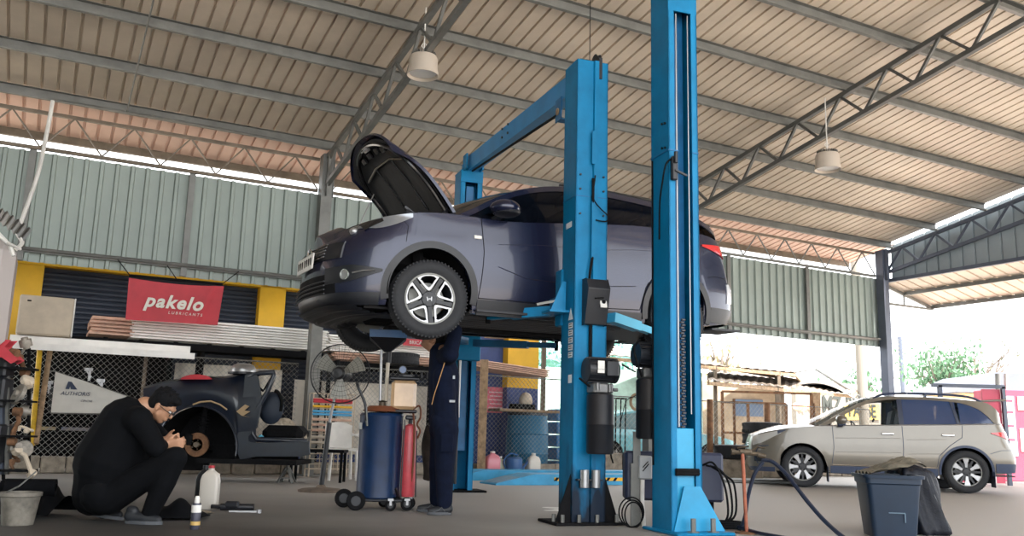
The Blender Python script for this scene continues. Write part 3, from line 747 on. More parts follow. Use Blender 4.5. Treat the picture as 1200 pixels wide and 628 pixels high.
# --------------------------------------------------------------- the lifted hatchback crossover
HP = dict(W=.875, xf=.85, xr=-3.52, axles=(0, -2.61), arch=.372, wz=.334, fl=.75, rl=.7,
    nose=[(0, 0), (-.012, .22), (-.06, .42), (-.14, .58), (-.25, .70), (-.40, .79), (-.60, .85)],
    mid=[0.0, -.4, -.9, -1.4, -1.9, -2.3, -2.61], tail=[(.5, .86), (.26, .81), (.12, .74), (.045, .62), (.01, .35), (0, 0)],
    g=[(.15, .93), (.3, .965), (.45, .985), (.6, 1.0), (.75, .995), (.86, .982), (1.0, .965), (1.1, .95), (1.2, .935)],
    zs=[(-3.53, 1.12), (-3.0, 1.17), (-2.3, 1.165), (-1.4, 1.09), (-.6, 1.025), (-.2, 1.03), (.04, 1.015), (.34, .972), (.52, .935), (.68, .87), (.78, .81), (.85, .77)],
    dxf=[(.12, -.20), (.18, -.09), (.26, -.01), (.36, .0), (.52, -.01), (.64, -.03), (.74, -.06), (.80, -.11), (.86, -.18), (.95, -.3)],
    dxr=[(.2, -.16), (.3, -.06), (.45, .0), (.62, .0), (.72, -.05), (.9, -.08), (1.1, -.13), (1.2, -.18)],
    bot=[(-3.5, .30), (-3.1, .24), (-2.2, .175), (-.5, .175), (.3, .20), (.6, .20), (.92, .21)],
    zr=[(-3.42, 1.13), (-3.30, 1.22), (-3.1, 1.32), (-2.7, 1.42), (-2.2, 1.475), (-1.7, 1.50), (-1.35, 1.48), (-1.1, 1.435), (-.89, 1.37), (-.6, 1.235), (-.42, 1.13), (-.24, 1.032)],
    gh=(-.24, -3.42), tum=.30, hdr=-1.12, rhdr=-2.98, cowl=-.15, hoodz=lambda x: 1.045 - .05 * max(0, x) - .22 * max(0, x - .25) ** 1.5 - .25 * max(0, x - .6),
    floor=.2, zin=.93, seat=-1.25)
HP['wtop'] = lambda x: HP_zr(x) - .055
HP_zr = curve(HP['zr'])
HP['crown'] = curve([(-3.42, .02), (-3.0, .05), (-1.6, .045), (-1.1, .06), (-.2, .03)])
HP['bow'] = curve([(-3.3, -.05), (-3.0, -.02), (-1.6, 0), (-1.1, .03), (-.2, .26)])
HP['pillars'] = [(lambda t: -.62, lambda t: -.66), (lambda t: -1.52, lambda t: -1.63), (lambda t: -2.46, lambda t: -3.32)]
HP['windows'] = [(lambda v: -.30, lambda v: -.62, 'glass', None), (lambda v: -.66, lambda v: -1.53, 'glass', None), (lambda v: -1.62, lambda v: -2.48, 'glass2', None)]
paintH = mat('graphite_blue_paint', (.010, .013, .038), .27, .3, .06, 3, 0, .55)
HM = dict(paint=paintH, clad=BLK, glass=glass('tinted_glass', (.003, .004, .007), .96, .05, .12), glass2=glass('privacy_glass', (.002, .003, .006), .98, .05, .12), seat=BLKM)
HM['screen'] = MATS['tinted_glass']; HM['rearglass'] = MATS['privacy_glass']; HM['frame'] = paintH
H_O = V((-1.067, 8.158, 1.546)); H_R = (0, R(1.0), R(207.8))
hrv = thing('hatchback_car', 'dark grey blue crossover car raised on the blue lift with its bonnet open', 'car', H_O, rot=H_R)
HB = Body(HP); build_body(HB, hrv, HM, hood_open=True)
# black lower cladding: sills, arches, bumper lip
def lower(B_, xa, xb, z0, z1, root, name='lower_cladding', off=.012, sides=(1, -1), m=BLK, n=24):
    panel(B_, root, name, m, lambda a, c: (xa + (xb - xa) * a, z0(xa + (xb-xa)*a) + (z1(xa + (xb-xa)*a) - z0(xa + (xb-xa)*a)) * c), n, 4, off, sides)
lower(HB, -.43, -2.18, lambda x: .165, lambda x: .30, hrv)
lower(HB, .43, .84, lambda x: .195, lambda x: .30, hrv, 'bumper_lip', .014)
lower(HB, -3.04, -3.5, lambda x: .27, lambda x: .42, hrv)
for xw in HB.ax:
    def ring(a, c, xw=xw):
        an = -.22 + (PI + .44) * a; rr = .366 + (.062 + (.0)) * c
        return (xw + rr * math.cos(an), max(.19, .334 + rr * math.sin(an)))
    panel(HB, hrv, 'arch_cladding', BLK, ring, 30, 3, .016, (1, -1))
# front face: grille, plate, lower intake, wrap to the fog lamps
def face(name, m_, z0, z1, y1, off, zt=None, root=hrv, nv=4, label=None, y0=None):
    b = MB()
    def fn(a, c):
        y = -y1 + 2 * y1 * a if y0 is None else y0 + (y1 - y0) * a
        z = z0 + (z1 - z0) * c
        fp = HB.fine(); best = min(range(0, len(fp)//3), key=lambda i: abs(HB.Sk(fp[i], z).y - abs(y))); q = HB.Sk(fp[best], z)
        return V((q.x + off, y, z))
    b.grid(fn, 20, nv); w = nv + 1; o = len(b.v); b.v += [p - V((.03, 0, 0)) for p in b.v[:21 * w]]
    ringi = [i * w for i in range(21)] + [20 * w + j for j in range(1, w)] + [i * w + nv for i in range(19, -1, -1)] + [j for j in range(nv - 1, 0, -1)]
    for q in range(len(ringi)): b.f.append((ringi[q], ringi[(q+1) % len(ringi)], ringi[(q+1) % len(ringi)] + o, ringi[q] + o))
    return b.build(name, m_, root, label, smooth=40)
gr = face('lower_lip', BLK, .20, .295, .60, .014)
gr = face('grille', BLK, .60, .745, .56, .012)
b = MB()
for i in range(5): b.tube([(HB.Sk(HB.pl[0], .62 + i*.028).x + .022 - .04 * (y/.5)**2, y, .62 + i * .028) for y in [-.42 + .084 * j for j in range(11)]], .006, 5)
b.build('grille_bars', mat('gloss_black', (.01, .01, .012), .15, 0, 0), hrv)
b = MB(); xE = HB.Sk(HB.pl[0], .7).x + .03
for sy in (-1, 1): b.bar((xE, sy * .035, .655), (xE - .008, sy * .05, .735), .012, .012)
b.bar((xE, -.035, .69), (xE, .035, .69), .012, .012); b.tube([(xE - .004, .075 * math.cos(a) * (1 + .12 * math.sin(a)), .695 + .055 * math.sin(a)) for a in [i * PI / 12 for i in range(24)]], .006, 6, True)
b.build('front_emblem', CHR, hrv)
MB().bbox((.862, 0, .61), (.012, .5, .14), .003, (0, -.08, 0)).build('number_plate', WHT, hrv)
b = MB()
for i in range(7): b.box((.869, -.2 + i * .062 + (.02 if i > 2 else 0), .61), (.003, .03, .07))
b.build('plate_characters', BLKM, hrv)
face('lower_intake', BLKM, .30, .47, .52, .004)
b = MB()
for i in range(4): b.tube([(HB.Sk(HB.pl[0], .3 + i*.035).x + .012 - .06 * (y/.5)**2, y, .30 + i * .035) for y in [-.45 + .09 * j for j in range(11)]], .007, 5)
b.build('intake_bars', BLK, hrv)
# bumper under-lip / undertray visible from below
b = MB(); b.grid(lambda a, c: V((.82 - .52 * c - .20 * (2*a-1)**4, (2*a-1) * (.66 + .06*c), .20 - .07 * math.sin(c * PI) + .008 * math.sin(60 * c))), 20, 24)
b.build('undertray', BLK, hrv, smooth=30)
b = MB(); b.bbox((.28, .1, .30), (.42, .9, .2), .05).bbox((.05, -.25, .26), (.3, .4, .2), .05).cyl((.15, -.6, .33), (.15, .6, .33), .03, 10); b.build('engine_sump', BLKM, hrv)
# head lamps: long, swept back over the wings
HLG = mat('lamp_glass', (.26, .28, .31), .15, .5, 0, 1, 0, 1.)
zsf = HB.zs
panel(HB, hrv, 'headlamp', HLG, lambda a, c: ((lambda x: (x, (zsf(x) - .004) - (.008 + .125 * math.sin(PI * min(1, a * .62 + .42)) * min(1, .25 + a * 1.4)) * (1 - c)))(.18 + .52 * a)), 22, 5, .008, (1, -1))
panel(HB, hrv, 'headlamp_trim', MATS['gloss_black'], lambda a, c: ((lambda x: (x, zsf(x) - .012 - (.03 + .05 * a) * (1 - c)))(.40 + .14 * a)), 8, 3, .012, (1, -1))
for sd in (1, -1):
    p = HB.S(.60, .84, sd, .004); MB().ball(p, (.04, .035, .035), 14, 8).build('headlamp_lens', SILV, hrv, smooth=True)
# fog lamp recess
panel(HB, hrv, 'fog_lamp_bezel', BLK, lambda a, c: ((lambda x: (x, .45 + .035 * (1 - a) + (c - .5) * (.02 + .12 * min(1, a * 1.6))))(.42 + .37 * a)), 16, 5, .008, (1, -1))
for sd in (1, -1):
    p = HB.S(.68, .45, sd, .018); q = HB.S(.68, .45, sd, -.02)
    MB().cyl(q, p, .042, 18).build('fog_lamp', SILV, hrv); MB().tube([p + V((.043 * math.cos(a) * .6, -.043 * math.cos(a) * .6 * sd, .043 * math.sin(a))) for a in [i * PI / 10 for i in range(20)]], .006, 5, True).build('fog_lamp_ring', CHR, hrv)
    MB().tube([HB.S(x, z, sd, .02) for x, z in ((.63, .46), (.56, .475), (.48, .48))], .007, 6).build('fog_lamp_strip', SILV, hrv)
# seams, handles, creases
seam(HB, hrv, [(-.46, 1.02), (-.48, .72), (-.46, .45), (-.44, .31)])
seam(HB, hrv, [(-.44, .31), (-1.55, .31)]); seam(HB, hrv, [(-1.58, 1.08), (-1.58, .7), (-1.56, .31)]); seam(HB, hrv, [(-1.56, .31), (-2.16, .33), (-2.22, .55), (-2.38, .74), (-2.50, .86), (-2.52, 1.14)])
seam(HB, hrv, [(.30, .97), (.22, .88), (.24, .74)], r=.003)
seam(HB, hrv, [(-3.0, .72), (-3.12, .74), (-3.3, .74)], r=.003)
for z0, z1, x0_, x1_ in ((.80, .86, -.62, -1.50), (.86, .93, -1.66, -2.48)):
    seam(HB, hrv, [(x0_, z0), ((x0_ + x1_)/2, (z0 + z1)/2 + .012), (x1_, z1)], 'body_crease', m=paintH, r=.014, off=-.0125)
seam(HB, hrv, [(-.62, .60), (-.9, .52), (-1.5, .50), (-2.1, .55)], 'body_crease', m=paintH, r=.016, off=-.0135)
for sd in (1, -1):
    p = HB.S(-1.42, .90, sd, .012); MB().bbox(p, (.18, .035, .03), .01).build('door_handle', BLK, hrv)
    p = HB.S(-.42, .845, sd, .006); MB().bbox(p, (.075, .012, .032), .005).build('indicator_lamp', WHT, hrv)
    # mirror
    c0 = HB.G(-.64, 1.115, sd, .12); b = MB(); b.ball(c0 + V((.0, .03 * sd, .0)), (.14, .13, .078), 20, 12, Euler((0, 0, -.18 * sd)).to_matrix()); b.build('wing_mirror', paintH, hrv, smooth=True)
    b = MB(); b.bar(HB.G(-.60, 1.035, sd, -.01), c0 + V((0, -.02 * sd, -.045)), .07, .03).ball(c0 + V((-.012, .03 * sd, -.03)), (.13, .12, .05), 18, 8); b.build('mirror_base', BLK, hrv, smooth=30)
# tail lamps, rear bumper parts
panel(HB, hrv, 'tail_lamp', mat('red_lens', (.55, .01, .015), .12, 0, 0, 1, 0, 1.), lambda a, c: ((lambda x: (x, 1.05 - .02 * a + (c - .5) * (.02 + .11 * a)))(-2.96 - .38 * a)), 12, 4, .012, (1, -1))
panel(HB, hrv, 'rear_reflector', mat('pale_lens', (.6, .6, .62), .15, 0, 0, 1, 0, 1.), lambda a, c: ((lambda x: (x, .48 + .2 * c + .02 * a))(-3.30 - .14 * a)), 6, 4, .01, (1, -1))
MB().bbox((-3.2, 0, 1.34), (.34, 1.0, .03), .012, (0, .12, 0)).build('roof_spoiler', paintH, hrv)
b = MB(); 
for sd in (1, -1): b.tube([HB.G(x, HP_zr(x), sd, -.06) + V((0, 0, .03)) for x in (-1.4, -1.6, -2.0, -2.5, -2.85)], .012, 6)
b.build('roof_rail', BLK, hrv)
b = MB(); 
for i in range(4): b.bar((-.26 + i * .02, -.55, 1.03), (-.26 + i * .02, .55, 1.03), .02, .02)
b.build('cowl_grille', BLK, hrv)
MB().bbox((-.19, .55, 1.055), (.26, .05, .035), .008, (0, .15, -.35)).build('wiper_cowl_trim', mat('pale_trim', (.5, .5, .48), .5), hrv)
# engine bay
b = MB(); b.bbox((.32, 0, .72), (.62, 1.1, .34), .05).bbox((.2, .1, .92), (.4, .5, .05), .02).bbox((.0, .45, .90), (.2, .2, .14), .03).cyl((-.02, .56, .9), (-.02, .56, 1.02), .06, 14).cyl((-.02, -.56, .9), (-.02, -.56, 1.02), .06, 14)
b.build('engine', BLKM, hrv)
b = MB(); b.bbox((-.06, .50, 1.06), (.1, .1, .06), .015).cyl((.03, .50, 1.05), (.10, .46, 1.10), .025, 10).bar((-.02, .45, 1.06), (.1, .42, 1.15), .03, .02).tube([(.05, .5, 1.04), (.0, .5, 1.1), (-.08, .52, 1.06)], .012, 6)
b.build('wiper_motor', BLK, hrv)
# bonnet: curved skin + inner panel, swung up about the hinge
hood = bpy.data.objects.new('bonnet', None)
HL, hinge = 1.05, V((-.31, 0, 1.08)); ANG = R(49)
def hoodpt(a, c, off=0.):      # a 0 hinge..1 nose, c -1..1 across
    half = .70 - .05 * a - .02 * a*a; L = HL - .26 * abs(c) ** 2.6; x = a * L
    y = c * half * (1 - .10 * max(0, a - .8) / .2 * abs(c) ** 6)
    z = .055 * (1 - c*c) + .03 * math.sin(PI * a) - .17 * max(0, a - .55) ** 1.6 * 1.3 - .02 * abs(c) ** 6
    return V((x, y, z + off))
def swing(p, k=ANG): return hinge + V((p.x * math.cos(k) - p.z * math.sin(k), p.y, p.x * math.sin(k) + p.z * math.cos(k)))
b = MB(); b.grid(lambda a, c: swing(hoodpt(a, 2*c-1)), 24, 28)
w = 29; o = len(b.v); b.v += [swing(hoodpt(i/24, 2*j/28-1, -.03)) for i in range(25) for j in range(29)]
rg = [i * w for i in range(25)] + [24 * w + j for j in range(1, w)] + [i * w + 28 for i in range(23, -1, -1)] + [j for j in range(27, 0, -1)]
for q in range(len(rg)): b.f.append((rg[q], rg[(q+1) % len(rg)], rg[(q+1) % len(rg)] + o, rg[q] + o))
hd = b.build('bonnet', paintH, hrv, smooth=40)
b = MB(); b.grid(lambda a, c: swing(hoodpt(.05 + .9 * a, .93 * (2*c-1), -.035 - .02 * math.sin(PI * min(1, a * 1.3)) * (1 - abs(2*c-1) ** 6))), 20, 24); b.build('bonnet_liner', mat('bonnet_felt', (.02, .021, .023), .65, 0, .3, 12, .2), hd, smooth=True)
b = MB()
b.tube(crom([swing(hoodpt(a, c, -.06)) for a, c in ((.06, -.86), (.4, -.86), (.72, -.84), (.88, -.55), (.92, 0), (.88, .55), (.72, .84), (.4, .86), (.06, .86))], 6), .02, 8)
b.tube([swing(hoodpt(.72, c, -.055)) for c in (-.7, -.3, .3, .7)], .014, 6)
b.tube([swing(hoodpt(a, .3, -.055)) for a in (.15, .4, .72)], .01, 6).tube([swing(hoodpt(a, -.3, -.055)) for a in (.15, .4, .72)], .01, 6)
for c in (-.35, -.1, .2, .42): b.bbox(swing(hoodpt(.84, c, -.06)), (.07, .1, .03), .01, (0, -ANG, 0))
b.build('bonnet_stiffener', MATS['gloss_black'], hd, smooth=30)
b = MB(); b.box(swing(hoodpt(.9, 0, -.07)), (.05, .09, .03), (0, -ANG, 0)).tube([swing(hoodpt(.9, .03, -.07)), swing(hoodpt(.9, .03, -.12)), swing(hoodpt(.9, -.03, -.12)), swing(hoodpt(.9, -.03, -.07))], .008, 6); b.build('bonnet_latch', SILV, hd)
MB().cyl(swing(hoodpt(.62, -.8, -.06)), (.28, -.62, .93), .006, 8).build('prop_rod', SILV, hrv)
for sd in (1, -1): MB().bar((-.16, .62 * sd, 1.0), swing(hoodpt(.08, .86 * sd, -.04)), .03, .06).build('bonnet_hinge', BLK, hrv)
for (x, sd, st) in ((0, 1, R(-8)), (0, -1, R(-8)), (-2.61, 1, 0), (-2.61, -1, 0)):
    wheel(hrv, (x, sd * .765, .27), sd, .334, .222, .215, 'loops', st, spin=.1 if x == 0 else .4)

# --------------------------------------------------------------- the parked beige SUV
FP = dict(W=.90, xf=.93, xr=-3.50, axles=(0, -2.64), arch=.405, wz=.353, fl=.8, rl=.7,
    nose=[(0, 0), (-.01, .22), (-.035, .45), (-.09, .62), (-.20, .74), (-.38, .83), (-.6, .875)],
    mid=[0.0, -.4, -.9, -1.4, -1.9, -2.3, -2.64], tail=[(.55, .89), (.28, .85), (.12, .78), (.045, .65), (.01, .35), (0, 0)],
    g=[(.2, .95), (.35, .975), (.55, 1.0), (.75, 1.0), (.9, .985), (1.05, .965), (1.15, .95)],
    zs=[(-3.64, 1.15), (-3.3, 1.16), (-2.6, 1.13), (-1.6, 1.10), (-.6, 1.075), (-.3, 1.06), (.2, 1.02), (.5, .98), (.7, .94), (.82, .90), (.93, .86)],
    dxf=[(.2, -.14), (.3, -.04), (.42, .0), (.6, .0), (.76, -.02), (.86, -.06), (.93, -.13), (1.0, -.3)],
    dxr=[(.25, -.12), (.38, .0), (.6, .02), (.75, -.03), (.85, -.08), (1.0, -.11), (1.16, -.17)],
    bot=[(-3.64, .40), (-3.2, .33), (-2.3, .27), (-.5, .27), (.5, .27), (.8, .25), (.9, .27)],
    zr=[(-3.40, 1.16), (-3.32, 1.28), (-3.2, 1.42), (-3.05, 1.52), (-2.6, 1.57), (-2.0, 1.60), (-1.6, 1.60), (-1.3, 1.57), (-1.05, 1.495), (-.8, 1.365), (-.5, 1.19), (-.28, 1.065)],
    gh=(-.28, -3.40), tum=.24, hdr=-1.2, rhdr=-3.1, cowl=-.24, hoodz=lambda x: 1.10 - .08 * max(0, x) - .30 * max(0, x - .3) ** 1.4,
    floor=.30, zin=1.0, seat=-1.45)
FP_zr = curve(FP['zr'])
wtf = curve([(-3.14, 1.17), (-3.04, 1.29), (-2.88, 1.42), (-2.6, 1.51), (-2.0, 1.55), (-1.6, 1.55), (-1.3, 1.515), (-1.05, 1.435), (-.8, 1.30), (-.55, 1.14), (-.42, 1.075)])
FP['wtop'] = wtf
FP['crown'] = curve([(-3.46, .02), (-3.1, .05), (-1.6, .05), (-1.1, .06), (-.28, .03)]); FP['bow'] = curve([(-3.40, -.06), (-3.1, -.02), (-1.6, 0), (-1.1, .03), (-.28, .26)])
FP['pillars'] = [(lambda t: -.66, lambda t: -.70), (lambda t: -1.62, lambda t: -1.70), (lambda t: -2.53 - .08 * (1-t) + .06, lambda t: -2.58 - .08 * (1-t) + .06), (lambda t: -3.14 + .0 * t, lambda t: -3.41)]
FP['windows'] = [(lambda v: -.46, lambda v: -.66, 'glass', None), (lambda v: -.70, lambda v: -1.62, 'glass', 'clear front door window'), (lambda v: -1.70, lambda v: -2.55, 'glass2', None), (lambda v: -2.60, lambda v: -3.14 , 'glass2', None)]
paintS = mat('beige_paint', (.165, .148, .120), .32, .35, .05, 3, 0, .8)
SM = dict(paint=paintS, clad=BLK, glass=glass('clear_glass', (.02, .03, .035), .22), glass2=glass('blue_privacy_glass', (.03, .055, .13), .95, .08), seat=mat('seat_blue_grey', (.05, .09, .13), .8))
SM['pillar'] = BLKB0 = mat('pillar_blue_black', (.02, .03, .06), .4); SM['screen'] = glass('bright_screen_glass', (.35, .37, .38), .35); SM['rearglass'] = MATS['blue_privacy_glass']; SM['frame'] = paintS
suv = thing('parked_suv', 'beige station-bodied SUV with roof rails parked at right beyond the black bin', 'car', (4.98, 15.5, 0), R(167.5)); suv.scale = (.93, .93, .93)
SB = Body(FP); build_body(SB, suv, SM)
BLKB = mat('blue_black_plastic', (.03, .045, .09), .5, 0, .1, 6)
lower(SB, -.46, -2.19, lambda x: .26, lambda x: .385, suv, 'sill_cladding', .012, m=BLKB)
seam(SB, suv, [(-.5, .40), (-2.15, .40)], 'sill_strip', m=CHR, r=.010, off=.012)
lower(SB, -3.10, -3.6, lambda x: .35, lambda x: .50, suv, 'bumper_cladding', .012, m=BLKB); lower(SB, .46, .86, lambda x: .25, lambda x: .33, suv, 'bumper_lip', .012, m=BLKB)
for xw in SB.ax:
    def ring(a, c, xw=xw):
        an = -.15 + (PI + .30) * a; rr = .398 + .04 * c
        return (xw + rr * math.cos(an), max(.28, .353 + rr * math.sin(an)))
    if xw < -1: panel(SB, suv, 'arch_cladding', BLKB, ring, 30, 3, .012, (1, -1))
zsg = SB.zs
panel(SB, suv, 'headlamp', mat('bright_lamp_glass', (.5, .5, .48), .2, .1, 0, 1, 0, 1.), lambda a, c: ((lambda x: (x, (zsg(x) - .035 - .02 * a) - (.02 + .13 * min(1, .2 + a * 1.2)) * (1 - c)))(.34 + .48 * a)), 16, 5, .008, (1, -1))
panel(SB, suv, 'headlamp_trim', BLKB, lambda a, c: ((lambda x: (x, (zsg(x) - .03) - (.012 + .05 * a) * (1 - c)))(.26 + .14 * a)), 10, 3, .012, (1, -1))
panel(SB, suv, 'fog_lamp_bezel', BLK, lambda a, c: ((lambda x: (x, .42 + (.03 + .10 * a) * c))(.62 + .18 * a)), 10, 4, .006, (1, -1))
seam(SB, suv, [(.56, .70), (.72, .69), (.80, .52), (.74, .38)], 'bumper_trim', m=BLKB, r=.009)
panel(SB, suv, 'tail_lamp', MATS['red_lens'], lambda a, c: ((lambda x: (x, .955 + .05 * (1-a) + (c - .5) * (.015 + .16 * a)))(-3.06 - .40 * a)), 12, 4, .012, (1, -1))
seam(SB, suv, [(-.52, 1.07), (-.53, .7), (-.49, .42)], r=.005, m=BLKB); seam(SB, suv, [(-1.66, 1.09), (-1.66, .7), (-1.64, .42)], r=.006, m=BLKB); seam(SB, suv, [(-2.62, 1.12), (-2.60, .92), (-2.40, .78), (-2.22, .6), (-2.18, .42)], r=.005, m=BLKB)
seam(SB, suv, [(-3.02, .66), (-3.2, .72), (-3.5, .73)], r=.004, m=BLKB)
seam(SB, suv, [(-.3, 1.066), (-1.6, 1.105), (-2.6, 1.135), (-3.3, 1.165)], 'window_strip', m=SILV, r=.009, off=.0)
for x0_, x1_ in ((-.55, -1.62), (-1.72, -2.35)): seam(SB, suv, [(x0_, .62), (x1_, .64)], 'body_crease', m=paintS, r=.012, off=-.0098); seam(SB, suv, [(x0_, .86), (x1_, .88)], 'body_crease', m=paintS, r=.012, off=-.0098)
for sd in (1, -1):
    for x in (-1.42, -2.38): p = SB.S(x, .955, sd, .02); MB().bbox(p, (.21, .03, .035), .012).build('door_handle', CHR, suv)
    c0 = SB.G(-.66, 1.15, sd, .13); MB().ball(c0 + V((0, .02 * sd, .02)), (.10, .13, .085), 18, 10).build('wing_mirror', paintS, suv, smooth=True)
    MB().bbox(c0 + V((0, -.01 * sd, -.05)), (.13, .16, .05), .015).bar(SB.S(-.64, 1.06, sd, -.01), c0 + V((0, -.02 * sd, -.06)), .07, .03).build('mirror_base', BLKB, suv)
    b = MB(); pts = [SB.G(x, FP_zr(x), sd, -.05) + V((0, 0, dz)) for x, dz in ((-1.25, .0), (-1.4, .05), (-1.7, .062), (-2.3, .065), (-2.8, .06), (-3.0, .0))]
    b.tube(crom(pts, 4), .019, 8); b.bar(SB.G(-2.1, FP_zr(-2.1), sd, -.05), SB.G(-2.1, FP_zr(-2.1), sd, -.05) + V((0, 0, .06)), .12, .03, (1, 0, 0)); b.build('roof_rail', BLKB, suv, smooth=40)
MB().bbox((-3.22, 0, 1.565), (.42, 1.16, .035), .014, (0, .06, 0)).build('roof_spoiler', paintS, suv)
b = MB()
for i in range(5): b.bar((.895, -.42, .60 + .035 * i), (.895, .42, .60 + .035 * i), .012, .012)
b.build('grille', CHR, suv)
MB().bbox((-3.53, 0, .62), (.02, .5, .14), .004).build('number_plate', WHT, suv)
for x in (-.42, -3.06):
    for sd in (1, -1): MB().bbox((x, sd * .80, .24), (.012, .24, .26), .005).build('mud_flap', BLKB, suv)
b = MB(); b.tube([(-1.35, .02, 1.22), (-1.32, .1, 1.18)], .02, 6).lathe([(.17, -.012), (.185, 0), (.17, .012), (.16, 0)], c=(-.98, .38, 1.02), n=20, M=Euler((0, -1.1, 0)).to_matrix()); b.build('steering_wheel', BLKB, suv)
for (x, sd) in ((0, 1), (0, -1), (-2.64, 1), (-2.64, -1)):
    wheel(suv, (x, sd * .785, .353), sd, .353, .238, .225, 'wedges', 0, spin=.0 if x < 0 else PI/6)
# ================================================================ LIFTS
LR = R(18.9)
def channel(w, d, z0, z1, lip=.06, sgn=1, t=.012):      # open side at -y*sgn
    b = MB(); H = z1 - z0; zc = (z0 + z1) / 2
    b.box((0, sgn * (d/2 - t/2), zc), (w, t, H)); b.box((-w/2 + t/2, 0, zc), (t, d, H)); b.box((w/2 - t/2, 0, zc), (t, d, H))
    b.box((-w/2 + lip/2, -sgn * (d/2 - t/2), zc), (lip, t, H)); b.box((w/2 - lip/2, -sgn * (d/2 - t/2), zc), (lip, t, H)); return b
class bolts:
    def __init__(s, pts, r=.011, ax=(0, -1, 0), h=.014): s.a = (pts, r, ax, h)
    def build(s, name, m, par):
        pts, r, ax, h = s.a
        for p in pts: MB().cyl(p, V(p) + V(ax) * h, r, 6).build(name[:-1], m, par)
def power_unit(par, x, y, sgn, zt=1.14):
    """motor, valve block and oil tank hung on the post face; sgn -1 = towards the viewer"""
    m = MB().cyl((x - .13, y + sgn * .12, zt + .11), (x + .10, y + sgn * .12, zt + .11), .098, 28).cyl((x + .10, y + sgn * .12, zt + .11), (x + .135, y + sgn * .12, zt + .11), .105, 28)
    for i in range(14):
        a = 2 * PI * i / 14; m.box((x - .02, y + sgn * .12 + .102 * math.cos(a), zt + .11 + .102 * math.sin(a)), (.2, .012, .006), (a, 0, 0))
    m = m.build('pump_motor', BLK, par, smooth=35)
    MB().bbox((x + .06, y + sgn * .225, zt + .12), (.11, .03, .13), .008).build('terminal_box', BLK, m)
    MB().box((x - .04, y + sgn * .226, zt + .13), (.06, .004, .1)).build('rating_plate', WHT, m)
    v = MB().bbox((x, y + sgn * .12, zt - .04), (.18, .15, .08), .01).cyl((x - .06, y + sgn * .2, zt - .06), (x - .06, y + sgn * .2, zt - .0), .018, 10).cyl((x + .05, y + sgn * .2, zt - .07), (x + .05, y + sgn * .2, zt - .01), .016, 10).cyl((x + .08, y + sgn * .2, zt - .05), (x + .12, y + sgn * .2, zt - .05), .014, 8)
    v.build('valve_block', mat('dull_alloy', (.18, .18, .18), .45, .6, .2, 20), par, smooth=30)
    MB().bar((x - .11, y + sgn * .16, zt - .03), (x - .22, y + sgn * .2, zt + .03), .018, .012).build('release_lever', BLKM, par)
    MB().lathe([(0, zt - .57), (.10, zt - .57), (.112, zt - .555), (.112, zt - .34), (.116, zt - .335), (.112, zt - .33), (.112, zt - .10), (.10, zt - .085), (0, zt - .085)], c=(x, y + sgn * .125, 0), n=32).build('oil_tank', BLK, par, smooth=40)

lift = thing('two_post_lift', 'blue two-post lift with overhead beam carrying the dark raised car', 'car lift', (.632, 7.60, 0), LR)
HB_, HC = 4.02, 4.08
MB().bbox((0, 0, .012), (.62, .42, .024), .006).build('base_plate', BLKM, lift)
b = channel(.30, .28, .02, HB_, sgn=-1)
b.band([(x, -.14 - d, .02) for x, d in ((.005, 0), (.012, .022), (.052, .022), (.06, 0))], [(x, -.14 - d, HB_) for x, d in ((.005, 0), (.012, .022), (.052, .022), (.06, 0))], (0, .004, 0))
gm_ = mat('lift_blue_grimy', (.0, .17, .36), .5, 0, .2, 3, spec=.25); nt = gm_.node_tree; bs = nt.nodes['Principled BSDF']; src = bs.inputs['Base Color'].links[0].from_socket
tc = nt.nodes.new('ShaderNodeTexCoord'); sp = nt.nodes.new('ShaderNodeSeparateXYZ'); nt.links.new(tc.outputs['Object'], sp.inputs[0]); nz = nt.nodes.new('ShaderNodeTexNoise'); nz.inputs['Scale'].default_value = 6; nz.inputs['Detail'].default_value = 6
mp_ = nt.nodes.new('ShaderNodeMapping'); mp_.inputs['Scale'].default_value = (1, 1, .35); nt.links.new(tc.outputs['Object'], mp_.inputs[0]); nt.links.new(mp_.outputs[0], nz.inputs['Vector'])
ma = nt.nodes.new('ShaderNodeMath'); ma.operation = 'MULTIPLY_ADD'; ma.inputs[1].default_value = -1.5; nt.links.new(nz.outputs['Fac'], ma.inputs[0]); nt.links.new(sp.outputs['Z'], ma.inputs[2])
mr = nt.nodes.new('ShaderNodeMapRange'); mr.inputs['From Min'].default_value = -.62; mr.inputs['From Max'].default_value = -.25; nt.links.new(ma.outputs[0], mr.inputs['Value'])
mx = nt.nodes.new('ShaderNodeMix'); mx.data_type = 'RGBA'; mx.inputs[6].default_value = (.004, .012, .028, 1); nt.links.new(mr.outputs[0], mx.inputs[0]); nt.links.new(src, mx.inputs[7]); nt.links.new(mx.outputs[2], bs.inputs['Base Color'])
b.build('front_post', gm_, lift)
for sx in (-1, 1): MB().prism([(0, 0), (.13, 0), (0, .38)], (sx * .15, -.12, .024), (sx, 0, 0), (0, 0, 1), (0, .012, 0)).build('post_gusset', BLKM, lift)
bolts([(-.24, -.17, .024), (-.1, -.18, .024), (.06, -.18, .024), (.24, -.17, .024), (.28, -.08, .024), (-.28, -.08, .024)], .016, (0, 0, 1), .06).build('anchor_bolts', STEEL, lift)
bolts([(-.11, -.141, 2.82), (-.11, -.141, 2.95), (.11, -.141, 2.82), (.11, -.141, 2.95), (-.11, -.141, 2.60), (.11, -.141, 2.60)], .009).build('post_bolts', BLK, lift)
MB().box((0, -.1415, 2.76), (.302, .003, .006)).box((-.1515, 0, 2.76), (.003, .28, .006)).build('post_joint', LIFTD, lift)
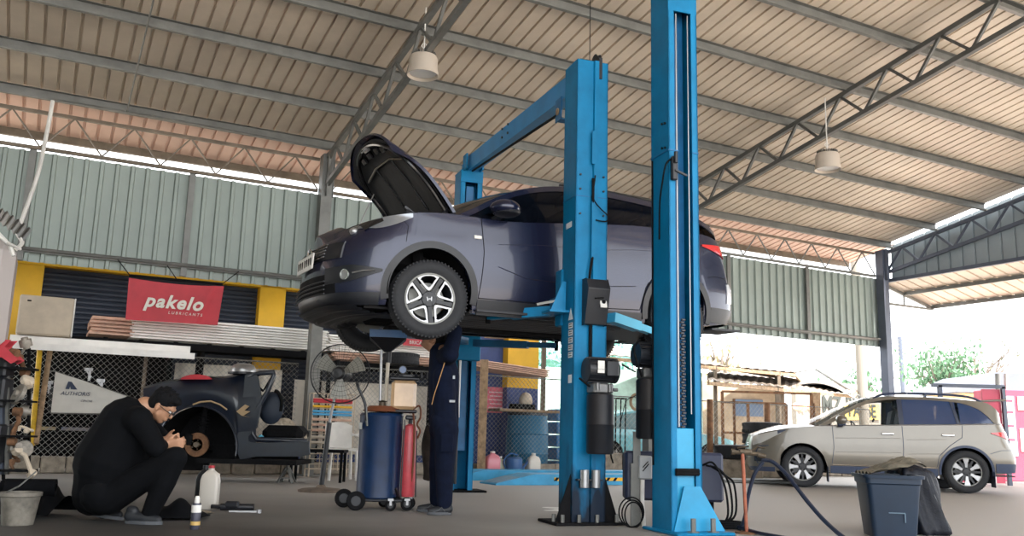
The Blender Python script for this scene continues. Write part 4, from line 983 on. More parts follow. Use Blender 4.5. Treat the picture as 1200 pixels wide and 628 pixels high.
# warning stickers on the left face
stk = mat('white_sticker', (.72, .76, .8), .5)
b = MB(); b.prism([(-.05, 0), (.05, 0), (0, .1)], (-.152, -.07, 1.68), (0, 1, 0), (0, 0, 1), (-.002, 0, 0))
for i in range(5): b.box((-.1515, -.07, 1.63 - i * .062), (.003, .085, .048))
b.box((-.1515, -.07, 1.18), (.003, .07, .07)); b.box((-.1515, -.0, 2.52), (.003, .12, .05)); b.build('warning_stickers', stk, lift)
b = MB()
for i in range(5):
    for k_ in range(2): b.box((-.1535, -.07, 1.642 - i * .062 - k_ * .02), (.002, .06, .006))
b.build('sticker_print', BLKM, lift)
b = MB(); b.bbox((-.02, -.01, HB_ + .02), (.16, .14, .04), .01).lathe([(.02, -.02), (.075, -.02), (.06, 0), (.075, .02), (.02, .02)], c=(.07, -.06, HB_ + .03), n=20, axis='x').box((.07, -.15, HB_ - .06), (.03, .012, .2)); b.build('top_pulley', BLK, lift, smooth=30)
b = MB(); b.tube([(.02, -.02, HB_), (.02, -.02, HB_ + .9), (.02, 0, 6.2)], .004, 4); b.build('roof_wire', BLKM, lift)
# ridge cable cover and wires
MB().box((.005, -.168, 2.46), (.035, .02, .5)).box((.0, -.172, 3.2), (.03, .012, .3)).build('cable_cover', LIFT, lift)
b = MB(); b.tube(crom([(.02, -.17, 2.95), (.0, -.175, 2.75), (.06, -.18, 2.66), (.14, -.17, 2.60), (.13, -.16, 2.55), (.02, -.17, 2.55)], 5), .006, 5)
b.tube([(.0, -.17, 2.92), (.0, -.17, 2.7)], .012, 6).tube(crom([(0, -.17, 2.22), (-.02, -.18, 2.12), (-.03, -.18, 2.03)], 4), .012, 6).tube([(-.01, -.165, 1.64), (-.01, -.165, 1.36)], .014, 6)
b.tube(crom([(.1, -.2, 1.1), (.14, -.26, 1.0), (.16, -.24, .85), (.15, -.22, .7)], 6), .007, 5).tube(crom([(.06, -.25, 1.08), (.12, -.3, .95), (.14, -.26, .6), (.19, -.2, .5)], 6), .007, 5)
b.build('wiring', BLKM, lift)
# control box
cb = MB(); cb.prism([(0, 0), (.055, 0), (.13, .30), (.085, .385), (0, .385)], (-.08, -.142, 1.635), (0, -1, 0), (0, 0, 1), (.2, 0, 0)); cb = cb.build('control_box', BLK, lift, bevel=.006)
MB().box((.07, -.235, 1.86), (.06, .012, .17), (R(-14), 0, 0)).build('switch_plate', WHT, cb); MB().cyl((.07, -.235, 1.83), (.07, -.262, 1.825), .016, 12).box((.07, -.243, 1.88), (.035, .012, .03), (R(-14), 0, 0)).bar((.07, -.25, 1.86), (-.01, -.26, 1.85), .012, .012).build('rotary_switch', BLKM, cb)
MB().box((-.03, -.205, 1.99), (.1, .004, .03), (R(-60), 0, 0)).build('maker_plate', mat('plate_grey', (.25, .25, .25), .5), cb)
power_unit(lift, .04, -.14, -1)
b = MB()
for x in (-.06, .04): b.cyl((x, -.19, .30), (x, -.19, .44), .036, 18)
b = b.build('pad_adapters', SILV, lift, smooth=30)
MB().box((-.01, -.16, .36), (.22, .07, .012)).box((-.01, -.15, .33), (.16, .012, .07)).build('adapter_holder', BLK, lift)
# rear post, opening towards the viewer
b = channel(.30, .28, .02, HC, lip=.065); b2 = MB(); b2.v = [p + V((.04, 3.93, 0)) for p in b.v]; b2.f = b.f
b2.build('rear_post', LIFT, lift)
MB().bbox((.04, 3.93, HC + .01), (.31, .29, .02), .004).box((.04, 3.79, HC - .06), (.3, .02, .16)).build('rear_post_cap', LIFT, lift)
MB().bbox((.04, 3.9, .012), (.62, .42, .024), .006).build('base_plate', BLKM, lift)
MB().box((.04, 3.9, 2.2), (.10, .1, 3.4)).build('rear_slider', LIFTD, lift)
MB().cyl((-.04, 3.77, .1), (-.04, 3.77, 1.7), .018, 10).build('hydraulic_line', BLK, lift); MB().cyl((-.035, 3.745, .9), (-.035, 3.745, 1.62), .012, 8).build('hydraulic_rod', SILV, lift)
# overhead beam
a0, a1 = V((-.04, .12, 3.90)), V((.04, 3.9, 4.20))
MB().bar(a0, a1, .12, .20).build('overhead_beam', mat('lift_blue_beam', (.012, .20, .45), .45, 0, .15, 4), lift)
bolts([(-.105, 1.9, 4.09), (-.105, 2.1, 4.1), (-.105, 1.9, 3.99), (-.105, 2.1, 4.0)], .014, (-1, 0, 0)).build('beam_bolts', BLK, lift)
MB().tube([a0 + V((-.06, .35, -.20)), a1 + V((-.05, -.3, -.16))], .014, 8).build('shutoff_bar', BLKM, lift)
MB().box((-.10, .42, 3.74), (.012, .14, .22)).box((-.06, .42, 3.64), (.09, .1, .012)).build('bar_bracket', LIFTD, lift); MB().cyl((-.108, .42, 3.72), (-.116, .42, 3.72), .035, 14).build('bracket_bush', WOOD, lift)
MB().box((.04, 3.8, 4.13), (.26, .05, .08)).box((-.07, 3.74, 4.19), (.02, .16, .2)).box((.15, 3.74, 4.19), (.02, .16, .2)).build('beam_bracket', LIFT, lift)
# carriages and arms
def arm(p, q, w=.10, h=.085, m=LIFT, pad=True, name='lifting_arm'):
    inv = INV[lift.name]; p = inv @ V(p); q = inv @ V(q); mid = p.lerp(q, .55)
    a = MB().bar(p, p.lerp(q, .66), w, h).build(name, m, lift)
    MB().bar(p.lerp(q, .5), q, w * .72, h * .72).build('arm_extension', m, a)
    if pad: MB().cyl(q + V((0, 0, -.06)), q + V((0, 0, .05)), .025, 12).cyl(q + V((0, 0, .05)), q + V((0, 0, .075)), .06, 20).build('lifting_pad', BLKM, a)
for yy, zz in ((.08, 1.78), (3.86, 1.74)):
    MB().bbox((0 if yy < 1 else .04, yy + (.10 if yy < 1 else -.10), zz + .12), (.34, .14, .5), .01).build('carriage', LIFT, lift)
MB().prism([(0, 0), (.14, 0), (.14, .26), (.11, .26)], (-.31, .0, 1.76), (1, 0, 0), (0, 0, 1), (0, .02, 0)).box((-.22, .06, 1.755), (.22, .2, .02)).build('carriage_gusset', LIFT, lift)
arm(at(655, 364, 7.78), at(572, 371, 7.98)); MB().bar((-.2, .02, 1.86), (-.44, .0, 1.80), .02, .02).build('arm_brace', STEEL, lift)
MB().bbox(INV[lift.name] @ at(654, 360, 7.74), (.12, .13, .15), .006).build('arm_hinge', LIFTD, lift)
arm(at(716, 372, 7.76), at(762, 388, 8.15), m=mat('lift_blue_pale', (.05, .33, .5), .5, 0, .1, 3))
arm(at(556, 402, 10.95), at(652, 405, 10.6), m=LIFTD); arm(at(545, 400, 10.95), at(505, 392, 10.2), m=LIFTD)

lift2 = thing('two_post_lift', 'nearest blue lift post with open channel, beside the hose stand', 'car lift', (1.33, 7.087, 0), LR)
HA = 4.62
b = channel(.272, .30, .02, HA, lip=.055); b.box((0, -.144, 4.43), (.272, .014, .36)); b.build('post', LIFT, lift2)
MB().bbox((0, 0, HA + .01), (.31, .34, .03), .005).build('post_cap', LIFTD, lift2)
MB().box((0, .0, 2.35), (.16, .02, 4.5)).box((.0, .03, 2.35), (.07, .07, 4.5)).build('inner_rail', LIFTD, lift2)
b = MB(); b.tube([(-.045, -.12, .8), (-.045, -.12, 4.24)], .007, 6).build('steel_cable', SILV, lift2); MB().tube([(.065, -.12, .9), (.065, -.12, 4.24)], .006, 6).build('steel_cable', SILV, lift2)
b = MB()
for i in range(40): z = .80 + i * .0215; b.bbox((.0 + (.006 if i % 2 else -.006), -.11, z), (.035, .02, .018), .004)
b.build('lifting_chain', mat('chain_metal', (.05, .05, .055), .45, .5), lift2)
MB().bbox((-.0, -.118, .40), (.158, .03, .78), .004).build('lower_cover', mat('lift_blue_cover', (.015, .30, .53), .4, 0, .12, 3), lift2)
b = MB(); b.bbox((0, -.162, .46), (.21, .02, .055), .006).box((0, -.175, .47), (.2, .01, .01)).box((0, -.175, .45), (.2, .01, .01)); b.build('rubber_bumper', BLKM, lift2)
MB().bbox((.08, -.02, .012), (.50, .56, .024), .008).build('base_plate', LIFT, lift2)
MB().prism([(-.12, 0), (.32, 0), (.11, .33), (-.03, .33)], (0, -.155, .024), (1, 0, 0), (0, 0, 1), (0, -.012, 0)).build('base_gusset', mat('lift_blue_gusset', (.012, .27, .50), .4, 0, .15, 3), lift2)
bolts([(.0, -.24, .024), (.17, -.24, .024)], .02, (0, 0, 1), .1).build('anchor_bolts', STEEL, lift2)
b = MB(); 
for x in (.0, .17): b.lathe([(.012, 0), (.045, 0), (.045, .006), (.012, .006)], c=(x, -.24, .024), n=16)
b.build('washers', STEEL, lift2)
b = MB(); b.box((-.138, 0, 3.02), (.008, .30, .01)).box((-.09, -.152, 3.02), (.09, .008, .01)).box((.11, -.152, 3.02), (.055, .008, .01)); b.build('post_joint', LIFTD, lift2)
b = MB(); b.bbox((-.1, -.17, 2.86), (.05, .04, .2), .008).cyl((-.1, -.2, 2.9), (-.1, -.2, 2.99), .016, 10).bar((-.1, -.19, 2.84), (-.0, -.2, 2.80), .02, .015); b.build('lock_latch', BLK, lift2)
bolts([(-.137, -.1, 3.26), (-.137, -.05, 3.27), (-.137, -.1, 3.05), (-.137, -.05, 3.06)], .01, (-1, 0, 0)).build('post_bolts', BLK, lift2)
b = MB(); b.tube(crom([(-.1, -.18, 2.95), (-.16, -.15, 2.9), (-.17, -.1, 2.75), (-.15, -.02, 2.6), (-.145, .0, 2.3)], 5), .007, 5).tube([(-.142, .12, .5), (-.142, .12, 3.0)], .008, 5); b.build('wiring', BLKM, lift2)
power_unit(lift2, -.09, .15, 1, 1.27)
b = MB(); b.tube(crom([(-.22, .2, 1.5), (-.26, .22, 1.42), (-.24, .2, 1.3), (-.18, .24, 1.2)], 5), .01, 6); b.build('pump_hose', BLKM, lift2)

# electrical cabinet on a stand behind the near post
t = thing('electrical_cabinet', 'dark steel cabinet on a stand behind the nearest blue post', 'cabinet', (1.40, 7.66, 0), 0)
MB().bbox((0, 0, .40), (.82, .2, .40), .02).build('body', mat('navy_cabinet', (.022, .028, .06), .5, 0, .15, 4), t)
MB().box((-.32, -.13, .25), (.10, .04, .5)).box((-.28, -.11, .25), (.01, .08, .5)).build('stand_leg', STEEL, t); MB().box((.30, .0, .1), (.08, .06, .2)).build('stand_leg', BLKM, t)
MB().box((-.32, -.13, .62), (.06, .03, .28)).build('conduit', STEEL, t)
sb = MB().bbox((-.255, -.16, .47), (.11, .07, .19), .01).build('switch_box', mat('light_grey_box', (.42, .43, .44), .5), t)
MB().bar((-.28, -.198, .44), (-.23, -.198, .50), .015, .006).bar((-.28, -.198, .47), (-.235, -.198, .52), .01, .006).build('switch_mark', BLKM, sb)
MB().tube([(-.28 + .0, -.18, .37), (-.285, -.2, .2), (-.27, -.19, .0)], .018, 8).build('cable_tail', WHT, t)
t = thing('cable_coil', 'black cable coil hanging low between the two front blue posts', 'cable', at(740, 600, 7.35))
for k_, (rx, rz) in enumerate(((.10, .115), (.085, .105), (.07, .10))):
    MB().tube([(rx * math.cos(a) + .01 * k_, .01 * k_, rz * math.sin(a) - .012 * k_) for a in [i * PI / 16 for i in range(32)]], .006, 5, True).build('loop', BLKM, t)
t = thing('cable_coil', 'black cable coil lying on the floor right of the nearest blue post', 'cable', (1.80, 7.42, .02))
for k_ in range(4): MB().tube([((.16 - .012 * k_) * math.cos(a), .1 * math.sin(a), .012 * k_) for a in [i * PI / 16 for i in range(32)]], .011, 6, True).build('loop', BLKM, t)
b = MB()
for k_ in range(3): b.tube(crom([(1.62 + .03*k_, 7.5, .5), (1.70 + .05*k_, 7.45, .52 - .05 * k_), (1.78 + .04 * k_, 7.42, .35), (1.80 + .03 * k_, 7.40, .12), (1.74, 7.40, .03)], 6), .009, 6)
solo(b.build('cable_bundle', BLKM), 'black cables drooping from the dark cabinet right of the nearest post', 'cable')
t = thing('cable_coil', 'tan cable coil hanging in the gap between the front blue posts', 'cable', at(746, 471, 7.9))
for k_ in range(3): MB().tube([((.06 - .008*k_) * math.cos(a), 0, (.075 - .008*k_) * math.sin(a)) for a in [i * PI / 12 for i in range(24)]], .005, 5, True).build('loop', WOOD, t)
b = MB(); b.tube(crom([at(726, 500, 7.6), at(734, 470, 7.7), at(746, 462, 7.85), at(752, 440, 7.8)], 6), .004, 4); solo(b.build('thin_wire', BLKM), 'thin black wire strung between the two pump units', 'cable')

# ================================================================ AIR HOSE STAND
t = thing('hose_stand', 'thin rusty red pole with air fittings on top, right of the near post', 'stand', (1.88, 7.14, 0))
MB().cyl((0, 0, 0), (-.02, .0, .61), .014, 10).build('pole', mat('rusty_red_pole', (.35, .10, .05), .6, 0, .5, 9, 0), t)
MB().lathe([(0, 0), (.09, 0), (.09, .012), (0, .014)], n=20).build('base', RUST, t)
b = MB(); b.tube([(-.1, 0, .62), (.12, 0, .605)], .016, 8).cyl((-.11, 0, .62), (-.08, 0, .62), .024, 10).bbox((.0, 0, .625), (.1, .04, .035), .008).tube([(.05, 0, .63), (.1, .01, .66), (.16, .0, .655)], .006, 5).cyl((.1, 0, .60), (.16, 0, .59), .02, 10).tube([(-.06, 0, .65), (.03, 0, .665)], .006, 5); b.build('air_fittings', mat('brass_dark', (.10, .075, .05), .5, .5, .3, 20), t)
t2 = MB().tube(crom([at(893, 539, 7.14), at(905, 541, 7.1), at(922, 556, 7.0), at(945, 586, 6.8), at(968, 612, 6.6), at(995, 634, 6.4), at(1030, 650, 6.2)], 8), .016, 8)
solo(t2.build('air_hose', mat('navy_hose', (.014, .022, .045), .4)), 'dark blue air hose arching down to the right from the hose stand', 'hose')
t2 = MB().tube(crom([at(894, 541, 7.13), at(884, 556, 7.15), at(877, 580, 7.2), at(873, 605, 7.25), at(868, 619, 7.3), V((1.86, 7.32, .03)), V((1.95, 7.0, .018)), V((2.1, 6.6, .018))], 8), .015, 8)
solo(t2.build('air_hose', MATS['navy_hose']), 'dark air hose hanging down beside the rusty pole', 'hose')

# ================================================================ BIN AND BAG
bx = at(1042, 628, 7.0); BX, BY = 3.04, 7.25
t = thing('waste_bin', 'open dark blue plastic bin in front of the beige car', 'bin', (BX, BY, 0), R(-8))
def frust(z, w, d, r=.04, n=5):
    out = []
    for sx, sy, a0 in ((1, 1, 0), (-1, 1, 90), (-1, -1, 180), (1, -1, 270)):
        for k_ in range(n): a = R(a0 + 90 * k_ / (n - 1)); out.append(V((sx * (w/2 - r) + r * math.cos(a), sy * (d/2 - r) + r * math.sin(a), z)))
    return out
def shell(rings):
    b = MB(); n = len(rings[0]); b.v = [p for r_ in rings for p in r_]
    for i in range(len(rings) - 1):
        for k_ in range(n): b.f.append((i*n + k_, i*n + (k_+1) % n, (i+1)*n + (k_+1) % n, (i+1)*n + k_))
    b.f.append(tuple(reversed(range(n)))); b.f.append(tuple(range((len(rings)-1)*n, len(rings)*n))); return b
BINM = mat('navy_bin_plastic', (.006, .020, .045), .42, 0, .12, 5)
shell([frust(.0, .33, .33), frust(.40, .40, .40), frust(.41, .42, .42), frust(.455, .425, .425), frust(.455, .395, .395), frust(.1, .33, .33)]).build('body', BINM, t, smooth=35)
shell([frust(.45, .46, .46, .05), frust(.475, .465, .465, .05), frust(.475, .40, .40), frust(.45, .395, .395)]).build('rim', BINM, t, smooth=35)
b = MB(); b.box((.01, -.195, .19), (.12, .006, .008)).box((.07, -.192, .155), (.008, .006, .07)); b.build('moulded_mark', mat('bin_mark', (.1, .16, .22), .5), t)
def cone(base, tip, rb, crumple, n=28, m=12, seed=1, sq=(1, 1)):
    rnd = random.Random(seed); ph = [rnd.uniform(0, 6.28) for _ in range(6)]
    def fn(a, c):
        an = 2 * PI * a; r_ = rb(c) * (1 + crumple * (math.sin(7 * an + ph[0] + 3 * c) * .5 + math.sin(13 * an + ph[1] + 5 * c) * .35 + math.sin(3 * an + ph[2] - 4 * c) * .4))
        p = base.lerp(tip, c); return p + V((math.cos(an) * r_ * sq[0], math.sin(an) * r_ * sq[1], .02 * crumple * math.sin(9 * an + 8 * c)))
    return MB().grid(fn, n * 2, m * 2)
bagm = mat('black_bag_film', (.003, .005, .012), .5, 0, .3, 18, .5, spec=.3)
o = cone(V((3.40, 7.50, .0)), V((3.32, 7.52, .56)), curve([(0, .18), (.04, .205), (.25, .19), (.5, .18), (.75, .175), (.88, .165), (.96, .09), (1, .01)]), .26, sq=(1.0, .8)).build('rubbish_bag', bagm, None, smooth=True)
solo(o, 'full black rubbish bag leaning on the right side of the blue bin', 'bag')
filmt = mat('smoky_film', (.15, .135, .105), .35, 0, .35, 14, .5)
o = MB().grid(lambda a, c: V((BX - .19 + .44 * a, BY - .16 + .34 * c, .482 + .115 * math.sin(PI * min(1, a * .60 + .03)) ** 1.5 * math.sin(PI * (c * .8 + .15)) ** .6 * (1 + .12 * math.sin(16 * a + 6 * c)) + .012 * math.sin(30 * c + 9 * a))), 40, 20).build('plastic_sheet', filmt, None, smooth=True)
solo(o, 'crumpled translucent plastic bag bulging out of the blue bin', 'bag')
# ================================================================ PEOPLE
def remesh(o, vox, sm=4, fac=.5):
    m = o.modifiers.new('r', 'REMESH'); m.mode = 'VOXEL'; m.voxel_size = vox; m.use_smooth_shade = True
    if sm: s_ = o.modifiers.new('s', 'SMOOTH'); s_.iterations = sm; s_.factor = fac
    dg = bpy.context.evaluated_depsgraph_get(); me = bpy.data.meshes.new_from_object(o.evaluated_get(dg)); o.modifiers.clear(); o.data = me
    for p in me.polygons: p.use_smooth = True
    return o
def frame(x, z):
    x = V(x).normalized(); z = V(z); z = (z - x * z.dot(x)).normalized(); y = z.cross(x)
    return Matrix((x, y, z)).transposed()
def hand(b, wrist, d, palm, curl=.5, s=1., thumb=1):
    """wrist point, direction of the fingers, palm normal"""
    M = frame(d, palm); P = lambda x, y, z: V(wrist) + M @ V((x * s, y * s, z * s))
    for y in (-.028, -.01, .01, .028): b.caps(P(.01, y * .6, 0), P(.085, y, 0), .016 * s, .013 * s, 10)
    for i, (y, L) in enumerate(((-.031, .062), (-.010, .074), (.011, .068), (.031, .052))):
        a = P(.085, y, 0); x1 = .085 + L * .45 * math.cos(curl * .7); z1 = L * .45 * math.sin(curl * .7)
        x2 = x1 + L * .33 * math.cos(curl * 1.7); z2 = z1 + L * .33 * math.sin(curl * 1.7); x3 = x2 + L * .25 * math.cos(curl * 2.5); z3 = z2 + L * .25 * math.sin(curl * 2.5)
        b.caps(a, P(x1, y * 1.05, z1), .0098 * s, .009 * s, 8).caps(P(x1, y * 1.05, z1), P(x2, y * 1.05, z2), .009 * s, .0083 * s, 8).caps(P(x2, y * 1.05, z2), P(x3, y * 1.05, z3), .0083 * s, .007 * s, 8)
    t = thumb; b.caps(P(.02, -.025 * t, .006), P(.05, -.052 * t, .018), .014 * s, .011 * s, 8).caps(P(.05, -.052 * t, .018), P(.078, -.06 * t, .032), .0105 * s, .008 * s, 8)
def head(b, c, fwd, up, s=1.):
    """skull, face, nose, ears, chin around centre c"""
    M = frame(fwd, up); P = lambda x, y, z: V(c) + M @ (V((x, y, z)) * s)
    b.ball(P(-.012, 0, .028), (.097 * s, .077 * s, .088 * s), 22, 14, M); b.ball(P(.02, 0, -.03), (.068 * s, .062 * s, .085 * s), 20, 12, M)
    b.caps(P(.055, .0, -.092), P(.03, .0, -.085), .024 * s, .03 * s); b.caps(P(.01, .045, -.055), P(.045, .02, -.085), .02 * s, .02 * s).caps(P(.01, -.045, -.055), P(.045, -.02, -.085), .02 * s, .02 * s)
    b.caps(P(.082, 0, .005), P(.101, 0, -.027), .009 * s, .014 * s, 8); b.caps(P(.083, .02, -.058), P(.083, -.02, -.058), .009 * s, .009 * s, 8).caps(P(.082, .016, -.068), P(.082, -.016, -.068), .009 * s, .009 * s, 8)
    b.caps(P(.079, .045, .026), P(.086, .012, .022), .011 * s, .010 * s, 8).caps(P(.079, -.045, .026), P(.086, -.012, .022), .011 * s, .010 * s, 8)
    for sy in (1, -1): b.ball(P(-.008, sy * .078, -.008), (.020 * s, .010 * s, .033 * s), 12, 8, M @ Euler((0, .2, -.35 * sy)).to_matrix()).ball(P(-.002, sy * .078, -.034), (.011 * s, .008 * s, .012 * s), 8, 6, M)
    return P, M
def eyes(P, M, par, s=1.):
    for sy in (1, -1): MB().ball(P(.078, sy * .031, .004), .0115 * s, 12, 8).build('eye', mat('eye_white', (.6, .58, .55), .2), par, smooth=True, world=True)
def shoe(pt_heel, pt_toe, w=.045, h=.075, par=None, m=None, name='shoe'):
    a, b_ = V(pt_heel), V(pt_toe); d = (b_ - a); L = d.length; M = frame(d, (0, 0, 1)); P = lambda x, y, z: a + M @ V((x * L, y, z))
    b = MB(); b.caps(P(.12, 0, h * .62), P(.18, 0, h * .5), w * .82, w * .85).caps(P(.2, 0, h * .55), P(.55, 0, h * .45), w * .85, w * .8).caps(P(.55, 0, h * .42), P(.86, 0, h * .38), w * .86, w * .62).caps(P(.14, 0, h * 1.1), P(.22, 0, h * 1.05), w * .68, w * .7)
    o = remesh(b.build(name, m or SHOE, par, world=True), .008, 3)
    sb = MB(); pts = []
    for t in range(20):
        an = 2 * PI * t / 20; x = .5 + .5 * math.cos(an); y = math.sin(an) * w * (1.0 + .12 * math.cos(an) - .12 * math.cos(2 * an)); pts.append(P(x, y, .0))
    n = 20; sb.v = pts + [p + V((0, 0, .024)) for p in pts]; sb.f = [tuple(reversed(range(n))), tuple(range(n, 2*n))] + [(i, (i+1) % n, n + (i+1) % n, n + i) for i in range(n)]
    sb.build('sole', mat('grey_sole', (.07, .075, .085), .6), o, world=False) if par is None else None
    if par is not None:
        inv = INV[par.name]; sb.v = [inv @ p for p in sb.v]; sb.build('sole', MATS.get('grey_sole') or mat('grey_sole', (.07, .075, .085), .6), o)
        tr = MB().tube([inv @ P(.30, w * .9, h * .35), inv @ P(.45, w * .95, h * .8), inv @ P(.6, w * .93, h * .45), inv @ P(.8, w * .8, h * .3)], .004, 5); tr.build('piping', MATS['grey_sole'], o)
    return o
# ---- squatting man
SY = 6.78
def q(px, py, dy=0.): return at(px, py, SY + dy)
man = thing('person', 'person squatting in black shirt and trousers, working at the wrecked wheel arch', 'person', (q(130, 612).x, SY, 0))
hipL, hipR = q(128, 583, -.10), q(122, 580, .12); kneeL, kneeR = q(205, 537, -.19), q(198, 533, .20); ankL, ankR = q(176, 601, -.15), q(122, 598, .12)
chest, belly, neck0 = q(150, 508), q(130, 545), q(170, 477)
shL, shR = q(163, 492, -.17), q(158, 488, .18); elL, elR = q(183, 524, -.22), q(190, 516, .20); wrL, wrR = q(194, 521, -.10), q(193, 516, .06)
hc = q(191, 476, .0); fwd = V((.80, .05, -.60)); up = V((.60, .0, .80))
b = MB(); P, M = head(b, hc, fwd, up, 1.0)
b.caps(P(-.03, 0, -.06), neck0, .055, .065).caps(neck0, chest, .08, .16).caps(chest, belly, .16, .17).caps(belly, hipL, .14, .11).caps(belly, hipR, .14, .11)
for h_, k_, a_ in ((hipL, kneeL, ankL), (hipR, kneeR, ankR)): b.caps(h_, k_, .09, .06).caps(k_, a_, .055, .038)
for s_, e_, w_ in ((shL, elL, wrL), (shR, elR, wrR)): b.caps(chest, s_, .1, .06).caps(s_, e_, .05, .042).caps(e_, w_, .040, .028)
hand(b, wrL, (.9, .1, .1), (0, .7, .2), .7, 1.05); hand(b, wrR, (.9, -.1, .1), (0, -.7, .2), .7, 1.05, -1)
body = remesh(b.build('body', SKIN, man, world=True), .0075, 3)
eyes(P, M, man)
b = MB(); b.ball(P(-.022, 0, .045), (.102, .085, .088), 22, 14, M).ball(P(-.06, 0, .0), (.06, .075, .08), 16, 10, M).ball(P(.03, 0, .09), (.07, .07, .035), 16, 10, M)
rnd = random.Random(3)
for i in range(46):
    a, c = rnd.uniform(-2.9, 2.9), rnd.uniform(.1, 1.3); x, y, z = -.02 + .1 * math.cos(c) * math.cos(a + PI), .084 * math.cos(c) * math.sin(a + PI), .05 + .088 * math.sin(c)
    b.caps(P(x, y, z), P(x * 1.12 + .012, y * 1.1, z * 1.06 + .006), .012, .004, 6)
b.caps(P(.0, .074, .03), P(-.004, .076, .0), .012, .006, 8).caps(P(.0, -.074, .03), P(-.004, -.076, .0), .012, .006, 8)
remesh(b.build('hair', HAIR, man, world=True), .006, 2)
b = MB(); b.caps(q(156, 486), q(163, 484), .15, .11).caps(q(148, 500), q(130, 540), .22, .265).caps(q(130, 540), q(118, 572), .265, .20).caps(q(122, 566, -.06), q(118, 580, -.06), .17, .12).caps(q(122, 566, .08), q(118, 580, .08), .17, .12).caps(q(168, 479), q(160, 486), .065, .10)
b.caps(q(140, 520), q(152, 560), .2, .14)
for s_, e_, w_ in ((shL, elL, wrL), (shR, elR, wrR)): b.caps(q(150, 495), s_, .14, .10).caps(s_, e_, .09, .075).caps(e_, e_.lerp(w_, .55), .068, .05)
remesh(b.build('shirt', CLB, man, world=True), .011, 4)
b = MB(); b.caps(q(120, 577, -.09), q(110, 580, .1), .155, .155)
for h_, k_, a_ in ((hipL, kneeL, ankL), (hipR, kneeR, ankR)): b.caps(h_, k_, .125, .088).caps(k_, k_.lerp(a_, .45), .084, .082).caps(k_.lerp(a_, .4), a_, .085, .062)
remesh(b.build('trousers', CLB, man, world=True), .011, 3)
shoe(V((q(156, 610).x, ankL.y, .005)), V((q(202, 610).x, ankL.y - .04, .005)), .05, .085, man)
shoe(V((q(92, 606).x, ankR.y - .05, .045)), V((q(142, 610).x, ankR.y - .08, .005)), .05, .085, man)
b = MB(); b.tube([P(-.01, .083, .008), P(.05, .075, .004), P(.088, .045, .002)], .003, 5).tube([P(.095, .03 + .02 * math.cos(a), -.004 + .016 * math.sin(a)) for a in [i * PI / 8 for i in range(16)]], .003, 4, True).tube([P(.095, -.03 + .02 * math.cos(a), -.004 + .016 * math.sin(a)) for a in [i * PI / 8 for i in range(16)]], .003, 4, True).tube([P(-.01, -.083, .008), P(.05, -.075, .004), P(.088, -.045, .002)], .003, 5)
b.build('spectacles', BLK, man, world=True)
# ---- standing man under the car
TY = 8.12
def q(px, py, dy=0.): return at(px, py, TY + dy)
man = thing('person', 'person standing in navy work clothes, reaching up under the raised car', 'person', (q(517, 600).x, TY, 0))
hc = q(509, 399, .02); fwd = V((-.72, .1, .62)); up = V((.5, 0, .85))
pel, chest, neck0 = q(521, 498), q(521, 436), q(515, 409)
hipL, hipR = q(523, 503, -.09), q(519, 503, .10); kneeL, kneeR = q(521, 550, -.09), q(514, 550, .12); ankL, ankR = q(521, 592, -.09), q(512, 588, .16)
shL, shR = q(527, 415, -.18), q(519, 416, .19); elL, elR = q(534, 388, -.2), q(512, 384, .24); wrL, wrR = q(522, 366, -.12), q(498, 362, .18)
b = MB(); P, M = head(b, hc, fwd, up, 1.0)
b.caps(P(-.02, 0, -.06), neck0, .052, .06).caps(neck0, chest, .07, .125).caps(chest, pel, .125, .12)
for h_, k_, a_ in ((hipL, kneeL, ankL), (hipR, kneeR, ankR)): b.caps(pel, h_, .1, .09).caps(h_, k_, .085, .055).caps(k_, a_, .052, .036)
for s_, e_, w_ in ((shL, elL, wrL), (shR, elR, wrR)): b.caps(neck0, s_, .06, .055).caps(s_, e_, .048, .04).caps(e_, w_, .038, .027)
hand(b, wrL, (-.4, 0, .9), (-.6, .6, 0), .6, 1.); hand(b, wrR, (-.4, 0, .9), (-.6, -.6, 0), .6, 1., -1)
body = remesh(b.build('body', SKIN, man, world=True), .0075, 3)
eyes(P, M, man)
b = MB(); b.ball(P(-.022, 0, .04), (.10, .083, .085), 22, 14, M).ball(P(-.06, 0, .0), (.055, .072, .075), 16, 10, M); remesh(b.build('hair', HAIR, man, world=True), .006, 2)
b = MB(); b.caps(q(517, 414), q(520, 440), .11, .145).caps(q(520, 440), q(520, 470), .145, .138).caps(q(520, 470), q(520, 491), .138, .14).caps(q(520, 440, -.09), q(521, 489, -.08), .10, .105).caps(q(519, 440, .09), q(519, 489, .08), .10, .105)
for s_, e_, w_ in ((shL, elL, wrL), (shR, elR, wrR)): b.caps(q(519, 420), s_, .1, .085).caps(s_, e_, .078, .062).caps(e_, e_.lerp(w_, .3), .06, .052)
sh = remesh(b.build('shirt', CLN, man, world=True), .010, 4)
inv = INV[man.name]
b = MB(); b.tube([inv @ p for p in crom([q(521, 425, -.19), q(515, 444, -.215), q(509, 462, -.2), q(506, 474, -.18)], 5)], .0035, 5); b.build('side_piping', mat('orange_piping', (.55, .30, .12), .6), sh)
b = MB(); b.box(inv @ q(530, 470, -.2), (.05, .01, .02)).box(inv @ q(532, 442, -.2), (.02, .01, .03)); b.build('badge', mat('patch_grey', (.4, .42, .45), .6), sh)
b = MB(); b.caps(q(520, 492, -.06), q(519, 505, .08), .125, .125).caps(q(520, 488), q(520, 500), .135, .13)
for h_, k_, a_ in ((hipL, kneeL, ankL), (hipR, kneeR, ankR)): b.caps(h_, k_, .115, .088).caps(k_, a_.lerp(k_, .05), .086, .068)
tr = remesh(b.build('trousers', CLN, man, world=True), .010, 4)
